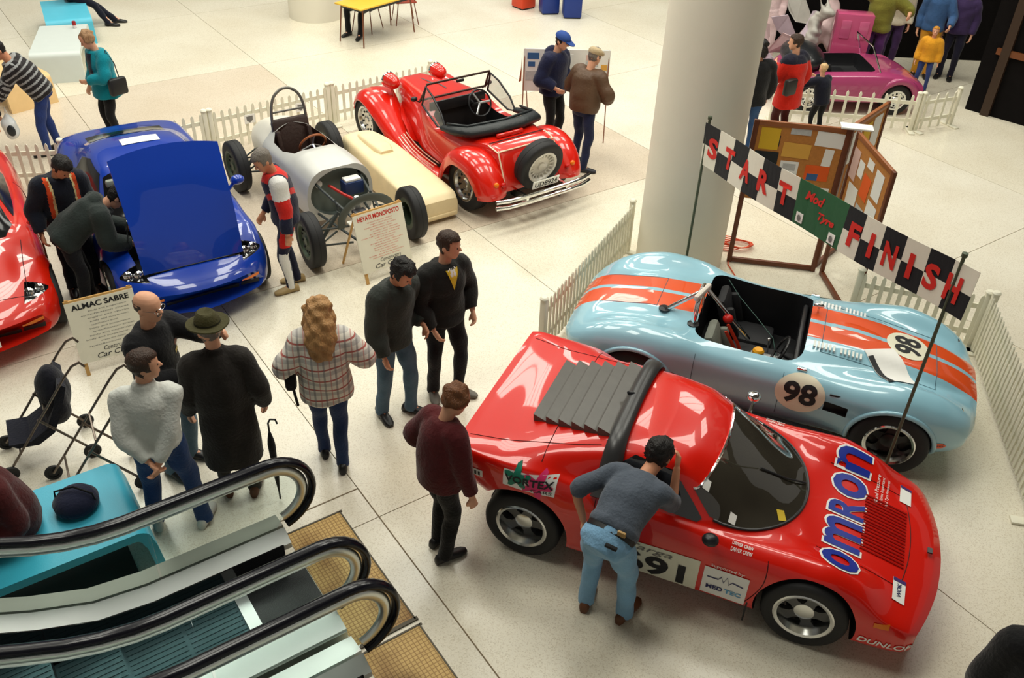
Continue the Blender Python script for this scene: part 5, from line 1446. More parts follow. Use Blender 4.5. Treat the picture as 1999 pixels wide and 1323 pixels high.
        chain(B, [tb, tb + td * .035 * k, tb + td * .035 * k + (dr * .9 + inn * .4).normalized() * .03 * k], [.014 * k, .012 * k, .009 * k], 8, sub=2)
        # foot inside the shoe
        chain(B, [an, an + fd * .03 + Vector((0, 0, -.03)), an + fd * .11 * k + Vector((0, 0, -.055 * k))], [.034 * k, .034 * k, .025 * k], 10, sub=2)
    me = remesh(B, .0085, 1, .55)
    link('body', me, skin(sk), t, 180, fix=False)
    # eyes and brows
    EY = mat('eye_dark', (.02, .015, .012), rough=.2)
    for s in (1, -1):
        m = MB(); m.ell((0, 0, 0), (.02 * hh, .05 * hh, .026 * hh), 8, 6, M=Matrix.Translation(hpnt(.372, s * .135, .02)) @ Matrix((hf, hl, hu)).transposed().to_4x4()); m.build('eye', EY, t)
    # ---------------- trousers
    if trousers:
        m = MB(); b = tfit
        TR2 = [(-.20, .12, .10), (-.05, .172, .128), (.08, .168, .122), (.22, .15, .112)]
        m.rings([[spine(q) + sv * ((w * girth + b) * k * math.cos(a)) + ff * ((dp * girth + b) * k * math.sin(a)) for a in np.linspace(0, 2 * PI, 21)[:-1]] for q, w, dp in TR2])
        for s in (1, -1):
            hp_, kn, an, fd = LEG[s]
            mid = (hp_ + kn) / 2; cal = kn.lerp(an, .35); an2 = an + Vector((0, 0, -.045 * k))
            chain(m, [hp_ + Vector((0, 0, .02)), mid, kn, cal, an2], [(.097 + b) * k, (.086 + b) * k, (.066 + b) * k, (.064 + b) * k, (.058 + b) * k], 16)
        me = remesh(m, .013, 3); ripple(me, fold, 26, 3)
        o = link('trousers', me, trousers if isinstance(trousers, (list, tuple)) else [trousers], t, 180, fix=False)
        if lowpaint: paint_faces(me, lowpaint, J)
    # ---------------- shoes
    for s in (1, -1):
        _, kn, an, fd = LEG[s]; sd = Vector((-fd.y, fd.x, 0)); m = MB(); R = []
        for x, w, zt in ((-.085, .026, .055), (-.07, .036, .085), (-.02, .041, .095), (.05, .045, .075), (.12, .050, .055), (.17, .043, .045), (.20, .024, .035)):
            c = Vector((an.x, an.y, an.z - .085 * k)) + fd * x * k; ring = []
            for q in range(14):
                a = 2 * PI * q / 14; yy = math.cos(a) * w; zz = max(0.0, zt / 2 + math.sin(a) * zt / 2 * 1.15)
                ring.append(c + sd * yy * k + Vector((0, 0, min(zz, zt) * k + .001)))
            R.append(ring)
        m.rings(R); m.build(shoename, shoe or mat('shoe_black', (.012, .011, .011), rough=.4), t, 60)
    # ---------------- upper garment
    if top:
        m = MB(); b = bulk; g = girth
        TT = [(hem, .165, .125), (hem + .10, .172, .13), (.12, .16 * g, .12 * g), (.32, .16 * g, .125 * g), (.60, .176, .132), (.80, .175, .122), (.90, .15, .102), (.97, .10, .082), (1.02, .066, .068)]
        if fem: TT = [(q, w * (.93 if q > .25 else 1.03), dp) for q, w, dp in TT]
        R = [[spine(q) + sv * ((w + b) * k * math.cos(a)) + ff * ((dp + b) * k * math.sin(a)) for a in np.linspace(0, 2 * PI, 25)[:-1]] for q, w, dp in TT]
        m.rings(R)
        if coat:                                           # skirt of a long coat hanging to coat height
            top_c = spine(.12); R = []
            for q in np.linspace(0, 1, 7):
                c = Vector((top_c.x * (1 - q * .4), top_c.y * (1 - q * .4), top_c.z + (coat - top_c.z) * q)); w = .172 + bulk + .03 * q; dp = .13 + bulk + .03 * q
                R.append([c + Y * (w * k * math.cos(a)) + Vector((1, 0, 0)) * (dp * k * math.sin(a)) for a in np.linspace(0, 2 * PI, 25)[:-1]])
            m.rings(R)
        for s in (1, -1):
            a, e, w = ARM[s]; we = e.lerp(w, .93 if sleeves >= 1 else sleeves)
            chain(m, [spine(.83) + sv * s * .09 * k, a, a.lerp(e, .5), e, e.lerp(we, .5), we], [(.075 + b) * k, (.063 + b) * k, (.054 + b) * k, (.048 + b) * k, (.043 + b) * k, (.036 + b * .7) * k], 16)
        if collar: chain(m, [spine(.98), spine(1.0) + hu * .05 * k], [.085 * k, .075 * k], 16)
        if hood: m.ell((0, 0, 0), (.07 * k, .12 * k, .08 * k), 14, 9, M=Matrix.Translation(spine(.97) - ff * .09 * k))
        me = remesh(m, .013, 4); ripple(me, fold * 1.2, 20, int(abs(pos[0] * 100)) % 97)
        mats = tmats or [top]
        o = link(topname, me, mats, t, 180, fix=False)
        if paintfn: paint_faces(me, paintfn, J)
        J['top'] = o
    # ---------------- hair
    st, hc = hair
    if st:
        hm = hc if not isinstance(hc, str) else hairmat(hc, {'brown': srgb(58, 38, 26), 'dark': srgb(20, 15, 13), 'grey': srgb(120, 112, 104), 'fair': srgb(180, 135, 85), 'auburn': srgb(110, 66, 34), 'sandy': srgb(165, 128, 92), 'blond': srgb(215, 180, 130)}[hc])
        m = MB()
        if st in ('short', 'bald', 'crop', 'curly'):
            vol = {'short': 1.10, 'bald': 1.05, 'crop': 1.06, 'curly': 1.17}[st]
            nz_, na = 16, 36; V = []; keep = {}
            for i in range(nz_ + 1):
                z = -.42 + .94 * i / nz_; z = min(z, .499)
                w, xf, xb = [np.interp(z, [r[0] for r in HEADR], [r[c] for r in HEADR]) for c in (1, 2, 3)]
                for j in range(na):
                    a = 2 * PI * j / na; x = (xf + xb) / 2 + (xf - xb) / 2 * math.cos(a) * vol; y = w * math.sin(a) * vol
                    zz = z * vol if z > 0 else z
                    V.append(hpnt(x, y, zz))
                    back = -math.cos(a)
                    if st == 'bald': keep[(i, j)] = (z < .22 and z > -.38 + .3 * max(0, -back + .1) and back > -.15 and (z > -.02 or back > .35 or abs(y) < .0))
                    else: keep[(i, j)] = (z > .24 if back < -.45 else (z > -.08 if back < .05 else (z > -.22 if back < .4 else z > -.40)))
            F = []
            for i in range(nz_):
                for j in range(na):
                    q = ((i, j), (i, (j + 1) % na), (i + 1, (j + 1) % na), (i + 1, j))
                    if sum(keep[c] for c in q) >= 3: F.append(tuple(c[0] * na + c[1] for c in q))
            if st != 'bald': F.append(tuple(nz_ * na + j for j in range(na)))
            m.add(V, F)
            me = m.mesh(); bm = bmesh.new(); bm.from_mesh(me); bmesh.ops.delete(bm, geom=[v for v in bm.verts if not v.link_faces], context='VERTS')
            bmesh.ops.recalc_face_normals(bm, faces=bm.faces); bmesh.ops.solidify(bm, geom=bm.faces[:], thickness=.012 * k); bm.to_mesh(me); bm.free(); me.update()
            ripple(me, .010 if st == 'curly' else .004, 110 if st == 'curly' else 90, 5)
            link('hair', me, hm, t, 180)
        else:
            MM = Matrix((hf, hl, hu)).transposed().to_4x4()
            m.ell((0, 0, 0), (.46 * hh, .43 * hh, .40 * hh), 18, 12, M=Matrix.Translation(hpnt(-.12, 0, .20)) @ MM)
            if st == 'long':
                chain(m, [hpnt(-.25, 0, .2), hpnt(-.42, 0, -.3), hpnt(-.50, 0, -.9), hpnt(-.50, 0, -1.6)], [.36 * hh, .50 * hh, .58 * hh, .42 * hh], 16, flat=.8, up=(1, 0, 0))
                for s in (1, -1): chain(m, [hpnt(-.05, s * .33, .2), hpnt(-.08, s * .42, -.4), hpnt(-.2, s * .40, -1.0)], [.16 * hh, .18 * hh, .16 * hh], 12)
            elif st == 'bob':
                chain(m, [hpnt(-.20, 0, .2), hpnt(-.26, 0, -.25), hpnt(-.26, 0, -.55)], [.36 * hh, .40 * hh, .30 * hh], 16)
                for s in (1, -1): chain(m, [hpnt(.08, s * .33, .2), hpnt(.05, s * .38, -.2), hpnt(-.05, s * .34, -.5)], [.13 * hh, .15 * hh, .12 * hh], 12)
            elif st == 'wavy':
                m.ell((0, 0, 0), (.30 * hh, .42 * hh, .34 * hh), 16, 10, M=Matrix.Translation(hpnt(-.22, 0, .02)) @ MM)
                for s in (1, -1): m.ell((0, 0, 0), (.24 * hh, .10 * hh, .26 * hh), 12, 8, M=Matrix.Translation(hpnt(-.05, s * .36, .10)) @ MM)
            me = remesh(m, .011, 2); ripple(me, .008, 60, 9); link('hair', me, hm, t, 180, fix=False)
    if extras: extras(t, J, k)
    return t, J

def paint_faces(me, fn, J):
    n = len(me.polygons); c = np.empty(n * 3); me.polygons.foreach_get('center', c); c = c.reshape(-1, 3)
    me.polygons.foreach_set('material_index', fn(c, J).astype(int)); me.update()

def seg_dist(c, a, b):
    a, b = np.array(a), np.array(b); ab = b - a; q = np.clip(((c - a) @ ab) / (ab @ ab), 0, 1)
    return np.linalg.norm(c - (a + q[:, None] * ab), axis=1), q

# ---- head wear
def cap(t, J, k, m_, brim_m=None):
    hp = J['hp']; hh = J['hh']; m = MB(); R = []
    for z, s in ((.16, 1.12), (.26, 1.12), (.36, 1.02), (.46, .80), (.53, .45), (.555, .06)):
        R.append([hp(-.03 + .44 * s * math.cos(a), .375 * s * math.sin(a), z) for a in np.linspace(0, 2 * PI, 25)[:-1]])
    m.rings(R); c = m.build('cap', m_, t, 60)
    m = MB(); R = []
    for q, z in ((0, .20), (1, .14)):
        R.append([hp(.30 + .42 * q * max(.0, math.cos(a)) ** .6 + .1 * math.cos(a), .34 * math.sin(a) * (1 - .12 * q), z) for a in np.linspace(rad(-80), rad(80), 13)] + [hp(.30 + .42 * q * max(.0, math.cos(a)) ** .6 + .1 * math.cos(a), .34 * math.sin(a) * (1 - .12 * q), z - .04) for a in np.linspace(rad(80), rad(-80), 13)])
    m.rings(R); m.build('peak', brim_m or m_, c, 60)
def flat_cap(t, J, k, m_):
    hp = J['hp']; m = MB(); R = []
    for z, s, dx in ((.12, 1.05, 0), (.20, 1.16, .03), (.30, 1.22, .06), (.40, 1.10, .06), (.48, .75, .02), (.51, .1, 0)):
        R.append([hp(-.03 + dx + .45 * s * math.cos(a), .37 * s * math.sin(a), z - .10 * max(0, math.cos(a)) * (z > .15)) for a in np.linspace(0, 2 * PI, 25)[:-1]])
    m.rings(R); m.build('flat_cap', m_, t, 60)
def felt_hat(t, J, k, m_, band):
    hp = J['hp']; m = MB(); R = []
    for z, s in ((.20, 1.02), (.22, 1.72), (.205, 1.78), (.245, 1.74), (.27, 1.08), (.42, 1.02), (.60, .90), (.66, .72), (.60, .30), (.58, .05)):
        R.append([hp(-.03 + .44 * s * math.cos(a), .375 * s * math.sin(a) * (1.0 if z < .5 else .85), z + (.06 * abs(math.sin(a)) if s > 1.5 else 0)) for a in np.linspace(0, 2 * PI, 29)[:-1]])
    m.rings(R); c = m.build('felt_hat', m_, t, 60)
    m = MB(); m.rings([[hp(-.03 + .44 * 1.07 * math.cos(a), .375 * 1.07 * math.sin(a), z) for a in np.linspace(0, 2 * PI, 29)[:-1]] for z in (.27, .34)], cap=False); m.build('hat_band', band, c, 60)

def on_top(t, J, nm, poly, up, across, m_, sgn=1):
    """flat piece laid on the chest or back of the garment; (across, up) measured on the torso"""
    o = J['top']; b = bvh_of(o.data); ff = J['ff'] * sgn; sv = J['sv'] * sgn
    return decal(nm, poly_bm(poly), b, J['P'] + J['d'] * up + J['sv'] * across + ff * .0, sv if True else sv, J['d'], m_, t, off=.006, step=.03, reach=.6)
NAVYC = cloth('cloth_navy', srgb(15, 18, 34)); BLACKC = cloth('cloth_black', srgb(14, 14, 16)); CHAR = cloth('cloth_charcoal', srgb(46, 48, 50))
JEAN = cloth('denim_mid', srgb(48, 78, 120)); JEAND = cloth('denim_dark', srgb(32, 52, 92)); JEANL = cloth('denim_light', srgb(122, 165, 198), var=.25, vscale=7)
BRSH = mat('shoe_brown', srgb(98, 58, 32), rough=.5); GYSH = mat('shoe_grey', srgb(110, 105, 95), rough=.6); TANSH = mat('shoe_tan', srgb(165, 140, 95), rough=.6); WHSH = mat('shoe_white', srgb(215, 212, 205), rough=.6)

# man bending to look into the rally car
def ex_bend(t, J, k):
    P, sv, ff, d = J['P'], J['sv'], J['ff'], J['d']
    m = MB(); R = []
    for q in (.035, .085): R.append([P + d * q + sv * (.178 * math.cos(a)) + ff * (.134 * math.sin(a)) for a in np.linspace(0, 2 * PI, 33)[:-1]])
    for q in (.085, .035): R.append([P + d * q + sv * (.172 * math.cos(a)) + ff * (.128 * math.sin(a)) for a in np.linspace(0, 2 * PI, 33)[:-1]])
    m.rings(R, cap=False, closed=True); m.build('belt', mat('belt_black', (.012, .012, .012), rough=.4), t, 60)
    m = MB(); m.box((0, 0, 0), (.02, .06, .04), bev=.006, M=Matrix.Translation(P + d * .06 - ff * .138 - sv * .10)); m.build('leather_patch', mat('leather_tan', srgb(165, 130, 75), rough=.6), t)
    m = MB(); m.box((0, 0, 0), (.03, .085, .022), bev=.006, M=Matrix.Translation(P - ff * .150 - sv * .085 - d * .05)); m.build('wallet', BLACKC, t)
person('man bending at the red rally car window in grey shirt and pale blue jeans', (.76, 4.24), 60, 1.77, feet=((-.02, .14, 14), (.03, -.15, -8)), pelvis=(-.14, .0), crouch=.02, lean=60, head=(0, 25), side=-4,
       hands={1: (.06, .27, .76), -1: (.60, -.17, 1.06)}, poles={1: (-.5, .9, .3), -1: (-.5, -.35, -1.6)}, top=cloth('shirt_slate', srgb(78, 86, 98)), trousers=JEANL, shoe=BRSH, hair=('curly', 'dark'), sk='b', bulk=.014, hem=.13, sleeves=.25, topname='shirt', extras=ex_bend, tfit=.006, curl=.9)
# woman in maroon
person('woman in maroon jumper and black trousers standing at the tail of the rally car', (-.49, 4.74), 38, 1.64, 'f', feet=((.03, .09, 15), (-.02, -.09, -5)), lean=6, head=(-14, 32), hands={-1: (.10, -.27, .78), 1: (.14, .22, .92)},
       top=cloth('knit_maroon', srgb(78, 18, 22), var=.3), trousers=BLACKC, hair=('wavy', 'auburn'), bulk=.035, hem=-.16, topname='jumper', tfit=.004, girth=1.12)
# two men side by side
person('man in charcoal jacket and faded blue jeans with dark curly hair', (-1.06, 6.40), -38, 1.75, feet=((.10, .10, 22), (-.06, -.12, -18)), lean=7, head=(8, 34), hands={-1: (.16, -.24, .84), 1: (.20, .20, .98)},
       top=cloth('jacket_charcoal', srgb(48, 52, 48)), trousers=cloth('denim_faded', srgb(82, 108, 128)), hair=('curly', 'dark'), bulk=.045, hem=-.14, collar=True, tfit=.004, sk='b')
def ex_yellow(t, J, k):
    on_top(t, J, 'yellow_shirt', [(-.06, .06), (0, -.13), (.06, .06), (.03, .09), (-.03, .09)], .47, 0, cloth('shirt_yellow', srgb(235, 200, 50)))
    on_top(t, J, 'white_collar', [(-.075, .03), (-.05, -.03), (.0, -.02), (-.03, .06)], .50, .03, PAPER); on_top(t, J, 'white_collar', [(.075, .03), (.05, -.03), (.0, -.02), (.03, .06)], .50, -.03, PAPER)
person('man in black jumper with yellow shirt collar and black trousers', (-.63, 6.72), -50, 1.78, feet=((.08, .10, 30), (-.05, -.10, -25)), lean=2, head=(36, 8), hands={-1: (.15, -.21, .90), 1: (.12, .24, .92)}, poles={-1: (-1, -.8, -.2), 1: (-1, .8, -.2)},
       top=cloth('jumper_black', srgb(26, 25, 23)), trousers=cloth('trouser_black', srgb(18, 16, 22)), shoe=GYSH, hair=('short', 'brown'), bulk=.035, hem=-.10, topname='jumper', extras=ex_yellow)
# girl in checked shirt
def plaid():
    m = bpy.data.materials.new('plaid_flannel'); m.use_nodes = True; nt = m.node_tree; N = nt.nodes; L = nt.links; b = N['Principled BSDF']; b.inputs['Roughness'].default_value = .85
    tc = N.new('ShaderNodeTexCoord'); sp = N.new('ShaderNodeSeparateXYZ'); L.new(tc.outputs['Object'], sp.inputs[0])
    def band(sock, period, width, off=0):
        a = N.new('ShaderNodeMath'); a.operation = 'ADD'; a.inputs[1].default_value = off + 10; L.new(sock, a.inputs[0])
        q = N.new('ShaderNodeMath'); q.operation = 'MODULO'; q.inputs[1].default_value = period; L.new(a.outputs[0], q.inputs[0])
        c = N.new('ShaderNodeMath'); c.operation = 'LESS_THAN'; c.inputs[1].default_value = width; L.new(q.outputs[0], c.inputs[0]); return c.outputs[0]
    cur = None; base = (*srgb(232, 226, 214), 1)
    for sock, per, w, off, col, fac in ((sp.outputs['Z'], .105, .014, 0, srgb(178, 70, 62), .9), (sp.outputs['Z'], .105, .035, .05, srgb(150, 150, 152), .5), (sp.outputs['Y'], .09, .016, 0, srgb(120, 116, 118), .6), (sp.outputs['Y'], .09, .010, .045, srgb(190, 110, 100), .6)):
        f = band(sock, per, w, off); mu = N.new('ShaderNodeMath'); mu.operation = 'MULTIPLY'; mu.inputs[1].default_value = fac; L.new(f, mu.inputs[0])
        mx = N.new('ShaderNodeMix'); mx.data_type = 'RGBA'; L.new(mu.outputs[0], mx.inputs['Factor']); mx.inputs['B'].default_value = (*col, 1)
        if cur is None: mx.inputs['A'].default_value = base
        else: L.new(cur, mx.inputs['A'])
        cur = mx.outputs['Result']
    L.new(cur, b.inputs['Base Color']); return m
def ex_bag(t, J, k):
    m = MB(); m.box((0, 0, 0), (.12, .09, .17), bev=.03, M=Matrix.Translation((-.06, .27, .99))); m.build('hip_bag', BLACKC, t)
    m = MB(); m.tube([(-.06, .26, .92), (-.05, .25, .80), (-.04, .24, .70)], .012, 6); m.build('bag_strap', BLACKC, t)
person('girl in checked flannel shirt with long wavy fair hair walking away', (-1.50, 5.70), 102, 1.68, 'f', feet=((.12, .08, 5), (-.10, -.07, -3)), lean=1, head=(0, 8), hands={1: (.16, .24, .98), -1: (.22, -.22, 1.06)}, poles={1: (-.9, .8, -.3), -1: (-.9, -.8, -.3)},
       top=plaid(), trousers=JEAND, hair=('long', 'fair'), bulk=.05, hem=-.24, topname='flannel_shirt', extras=ex_bag, girth=1.05)
# bald man with glasses
def ex_bald(t, J, k):
    hp, hh = J['hp'], J['hh']; m = MB()
    for s in (1, -1):
        m.tube([hp(.40 + .015 * math.cos(a), s * .15 + .115 * math.cos(a), .0 + .09 * math.sin(a)) for a in np.linspace(0, 2 * PI, 17)[:-1]], .0022, 5, closed=True); m.tube([hp(.39, s * .26, .03), hp(.0, s * .355, .03)], .0022, 5)
    m.tube([hp(.42, -.04, .02), hp(.42, .04, .02)], .0022, 5); m.build('glasses', CHROME, t)
    on_top(t, J, 'name_badge', rect(.07, .035), .30, .09, mat('badge_yellow', srgb(205, 180, 40), rough=.5))
    on_top(t, J, 'club_crest', ell_poly(.028, .03, 14), .37, .09, mat('crest_red', srgb(120, 45, 30), rough=.6))
    m = MB(); m.ell((0, 0, 0), (.03 * hh, .16 * hh, .05 * hh), 10, 6, M=Matrix.Translation(hp(.39, 0, -.19)) @ Matrix((J['hf'], J['hl'], J['hu'])).transposed().to_4x4()); m.build('moustache', hairmat('grey', srgb(120, 112, 104)), t)
person('bald man with glasses in black jumper touching the shoulder of the man in the hat', (-2.80, 5.58), -14, 1.78, feet=((.04, .12, 10), (.0, -.12, -15)), lean=1, head=(2, 6), hands={1: (.52, .14, 1.42), -1: (.27, -.03, 1.03)}, poles={1: (-.2, .6, -.8), -1: (-.3, -.9, -.4)},
       top=cloth('sweatshirt_black', srgb(16, 16, 20)), trousers=cloth('denim_grey', srgb(84, 108, 124)), hair=('bald', 'brown'), bulk=.035, hem=-.12, topname='sweatshirt', extras=ex_bald, girth=1.12)
# man in hat and overcoat
def ex_hat(t, J, k): felt_hat(t, J, k, mat('felt_olive', srgb(62, 58, 28), rough=.9, bump=.3), mat('felt_band', srgb(36, 34, 20), rough=.8))
person('man in dark brown overcoat and olive felt hat seen from behind', (-2.20, 5.30), 108, 1.74, feet=((.03, .11, 10), (-.02, -.11, -12)), lean=2, head=(18, 8), hands={1: (.10, .28, .84), -1: (.06, -.29, .86)}, top=cloth('overcoat', srgb(34, 30, 27)), trousers=cloth('trouser_grey', srgb(56, 54, 50)), shoe=BRSH,
       hair=('crop', 'grey'), bulk=.035, coat=.40, topname='overcoat', extras=ex_hat, girth=1.1, collar=True)
# man in white jersey
person('man in white jersey and blue jeans with hands clasped behind his back', (-2.58, 4.88), 104, 1.74, feet=((.06, .17, 14), (.02, -.19, -16)), lean=1, head=(-78, 4), hands={1: (-.19, .05, .90), -1: (-.205, -.02, .88)}, poles={1: (-.2, 1, .0), -1: (-.2, -1, .0)},
       top=cloth('jersey_white', srgb(216, 218, 212), var=.05), trousers=cloth('denim_navy', srgb(38, 64, 112)), shoe=WHSH, hair=('short', 'brown'), bulk=.02, hem=.02, topname='jersey', collar=True, girth=1.02, tfit=.006, curl=.8)
# man in racing tracksuit
def track_paint(c, J):
    out = np.zeros(len(c)); 
    for s in (1, -1):
        a, e, w = J['ARM'][s]; d1, q1 = seg_dist(c, a, e); d2, q2 = seg_dist(c, e, w)
        out[(d1 < .10) & (q1 < .55)] = 1; out[((d1 < .095) & (q1 >= .55)) | ((d2 < .085) & (q2 < .25))] = 2
    u = (c - np.array(J['P'])) @ np.array(J['d']); pass
    f = (c - np.array(J['P'])) @ np.array(J['ff']); l = (c - np.array(J['P'])) @ np.array(J['sv'])
    out[(u > .46) & (np.abs(l) < .12)] = 2
    out[(np.abs(u - .26 - .5 * np.abs(l)) < .035) & (out == 0)] = 2
    return out
def track_low(c, J):
    out = np.zeros(len(c))
    for s in (1, -1):
        hp_, kn, an, fd = J['LEG'][s]; d1, q1 = seg_dist(c, hp_, kn); d2, q2 = seg_dist(c, kn, an); side = (c[:, 1] - np.interp(c[:, 2], [an.z, kn.z, hp_.z], [an.y, kn.y, hp_.y])) * s
        out[(side > .035) & (c[:, 2] < kn.z + .02)] = 1
        out[(side > .045) & (c[:, 2] > kn.z + .10) & (c[:, 2] < hp_.z - .08)] = 2
    return out
TN, TW, TRD = cloth('track_navy', srgb(24, 26, 52)), cloth('track_white', srgb(230, 228, 224), var=.05), cloth('track_red', srgb(205, 35, 28))
def ex_track(t, J, k):
    m = MB(); m.box((.23, -.25, .70), (.02, .05, .06)); 
person('grey haired man in navy, red and white tracksuit by the single seater front wheel', (-2.47, 8.50), 205, 1.72, feet=((.05, .10, 5), (-.06, -.09, -8)), lean=8, head=(12, 34), hands={1: (.05, .29, .80), -1: (.20, -.20, .86)},
       top=TN, tmats=[TN, TW, TRD], paintfn=track_paint, trousers=[TN, TW, TRD], lowpaint=track_low, shoe=TANSH, hair=('short', 'grey'), bulk=.03, hem=-.10, topname='track_top', tfit=-.002, sk='b')
# man with stick and orange braces
def vest_paint(c, J):
    u = (c - np.array(J['P'])) @ np.array(J['d']); l = (c - np.array(J['P'])) @ np.array(J['sv']); f = (c - np.array(J['P'])) @ np.array(J['ff'])
    out = np.zeros(len(c)); s = (f > .02) & (u > .12) & (u < .56); al = np.abs(l)
    out[s & (np.abs(al - .135) < .020)] = 1; out[s & (np.abs(al - .105) < .011)] = 2
    return out
person('dark haired man in navy jacket with orange reflective strips holding a walking stick', (-4.72, 8.26), -48, 1.74, feet=((.05, .11, 12), (-.04, -.12, -12)), lean=14, head=(22, 48), hands={-1: (.17, -.30, .86), 1: (.30, .12, 1.05)},
       top=cloth('jacket_navy', srgb(18, 22, 36)), tmats=[cloth('jacket_navy', (0, 0, 0)), cloth('strip_orange', srgb(225, 80, 35)), cloth('strip_cream', srgb(225, 205, 150))], paintfn=vest_paint, trousers=NAVYC, hair=('short', 'dark'), bulk=.04, hem=-.14, sk='b', girth=1.1)
# hunched man at the engine bay
person('hunched man in dark green hooded jacket leaning into the engine bay of the blue coupe', (-4.50, 7.90), 30, 1.70, feet=((.04, .11, 8), (-.06, -.11, -8)), pelvis=(-.08, 0), lean=54, head=(0, 60), hands={1: (.55, .16, .78), -1: (.52, -.16, .76)}, top=cloth('jacket_green', srgb(40, 48, 46)), trousers=cloth('trouser_ink', srgb(17, 17, 24)),
       hair=('short', 'dark'), bulk=.05, hem=-.10, hood=True)
# woman in teal coat
def ex_teal(t, J, k):
    on_top(t, J, 'navy_top', [(-.055, .12), (-.06, -.22), (.06, -.22), (.055, .12)], .36, .0, cloth('top_navy', srgb(20, 22, 46)))
    m = MB(); m.box((0, 0, 0), (.26, .10, .24), bev=.035, M=Matrix.Translation((-.02, .30, .90))); m.build('shoulder_bag', mat('bag_leather', (.014, .014, .014), rough=.45), t)
    m = MB(); m.tube([(.05, .26, 1.0), (.04, .25, 1.2), (.0, .20, 1.38), (-.07, .24, 1.2), (-.08, .27, 1.0)], .010, 6, flat=.6); m.build('bag_strap', BLACKC, t)
person('woman in teal coat with short wavy fair hair and black shoulder bag', (-5.86, 12.20), 232, 1.64, 'f', lean=3, head=(-18, 28), hands={1: (.26, .04, .98), -1: (.10, -.27, .80)}, poles={1: (-.4, .9, -.4)}, top=cloth('coat_teal', srgb(0, 132, 148)), trousers=BLACKC, hair=('wavy', 'sandy'), bulk=.04, coat=.70, topname='coat', extras=ex_teal)
# man in striped sweater
def stripes(c, J):
    u = (c - np.array(J['P'])) @ np.array(J['d']); 
    for s in (1, -1):
        a, e, w = J['ARM'][s]
        for p0, p1, o in ((a, e, 0.0), (e, w, .29)):
            dd, q = seg_dist(c, p0, p1); L_ = (np.array(p1) - np.array(p0)); u = np.where(dd < .085, o + q * np.linalg.norm(L_) + .02, u)
    return ((u % .075) < .026) * 1.0
person('man in grey striped dark sweater and blue trousers stooping beyond the white fence', (-6.62, 11.75), 202, 1.72, feet=((.05, .11, 8), (-.10, -.10, -8)), pelvis=(-.06, 0), lean=30, head=(10, 34), hands={1: (.50, .10, .82), -1: (.50, -.06, .80)},
       top=cloth('sweater_dark', srgb(34, 30, 32)), tmats=[cloth('sweater_dark', (0, 0, 0)), cloth('sweater_grey', srgb(150, 152, 152))], paintfn=stripes, trousers=cloth('trouser_blue', srgb(38, 58, 118)), hair=('short', 'dark'), bulk=.04, hem=-.10, topname='sweater', sk='b', girth=1.1)
person('child in navy coat at the red coupe end of the white fence', (-7.28, 11.45), 20, 1.15, feet=None, lean=20, head=(0, 20), top=NAVYC, trousers=NAVYC, hair=('short', 'dark'), bulk=.04)
# pair at the back of the tourer
person('man in navy hooded jacket and blue baseball cap beside the info panel', (.44, 12.62), -38, 1.76, lean=3, head=(12, 22), hands={1: (.18, .18, 1.0), -1: (.18, -.18, 1.0)}, top=cloth('anorak_navy', srgb(24, 28, 58)), trousers=BLACKC, hair=('crop', 'dark'), bulk=.045, hood=True, extras=lambda t, J, k: cap(t, J, k, mat('cap_blue', srgb(36, 70, 140), rough=.8)))
person('man in brown leather jacket and beige flat cap at the back of the tourer', (.86, 11.98), 52, 1.72, feet=((.05, .11, 10), (-.10, -.13, -60)), lean=8, head=(-14, 20), hands={1: (.24, .12, 1.08), -1: (.22, -.14, 1.05)}, poles={1: (-.4, .9, -.3), -1: (-.4, -.9, -.3)}, top=mat('leather_brown', srgb(86, 62, 42), rough=.55, bump=.3, bscale=30, var=.2), trousers=cloth('trouser_navy', srgb(30, 36, 66)), shoe=mat('shoe_dark', srgb(34, 34, 44), rough=.5),
       hair=('crop', 'grey'), bulk=.05, hem=-.08, girth=1.15, extras=lambda t, J, k: flat_cap(t, J, k, cloth('tweed_beige', srgb(178, 158, 124))))
# group by the display
person('person in black coat and blue jeans beside the round column', (3.36, 12.75), 100, 1.68, lean=2, head=(0, 8), top=BLACKC, trousers=JEAN, hair=('bob', 'dark'), bulk=.045, hem=-.22)
def ex_redj(t, J, k):
    m = MB(); P = [J['N'] + Vector((0, -.15, -.06)), Vector((-.13, -.0, 1.22)), Vector((-.10, .16, 1.02))]; chain(m, P, [.012] * 3, 8); m.build('bag_strap', BLACKC, t)
    m = MB(); m.box((0, 0, 0), (.10, .22, .24), bev=.03, M=Matrix.Translation((-.14, .20, .98))); m.build('shoulder_bag', mat('bag_black', (.02, .018, .016), rough=.5), t)
def red_paint(c, J): return ((c - np.array(J['P'])) @ np.array(J['d']) > .42) * 1.0
person('woman in long red anorak with navy yoke watching the display', (3.98, 13.12), 128, 1.68, 'f', lean=2, head=(34, 6), hands={1: (.26, .10, 1.18), -1: (.08, -.27, .84)}, top=cloth('anorak_red', srgb(206, 34, 16)), tmats=[cloth('anorak_red', (0, 0, 0)), cloth('yoke_navy', srgb(22, 22, 40))], paintfn=red_paint, trousers=cloth('trouser_maroon', srgb(70, 22, 16)), hair=('short', 'brown'), bulk=.05, coat=.62, topname='anorak', extras=ex_redj)
person('fair haired child in dark coat reaching over the picket fence', (4.62, 13.50), 120, 1.14, feet=((.03, .09, 8), (-.02, -.09, -8)), lean=14, head=(0, -4), hands={1: (.32, .30, .86), -1: (.34, -.12, .84)}, top=NAVYC, trousers=BLACKC, hair=('crop', 'blond'), bulk=.045, hem=-.2)
# foreground fragments of people
person('person in black coat at the corner by the rally car nose', (2.98, 2.98), 60, 1.74, lean=2, head=(0, 5), top=BLACKC, trousers=NAVYC, hair=('short', 'dark'), bulk=.05, hem=-.2, girth=1.1, fold=.001)
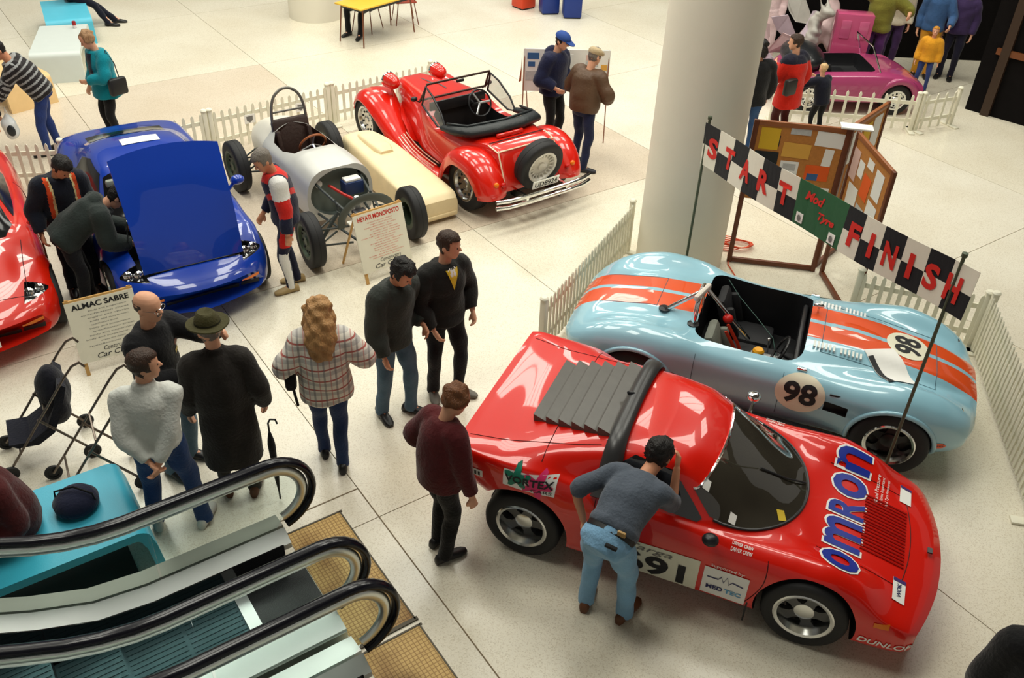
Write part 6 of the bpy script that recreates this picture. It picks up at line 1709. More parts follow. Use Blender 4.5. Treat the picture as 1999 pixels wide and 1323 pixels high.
# seated people
person('person in maroon knit sitting on the blue bench by the escalator', (-3.52, 4.42), -125, 1.68, feet=((.52, .13, 0), (.50, -.12, 0)), crouch=.905 * .96 - .55, lean=14, head=(0, 18), hands={1: (.30, .14, .66), -1: (.30, -.12, .66)}, top=cloth('knit_claret', srgb(70, 16, 18), var=.35), trousers=NAVYC, hair=('bob', 'dark'), bulk=.05, topname='jumper', girth=1.2)
person('person in dark trousers and white socks sitting at the yellow table', (-3.15, 17.98), -110, 1.72, feet=((.52, .16, 10), (.44, -.14, -10)), crouch=.905 * .98 - .52, lean=4, head=(0, 5), hands={1: (.36, .16, .80), -1: (.36, -.14, .80)}, top=NAVYC, trousers=BLACKC, hair=('short', 'dark'), bulk=.04)
person('person in dark clothes sitting on the turquoise bench with legs out', (-8.72, 17.62), 8, 1.72, feet=((.70, .10, 5), (.62, -.12, -5)), crouch=.905 * .98 - .56, lean=-4, head=(0, 5), hands={1: (.28, .16, .70), -1: (.28, -.14, .70)}, top=BLACKC, trousers=NAVYC, hair=('short', 'brown'), bulk=.04)
# ------------------------------------------------------------------ picket fences
FW = mat('fence_white', srgb(232, 228, 208), rough=.5, var=.04)
PICK = None
def fence(pts, hgt, label, spacing=.115, posts=True, feet=True, group='white picket fences'):
    """one fence panel from p0 to p1"""
    global PICK
    (x0, y0), (x1, y1) = pts
    L = math.hypot(x1 - x0, y1 - y0); a = math.atan2(y1 - y0, x1 - x0)
    t = thing('picket_fence', label, 'fence', (x0, y0, 0), a, group)
    for z in (hgt * .30, hgt * .78):
        m = MB(); m.box((L / 2, 0, z), (L, .022, .055)); m.build('rail', FW, t, 0)
    if PICK is None:
        m = MB(); w, d = .042, .014
        prof = [(-w/2, 0), (w/2, 0), (w/2, .93), (w * .32, .975), (0, 1.0), (-w * .32, .975), (-w/2, .93)]
        n = len(prof); m.add([(x, -d/2, z) for x, z in prof] + [(x, d/2, z) for x, z in prof], [tuple(range(n)), tuple(range(2*n-1, n-1, -1))] + [(i, (i+1) % n, n + (i+1) % n, n + i) for i in range(n)])
        PICK = m.mesh('picket'); PICK.materials.append(FW)
    n = max(2, int(L / spacing))
    for i in range(n):
        o = bpy.data.objects.new('picket', PICK); COL.objects.link(o); o.parent = t
        o.location = ((i + .5) * L / n, -.018, hgt * .06); o.scale = (1, 1, hgt * .94)
    if posts:
        for x in (0.0, L):
            m = MB(); m.box((x, .0, hgt * .52), (.062, .062, hgt * 1.04), bev=.008); m.lathe([(.045, 0), (.045, .012), (.03, .028), (.001, .03)], 14, M=Matrix.Translation((x, 0, hgt * 1.04))); m.build('post', FW, t, 40)
            if feet: m = MB(); m.box((x, 0, .012), (.09, .34, .024), bev=.006); m.build('foot', FW, t, 40)
    return t
fence([(.30, 7.38), (1.36, 9.58)], .66, 'white picket fence between the tail of the blue roadster and the column', spacing=.085)
fence([(3.66, 8.20), (4.86, 7.84)], .66, 'white picket fence behind the bonnet of the blue roadster', spacing=.095)
fence([(4.88, 7.76), (4.40, 5.30)], .70, 'white picket fence in front of the nose of the blue roadster', spacing=.085)
fence([(-6.95, 10.52), (-5.92, 10.72)], .62, 'white picket fence behind the red coupe')
fence([(-5.84, 10.74), (-4.42, 11.88)], .62, 'white picket fence behind the blue coupe')
fence([(-4.36, 11.93), (-2.94, 13.12)], .62, 'white picket fence behind the silver single seater')
fence([(-2.88, 13.17), (-1.50, 14.34)], .62, 'white picket fence behind the red tourer')
fence([(4.05, 14.05), (6.26, 13.86)], .60, 'white picket fence in front of the pink car', spacing=.19)
fence([(6.34, 13.87), (7.02, 14.18)], .60, 'short white picket fence beside the dark shop front', spacing=.17)
# photographs hung on the fences
for k, (x, y, a) in enumerate(((-5.30, 11.12, 38.7), (-3.92, 12.26, 39.9), (-3.30, 12.78, 39.9), (-2.35, 13.58, 40.2))):
    m = MB(); m.box((0, -.032, .42), (.16, .006, .13)); o = m.build('hung_card', PAPER, None, 0); o.location = (x, y, 0); o.rotation_euler = (0, 0, rad(a))
    tag(o, 'small card with a dark shield mark hung on the fence ' + ('behind the blue coupe', 'beside the roll hoop', 'behind the racer tail', 'behind the red tourer')[k], 'card', 'cards hung on the fence')
    mm = MB(); mm.add([(-.05, -.037, .46), (.05, -.037, .46), (.045, -.037, .40), (0, -.037, .365), (-.045, -.037, .40)], [(0, 1, 2, 3, 4)]); mm.build('shield_mark', GREYINK, o, 0, fix=False)

# ------------------------------------------------------------------ start / finish banner
t = thing('finish_banner', 'checkered banner lettered START FINISH on two posts over the blue roadster', 'banner', (1.89, 8.63, 0), math.atan2(5.57 - 8.63, 3.17 - 1.89))
LB = math.hypot(3.17 - 1.89, 5.57 - 8.63)
PO = mat('post_green', srgb(84, 94, 76), rough=.5, metal=.4)
for x, h_ in ((0, 2.10), (LB, 2.36)):
    m = MB(); m.tube([(x, 0, 0), (x, 0, h_)], .014, 10); m.lathe([(.022, 0), (.022, .03), (.001, .035)], 12, M=Matrix.Translation((x, 0, h_))); m.build('post', PO, t)
    m = MB(); m.lathe([(.16, 0), (.16, .012), (.03, .03), (.02, .10)], 24, M=Matrix.Translation((x, 0, .001))); m.build('post_base', PO, t)
CW = cloth('flag_white', srgb(232, 228, 212), var=.03, bump=.05); CB = cloth('flag_black', srgb(20, 19, 24), var=.1, bump=.05); CG = cloth('flag_green', srgb(38, 92, 55), var=.1, bump=.05); CR = cloth('flag_red', srgb(214, 36, 24), var=.06, bump=.05)
def ztop(u): return 2.06 + (2.33 - 2.06) * u / 3.5 - .03 * math.sin(PI * u / 3.5)
def zhgt(u): return .445 - .045 * u / 3.5
def sway(u, v): return .014 * math.sin(u * 4.2 + v)
def bpt(u, v, off=0.0): return (u, sway(u, v) - .018 - off, ztop(u) - zhgt(u) * v)     # v 0 top .. 1 bottom
def bpiece(nm, u0, u1, v0, v1, m_, off=0):
    m = MB(); n = 4; vs = [bpt(u0 + (u1 - u0) * i / n, v, off + d) for d in (0, -.004) for v in (v0, v1) for i in range(n + 1)]
    fs = []
    for i in range(n):
        fs += [(i, i + 1, n + 2 + i, n + 1 + i), tuple(2 * (n + 1) + q for q in (n + 1 + i, n + 2 + i, i + 1, i))]
    k = 2 * (n + 1); fs += [(0, n + 1, k + n + 1, k), (n, k + n, k + 2 * n + 1, 2 * n + 1)]
    for i in range(n): fs += [(i, k + i, k + i + 1, i + 1), (n + 1 + i, n + 2 + i, k + n + 2 + i, k + n + 1 + i)]
    m.add(vs, fs); return m.build(nm, m_, t, 0)
us = [-.03 + (1.51 + .03) * i / 6 for i in range(7)]; uf = [2.15 + (3.49 - 2.15) * i / 6 for i in range(7)]
for U in (us, uf):
    for i in range(6):
        for j in range(2): bpiece('check_square', U[i], U[i + 1], j * .5, j * .5 + .5, CB if (i + j) % 2 == 0 else CW)
bpiece('green_panel', us[-1], uf[0], 0, 1, CG)
def btext(s, u, v, w, h_, m_, nm='lettering', bold=.02, tilt=0):
    bm = fit_text(s, w, h_, bold=bold, shear=tilt); slice_bm(bm, .06)
    for q in bm.verts:
        uu = u + q.co.x; vv = v - q.co.y / zhgt(u); q.co = Vector(bpt(uu, vv, .006))
    me = bpy.data.meshes.new(nm); bm.to_mesh(me); bm.free(); return link(nm, me, m_, t, 0, fix=False)
for i, ch in enumerate('START'): btext(ch, .15 + i * .30, .5, .165, .215, CR, 'letter', .04)
for i, ch in enumerate('FINISH'): btext(ch, 2.30 + i * .205, .52, .05 if ch == 'I' else .135, .215, CR, 'letter', .04)
btext('Mod', 1.74, .26, .24, .09, CR, 'script_lettering', .04, .3); btext('Tyre', 1.93, .58, .22, .09, CR, 'script_lettering', .04, .3)
for u, v in ((1.60, .82), (2.05, .85)):
    bpiece('white_label', u - .045, u + .045, v - .11, v + .11, PAPER, .006)
    bm = poly_bm(ell_poly(.022, .03, 12))
    for q in bm.verts: q.co = Vector(bpt(u + q.co.x, v - q.co.y / zhgt(u), .012))
    me = bpy.data.meshes.new('label_mark'); bm.to_mesh(me); bm.free(); link('label_mark', me, GREYINK, t, 0, fix=False)

# ------------------------------------------------------------------ notice board screens
CORK = mat('cork', srgb(190, 126, 62), rough=.9, var=.2, vscale=40, bump=.2, bscale=150)
def screen(p0, p1, label, papers, hgt=1.80, zb=.86, shaded=1):
    L = math.hypot(p1[0] - p0[0], p1[1] - p0[1])
    t = thing('notice_board', label, 'notice board', (p0[0], p0[1], 0), math.atan2(p1[1] - p0[1], p1[0] - p0[0]), 'folding notice boards')
    for x in (.0275, L - .0275):
        m = MB(); m.box((x, 0, hgt / 2), (.055, .04, hgt), bev=.005); m.build('stile', DKWOOD, t)
    for z, nm in ((hgt - .028, 'top_rail'), (.04, 'bottom_rail')):
        m = MB(); m.box((L / 2, 0, z), (L - .11, .04, .055), bev=.005); m.build(nm, mat('rail_wood_light', srgb(150, 88, 45), rough=.45, var=.2) if nm == 'top_rail' else DKWOOD, t)
    m = MB(); m.box((L / 2, 0, (hgt - .055 + zb) / 2), (L - .11, .018, hgt - .055 - zb)); m.build('cork_panel', CORK, t, 0)
    for (u, z, w, h_, c, rot) in papers:
        for side in (-1,):
            m = MB(); m.box((0, 0, 0), (w, .002, h_)); q = m.build('pinned_paper', c, t, 0); q.location = (u, side * .012 - .001 * random.random(), z); q.rotation_euler = (0, rad(rot), 0)
    return t
YEL = mat('paper_yellow', srgb(225, 182, 45), rough=.8); ORG = mat('paper_orange', srgb(232, 96, 30), rough=.8); AMB = mat('paper_amber', srgb(225, 170, 75), rough=.8); GRN = mat('paper_green', srgb(45, 135, 60), rough=.8)
GRY = mat('paper_grey', srgb(190, 190, 188), rough=.8, var=.25, vscale=30); PNK = mat('paper_pink', srgb(225, 190, 180), rough=.8); BLU = mat('paper_blue', srgb(60, 100, 150), rough=.8); REDP = mat('paper_red', srgb(205, 50, 30), rough=.8); DKP = mat('paper_black', srgb(30, 34, 36), rough=.7)
screen((2.56, 9.46), (3.59, 9.30), 'oak framed cork notice board with yellow papers next to the round column', [(.20, 1.60, .21, .25, YEL, 0), (.27, 1.58, .09, .13, DKP, 0), (.51, 1.49, .30, .17, AMB, 2), (.60, 1.535, .07, .06, DKP, 0), (.52, 1.71, .22, .07, GRY, 0), (.84, 1.65, .30, .17, PAPER, 3), (.86, 1.44, .10, .20, PAPER, 4), (.20, 1.34, .26, .22, DKP, 0), (.47, 1.27, .20, .18, PAPER, 0), (.47, 1.29, .14, .08, GRY, 0), (.78, 1.25, .26, .18, ORG, 0), (.74, 1.20, .12, .08, BLU, 0), (.30, .98, .36, .22, GRY, 2), (.62, .96, .34, .26, GRN, 0), (.52, .90, .14, .10, ORG, 0), (.88, .98, .16, .20, PAPER, 0)])
screen((3.64, 9.24), (3.70, 8.20), 'oak framed cork notice board with orange and white papers end on', [(.14, 1.48, .17, .34, PNK, 0), (.32, 1.50, .14, .18, PAPER, 0), (.33, 1.47, .09, .10, DKP, 0), (.52, 1.38, .20, .26, ORG, 4), (.52, 1.64, .16, .10, PAPER, 0), (.78, 1.52, .20, .30, PAPER, 0), (.78, 1.18, .24, .28, PAPER, 2), (.26, 1.16, .26, .24, PAPER, -3), (.52, 1.06, .20, .20, GRY, 0), (.84, .96, .22, .18, REDP, 0), (.20, .96, .14, .12, REDP, 0), (.56, .95, .16, .1, PAPER, 0)])
screen((3.62, 9.40), (4.28, 10.20), 'oak framed notice board with white papers turned away behind the others', [(.20, 1.50, .24, .38, PAPER, 0), (.50, 1.50, .22, .36, YEL, 0), (.78, 1.50, .24, .40, PAPER, 0), (.30, 1.08, .30, .30, PAPER, 0), (.70, 1.08, .28, .30, PAPER, 0)])
o = MB(); o.box((0, 0, 0), (.34, .16, .02), bev=.004); pp = o.build('card_sheet', PAPER, None); pp.location = (3.64, 9.32, 1.812); pp.rotation_euler = (0, 0, rad(-10)); tag(pp, 'white card lying on top of the notice boards where they meet', 'card')
# orange cable
m = MB(); P = []
for k in range(90):
    a = k * .33; r = .16 + .05 * math.sin(k * .7); P.append((2.70 + r * math.cos(a) * 1.15 + .02 * math.sin(k), 9.82 + r * math.sin(a) * .8, .012 + .0007 * k))
P += [(2.60, 9.60, .012), (2.56, 9.36, .012), (2.60, 9.10, .012), (2.58, 8.8, .012)]
m.tube(P, .007, 6); o = m.build('extension_cable', mat('cable_orange', srgb(225, 85, 45), rough=.5), None, 60); tag(o, 'coiled orange extension cable lying at the foot of the column', 'cable')

# ------------------------------------------------------------------ easels and info panel
def easel(p, ang, w, hgt, label, lines, title, tcol, lcol, tilt=16):
    t = thing('sign_easel', label, 'sign', (p[0], p[1], 0), rad(ang))
    M = Matrix.Rotation(rad(-tilt), 4, 'X')
    for x in (.03, w - .03):
        m = MB(); m.box((x, 0, (hgt + .03) / 2), (.035, .02, hgt + .03), M=M); m.build('leg', WOOD, t, 0)
        m = MB(); b_ = M @ Vector((x, .01, hgt * .95)); m.tube([b_, (x, b_.y + .34, .01)], .014, 6); m.build('rear_leg', WOOD, t, 0)
    m = MB(); m.box((w / 2, -.018, .13 + (hgt - .13) / 2), (w, .012, hgt - .13), M=M); bd = m.build('sign_board', mat('sign_cream', srgb(236, 231, 212), rough=.6), t, 0)
    m = MB(); m.box((w / 2, -.004, hgt + .008), (w, .03, .022), M=M); m.build('top_rail', WOOD, t, 0)
    U = Vector((1, 0, 0)); V = M.to_3x3() @ Vector((0, 0, 1)); O = lambda u, z: M @ Vector((u, -.0262, z))
    flat('title_lettering', fit_text(title, w * .84, .055, bold=.03), O(w / 2, hgt - .055), U, V, tcol, t)
    rs = random.Random(len(title))
    for i in range(lines):
        ww = w * rs.uniform(.35, .8); h_ = .012
        flat('text_line', fit_text(rs.choice(['engine and chassis', 'specification sheet', 'body and suspension']), ww, h_ * 1.4), O(w / 2 + rs.uniform(-.02, .06), hgt - .115 - i * (hgt - .36) / lines), U, V, lcol, t)
    flat('club_lettering', fit_text('Constructors', w * .42, .042, shear=.3), O(w * .58, .235), U, V, INK, t)
    flat('club_lettering', fit_text('Car Club', w * .5, .05, shear=.3), O(w * .5, .175), U, V, INK, t)
    return t
easel((-4.10, 6.74), 33, .62, .74, 'wooden easel sign lettered ALMAC SABRE between the two coupes', 11, 'ALMAC SABRE', INK, GREYINK)
easel((-1.68, 8.58), 40, .64, .80, 'wooden easel sign lettered HEYATI MONOPOSTO in red before the single seater', 16, 'HEYATI MONOPOSTO', REDINK, mat('salmon_ink', srgb(225, 120, 95), rough=.7))
t = thing('info_panel', 'white display panel with pinned photographs on thin legs behind the tourer', 'display board', (0.0, 12.93, 0), rad(3))
m = MB(); m.box((.63, 0, 1.06), (1.26, .015, .62)); m.build('panel', mat('panel_white', srgb(240, 238, 232), rough=.4), t, 0)
for x, dx in ((.02, -.02), (1.24, .02)):
    m = MB(); m.tube([(x, .01, 1.37), (x + dx, -.12, 0)], .009, 6); m.build('leg', mat('leg_brown', srgb(150, 100, 75), rough=.5), t); m = MB(); m.tube([(x, .01, 1.2), (x - dx * 6, .40, 0)], .009, 6); m.build('leg', mat('leg_brown', (0, 0, 0)), t)
m = MB(); m.add([(-.02, -.02, 1.33), (-.02, -.02, .90), (-.06, -.02, .88), (-.03, -.02, 1.1)], [(0, 1, 2, 3)]); m.build('pennant', mat('pennant_brown', srgb(165, 85, 45), rough=.6), t, 0, fix=False)
for (x, z, w, h_, c) in ((.14, 1.27, .17, .09, BLU), (.33, 1.27, .10, .08, GRY), (.12, 1.15, .10, .07, BLU), (.14, .98, .20, .14, GRY), (1.0, 1.26, .18, .08, PNK), (1.0, 1.17, .18, .07, GRY), (1.0, .98, .16, .07, GRY), (1.18, 1.12, .09, .08, AMB), (1.18, 1.0, .09, .08, mat('paper_brown', srgb(150, 105, 70), rough=.8)), (1.18, .90, .09, .05, AMB), (.62, 1.2, .2, .2, PAPER)):
    m = MB(); m.box((x, -.010, z), (w, .004, h_)); m.build('photograph', c, t, 0)

# ------------------------------------------------------------------ benches, table, chairs, bins
def slab_bench(pos, ang, L, w, hgt, m_, label, name='bench', r=.10, th=.07):
    """moulded bench: rounded inverted U, open underneath at the ends"""
    t = thing(name, label, 'bench', (pos[0], pos[1], 0), rad(ang))
    sec = []
    out = [(-w / 2 - .05, 0), (-w / 2 - .02, hgt * .6)]
    for k in range(7): a = rad(180 - 90 * k / 6); out.append((-w / 2 + r + r * math.cos(a), hgt - r + r * math.sin(a)))
    out2 = out + [(-x, z) for x, z in out[::-1]]
    inn = [(-w / 2 + th - .05, 0), (-w / 2 + th - .02, hgt * .6)]
    for k in range(7): a = rad(180 - 90 * k / 6); inn.append((-w / 2 + th + r * .6 + r * .6 * math.cos(a), hgt - th - r * .6 + r * .6 * math.sin(a)))
    inn2 = inn + [(-x, z) for x, z in inn[::-1]]
    ring = out2 + inn2[::-1]
    m = MB(); n = len(ring)
    vs = [(x, y, z) for y, (dummy) in ((-L / 2, 0), (L / 2, 0)) for x, z in ring]
    vs = [(y, x, z) for (x, y, z) in vs]
    fs = [(i, (i + 1) % n, n + (i + 1) % n, n + i) for i in range(n)]
    h_ = len(out2)
    for o_ in (0, n):
        for i in range(h_ - 1): fs.append((o_ + i, o_ + i + 1, o_ + n - 2 - i, o_ + n - 1 - i))
    m.add(vs, fs); m.build('moulded_top', m_, t, 40)
    return t
CYAN = mat('fibreglass_cyan', srgb(62, 176, 204), rough=.4, var=.05, bump=.06, bscale=80)
# the blue bench beside the escalator: open end towards the camera
def end_bench(pos, ang, L, w, hgt, m_, label):
    t = slab_bench(pos, ang, L, w, hgt, m_, label)
    m = MB(); m.box((0, 0, .012), (L * .9, w * .88, .02)); m.build('plinth', mat('plinth_dark', srgb(40, 46, 42), rough=.8), t, 0)
    return t
c = AB(5.55, -.74)
end_bench((c.x, c.y), math.degrees(TH), .86, 2.5, .45, CYAN, 'turquoise moulded bench alongside the escalator')
slab_bench((-8.62, 17.05), 28, .78, 1.5, .45, mat('fibreglass_turq', srgb(88, 188, 214), rough=.4), 'turquoise moulded bench beyond the white one')
slab_bench((-7.95, 15.28), 18, .78, 1.66, .48, mat('fibreglass_white', srgb(212, 220, 216), rough=.4, var=.03), 'white moulded bench with a drink can on it')
slab_bench((-8.25, 13.86), 51.5, .74, 1.6, .45, mat('fibreglass_tan', srgb(232, 196, 140), rough=.5, var=.08), 'tan moulded bench near the stooping man')
t = thing('drink_can', 'red and white drink can standing on the white bench', 'can', (-7.92, 15.85, .481))
m = MB(); m.lathe([(.028, 0), (.033, .008), (.033, .055)], 18); m.build('can_body', mat('can_white', srgb(225, 215, 215), rough=.3), t); m = MB(); m.lathe([(.0332, .05), (.0332, .108), (.027, .118), (.001, .118)], 18); m.build('can_top', mat('can_red', srgb(150, 35, 40), rough=.3), t)
# table
t = thing('table', 'yellow topped table with thin brown legs by the far column', 'table', (-2.86, 17.62, 0), rad(54))
m = MB(); m.box((0, 0, .71), (1.5, .70, .03), bev=.008); m.build('tabletop', mat('table_yellow', srgb(228, 182, 60), rough=.4), t)
LG = mat('leg_rust', srgb(120, 72, 48), rough=.4, metal=.3)
for sx in (-1, 1):
    for sy in (-1, 1): m = MB(); m.tube([(sx * .64, sy * .28, .70), (sx * .70, sy * .32, 0)], .013, 8); m.build('leg', LG, t)
m = MB(); m.box((0, 0, .66), (1.3, .56, .06)); m.build('apron', BLKPL, t, 0)
def chair(pos, ang, label, seatm):
    t = thing('chair', label, 'chair', (pos[0], pos[1], 0), rad(ang))
    m = MB(); m.box((0, 0, .44), (.42, .42, .03), bev=.012); m.build('seat', seatm, t)
    m = MB(); m.box((-.21, 0, .72), (.02, .38, .22), bev=.008); m.build('backrest', seatm, t)
    for sx in (-1, 1):
        for sy in (-1, 1):
            m = MB(); m.tube([(sx * .16, sy * .16, .43), (sx * .23, sy * .22, 0)], .010, 8); m.build('leg', LG, t)
    for sy in (-1, 1): m = MB(); m.tube([(-.17, sy * .17, .43), (-.21, sy * .18, .82)], .010, 8); m.build('back_post', LG, t)
    return t
chair((-2.45, 18.62), 200, 'chair with splayed brown legs and red seat beyond the table', mat('seat_red', srgb(150, 60, 40), rough=.6))
chair((-3.12, 18.02), -110, 'chair with dark seat under the person at the table', BLKPL)
def bin_(pos, ang, c, band, label):
    t = thing('litter_bin', label, 'bin', (pos[0], pos[1], 0), rad(ang))
    m = MB(); m.box((0, 0, .42), (.38, .38, .80), bev=.03); m.build('body', c, t)
    m = MB(); m.box((0, 0, .88), (.40, .40, .10), bev=.03); m.build('lid', c, t)
    m = MB(); m.box((0, 0, .70), (.386, .386, .06), bev=.03); m.build('band', band, t)
    m = MB(); m.box((0, 0, .012), (.34, .34, .02)); m.build('base', BLKPL, t, 0)
BB = mat('bin_blue', srgb(22, 52, 130), rough=.45)
bin_((-.05, 20.06), 40, mat('bin_red', srgb(214, 66, 26), rough=.45), mat('bin_red2', srgb(190, 50, 20), rough=.45), 'orange red litter bin beside two blue bins')
bin_((.50, 19.76), 12, BB, BB, 'plain blue litter bin between the red bin and the banded bin')
bin_((.98, 19.52), 5, BB, WHITE, 'blue litter bin with a white band')
# ------------------------------------------------------------------ carried and loose things
t = thing('walking_stick', 'brown walking stick held beside the red coupe', 'stick', (-4.86, 7.93, 0))
m = MB(); m.tube([(0, 0, .01), (.03, -.02, .86)], .010, 8); m.build('shaft', mat('stick_brown', srgb(95, 55, 35), rough=.5), t); m = MB(); m.tube([(.03, -.02, .86), (.03, -.02, .90), (.06, .0, .92), (.10, .02, .90)], .012, 8); m.build('crook', mat('stick_brown', (0, 0, 0)), t); m = MB(); m.lathe([(.016, 0), (.014, .04)], 10); m.build('ferrule', RUBBER, t)
t = thing('umbrella', 'rolled black umbrella hanging at the overcoated man side', 'umbrella', (-1.86, 5.22, 0))
m = MB(); chain(m, [(0, 0, .10), (0, 0, .30), (.0, 0, .62), (0, 0, .74)], [.006, .022, .03, .012], 10); m.build('canopy', BLACKC, t, 60); m = MB(); m.tube([(0, 0, .02), (0, 0, .84), (.02, 0, .88), (.06, 0, .88), (.07, 0, .84)], .008, 8); m.build('shaft', BLKPL, t)
t = thing('carrier_bag', 'white plastic bag with a dark print held by the stooping man', 'bag', (-6.98, 11.50, .0))
m = MB(); m.ell((0, 0, .44), (.11, .09, .17), 18, 12); m.ell((0, 0, .58), (.05, .05, .10), 14, 8); me = remesh(m, .014, 3); ripple(me, .012, 24, 4); link('bag', me, mat('poly_white', srgb(230, 234, 236), rough=.3, var=.05), t, 180, fix=False)
m = MB(); m.ell((.045, -.075, .44), (.06, .03, .08), 14, 9); m.build('dark_print', mat('print_dark', srgb(36, 42, 46), rough=.4), t)
m = MB(); m.tube([(-.02, 0, .64), (0, 0, .74), (.02, 0, .64)], .006, 6); m.build('handle', mat('poly_white', (0, 0, 0)), t)
# pushchairs
def pushchair(pos, ang, label, dark):
    t = thing('pushchair', label, 'pushchair', (pos[0], pos[1], 0), rad(ang)); TB = mat('pram_tube', srgb(120, 108, 98), rough=.3, metal=.8)
    for s in (-1, 1):
        m = MB(); m.tube([(.34, s * .20, .08), (-.26, s * .19, .86), (-.34, s * .19, .95), (-.40, s * .19, .97), (-.43, s * .19, .92)], .011, 8); m.build('push_handle', TB, t)
        m = MB(); m.tube([(-.30, s * .20, .08), (.02, s * .19, .52)], .011, 8); m.build('rear_strut', TB, t)
        for x in (.34, -.30):
            w_ = MB(); w_.lathe([(.045, -.012), (.068, -.012), (.072, 0), (.068, .012), (.045, .012)], 20, axis='y', M=Matrix.Translation((x, s * .22, .072)), cap=False); w_.lathe([(.046, -.006), (.046, .006)], 20, axis='y', M=Matrix.Translation((x, s * .22, .072))); w_.build('wheel', RUBBER, t)
    for x_, z_ in ((-.05, .60), (.22, .24)): m = MB(); m.tube([(x_, -.19, z_), (x_, .19, z_)], .009, 6); m.build('cross_bar', TB, t)
    if dark:
        m = MB(); R = []
        for q, (x, z) in enumerate(((.28, .30), (.12, .28), (-.02, .36), (-.12, .56), (-.20, .78))):
            R.append([(x, -.18, z + .03), (x - .05, -.17, z - .03), (x - .05, .17, z - .03), (x, .18, z + .03)])
        m.rings(R); m.build('seat_sling', cloth('sling_navy', srgb(20, 22, 36)), t, 30)
        m = MB(); m.ell((-.14, 0, .60), (.13, .17, .30), 16, 10); me = remesh(m, .016, 2); ripple(me, .012, 24, 8); link('hanging_bag', me, cloth('bag_navy', srgb(22, 22, 32)), t, 180, fix=False)
    return t
pushchair((-3.94, 5.68), -150, 'folding pushchair hung with a dark bag behind the turquoise bench', True)
pushchair((-3.38, 5.34), -150, 'bare framed folding pushchair behind the man in the white jersey', False)
t = thing('round_bag', 'round dark blue bag resting on the turquoise bench', 'bag', (*(AB(5.62, .13).xy), .452))
m = MB(); m.lathe([(.001, 0), (.12, .0), (.155, .03), (.16, .08), (.12, .13), (.05, .15), (.001, .152)], 28); m.build('bag_body', cloth('bag_blue', srgb(24, 28, 52)), t, 60); m = MB(); m.tube([(-.15, 0, .07), (-.14, .0, .15), (.0, .02, .19), (.14, .0, .15), (.15, 0, .07)], .008, 6); m.build('strap', BLACKC, t)

# ------------------------------------------------------------------ fairy tale display at the back
PK = paint('display_pink', srgb(172, 64, 112), rough=.35)  # pink taken darker: the shade over the display is put into the colour
t = thing('pink_car', 'small pink open show car with black seats behind the white fence', 'car', (5.45, 15.10, 0), rad(2))
rows = [
 (1.15, [(0,.50),(.2,.50),(.4,.49),(.52,.46),(.56,.38),(.54,.26),(0,.24)]),
 (.95, [(0,.60),(.2,.60),(.42,.59),(.56,.55),(.60,.42),(.58,.24),(0,.22)]),
 (.35, [(0,.70),(.2,.70),(.44,.69),(.60,.64),(.65,.46),(.62,.22),(0,.20)]),
 (-.35, [(0,.68),(.2,.68),(.44,.67),(.60,.63),(.65,.46),(.62,.22),(0,.20)]),
 (-.95, [(0,.66),(.2,.66),(.44,.65),(.58,.60),(.62,.45),(.60,.24),(0,.22)]),
 (-1.15, [(0,.52),(.2,.52),(.4,.51),(.5,.48),(.54,.40),(.52,.28),(0,.26)]),
]
cuts = []
m = MB(); m.box((-.15, 0, .75), (.95, .96, .62), bev=.08); cuts.append((m, BLKPL))
for s in (-1, 1):
    for x in (.72, -.72):
        m = wheel_cut(x, s, .29, .40, .9); m.v = [(a, b, c + .26) for a, b, c in m.v]; cuts.append((m, BLACK))
me = cut_mesh(grid_to_mb(loft_half(stations(rows), nu=40, nv=5)).mesh(), cuts, PK); link('body', me, [], t, 35, fix=False)
for s in (-1, 1):
    for x in (.72, -.72):
        m = MB(); m.tube([(x + .32 * math.cos(a), s * .60, .26 + .32 * math.sin(a)) for a in np.linspace(0, PI, 17)], .06, 10); m.build('mudguard', PK, t, 60)
        wheel_parts(t, (x, s * .52, .255), .255, .16, s, .15, 'slot', CHROME)
m = MB(); seat_mesh(m, (-.42, .0, .34), w=.84, h=.44, d=.5); m.build('seat', BLKPL, t)
m = MB(); m.ell((-.80, 0, .78), (.34, .58, .20), 20, 12); m.build('folded_hood', mat('hood_gloss', (.012, .013, .015), rough=.3, bump=.3, bscale=12), t, 60)
m = MB(); m.tube([(.38, -.50, .68), (.20, -.40, 1.06), (.20, .40, 1.06), (.38, .50, .68)], .014, 8); m.build('screen_frame', CHROME, t)
t = thing('display_box', 'upright pink panelled box in the display behind the pink car', 'display box', (5.72, 16.05, 0), rad(-8))
m = MB(); m.box((0, 0, .62), (.62, .30, 1.24), bev=.02); m.build('box', paint('panel_pink', srgb(196, 82, 124)), t)
for x in (-.14, .16): m = MB(); m.box((x, -.155, .98), (.16, .02, .30), bev=.004); m.build('raised_panel', paint('panel_pink2', srgb(206, 96, 138)), t)
t = thing('platform', 'low pink platform at the column end of the display', 'platform', (3.55, 15.35, 0), rad(-10))
m = MB(); m.box((0, 0, .24), (1.3, .5, .48), bev=.03); m.build('box', PK, t); m = MB(); m.box((0, 0, .50), (1.2, .42, .03)); m.build('white_top', WHITE, t, 0)
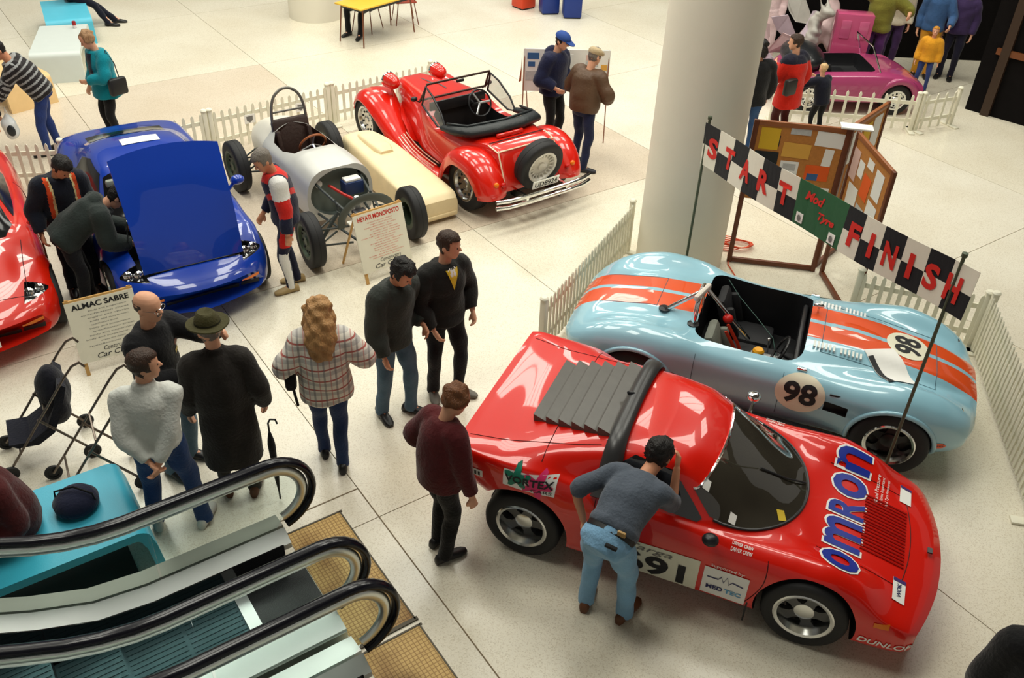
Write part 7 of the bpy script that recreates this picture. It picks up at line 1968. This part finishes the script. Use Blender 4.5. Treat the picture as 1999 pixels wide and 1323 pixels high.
# pale sculpted creatures
ST = [mat('stone_lilac', srgb(196, 180, 192), rough=.6, var=.15), mat('stone_mauve', srgb(205, 178, 178), rough=.6, var=.15), mat('stone_grey', srgb(176, 172, 164), rough=.6, var=.15)]
def creature(pos, ang, sc, k, label):
    t = thing('sculpted_creature', label, 'sculpture', (pos[0], pos[1], 0), rad(ang))
    m = MB(); chain(m, [(-.45, 0, .12), (-.2, .06, .34), (.05, .0, .52), (.22, -.05, .80), (.16, .0, 1.08), (.34, .0, 1.22)], [.06 * 1, .17, .20, .13, .09, .07], 12)
    m.ell((.36, 0, 1.24), (.15, .09, .09)); 
    for s in (-1, 1):
        chain(m, [(.05, s * .12, .5), (.16, s * .25, .30), (.22, s * .24, .03)], [.08, .07, .06], 10); chain(m, [(-.25, s * .12, .3), (-.26, s * .26, .2), (-.18, s * .26, .03)], [.08, .07, .06], 10)
        chain(m, [(.32, s * .05, 1.30), (.24, s * .10, 1.46), (.30, s * .12, 1.58)], [.035, .025, .010], 8)
    me = remesh(m, .022, 2); ripple(me, .018, 30, k); me.transform(Matrix.Scale(sc, 4)); link('body', me, ST[k % 3], t, 180, fix=False)
    m = MB()
    for s in (-1, 1):
        m2 = MB(); R = [(0, s * .10, .62), (-.18, s * .34, 1.10), (-.40, s * .50, 1.02), (-.36, s * .36, .80), (-.30, s * .20, .66)]
        R = [tuple(q * sc for q in v) for v in R]; m2.add(R + [(x - .02, y, z) for x, y, z in R], [(0, 1, 2, 3, 4), (9, 8, 7, 6, 5)] + [(i, (i + 1) % 5, 5 + (i + 1) % 5, 5 + i) for i in range(5)]); m2.build('wing', ST[(k + 1) % 3], t, 0)
creature((4.20, 15.95), 200, .85, 0, 'pale pink winged creature sculpture next to the column end of the display')
creature((5.00, 16.25), -60, 1.0, 2, 'grey winged creature sculpture rearing in the middle of the display')
creature((5.45, 17.1), 20, 1.1, 1, 'lilac winged creature sculpture behind the pink box')
# costumed figures
def costume(pos, yaw, h, c1, c2, label, hair, **kw):
    person(label, pos, yaw, h, top=c1, trousers=c2, hair=hair, cat='figure', name='costumed_figure', **kw)
cl = lambda n, r, g, b: cloth('costume_' + n, srgb(r, g, b))
costume((6.25, 16.30), -110, 1.85, cl('olive', 120, 118, 46), cl('purple', 84, 44, 100), 'figure in olive top and purple breeches with orange hair and raised arm', ('wavy', hairmat('orange', srgb(230, 130, 30))), hands={1: (.25, .45, 1.25), -1: (.10, -.35, 1.75)}, sleeves=.4, bulk=.05)
costume((6.74, 16.85), -100, 1.80, cl('cream', 226, 214, 190), cl('plum', 70, 46, 90), 'figure in cream top with brown hair beside the olive one', ('bob', 'auburn'), bulk=.03)
costume((7.36, 16.62), -110, 1.75, cl('blue', 60, 94, 140), cl('ochre', 214, 150, 40), 'figure in blue top and ochre trousers', ('short', 'fair'), hands={1: (.3, .25, 1.0)}, bulk=.03)
costume((7.05, 15.75), -115, 1.15, cl('gold', 228, 160, 40), cl('navy', 50, 66, 120), 'small figure in golden yellow tunic and blue trousers', ('short', hairmat('gold', srgb(220, 150, 50))), bulk=.05)
costume((7.80, 16.55), -120, 1.72, cl('violet', 60, 44, 84), cl('ink', 26, 24, 44), 'figure in dark violet clothes next to the shop front', ('short', 'dark'), bulk=.03)
costume((3.70, 16.30), -100, 1.70, cl('white', 232, 226, 220), cl('white', 0, 0, 0), 'figure in white gown at the column end of the display', ('bob', 'brown'), coat=.15, bulk=.05)
costume((4.45, 17.05), -95, 1.78, cl('palepink', 232, 206, 206), cl('palepink', 0, 0, 0), 'figure in pale pink gown behind the white one', ('bob', 'fair'), coat=.15, bulk=.05)
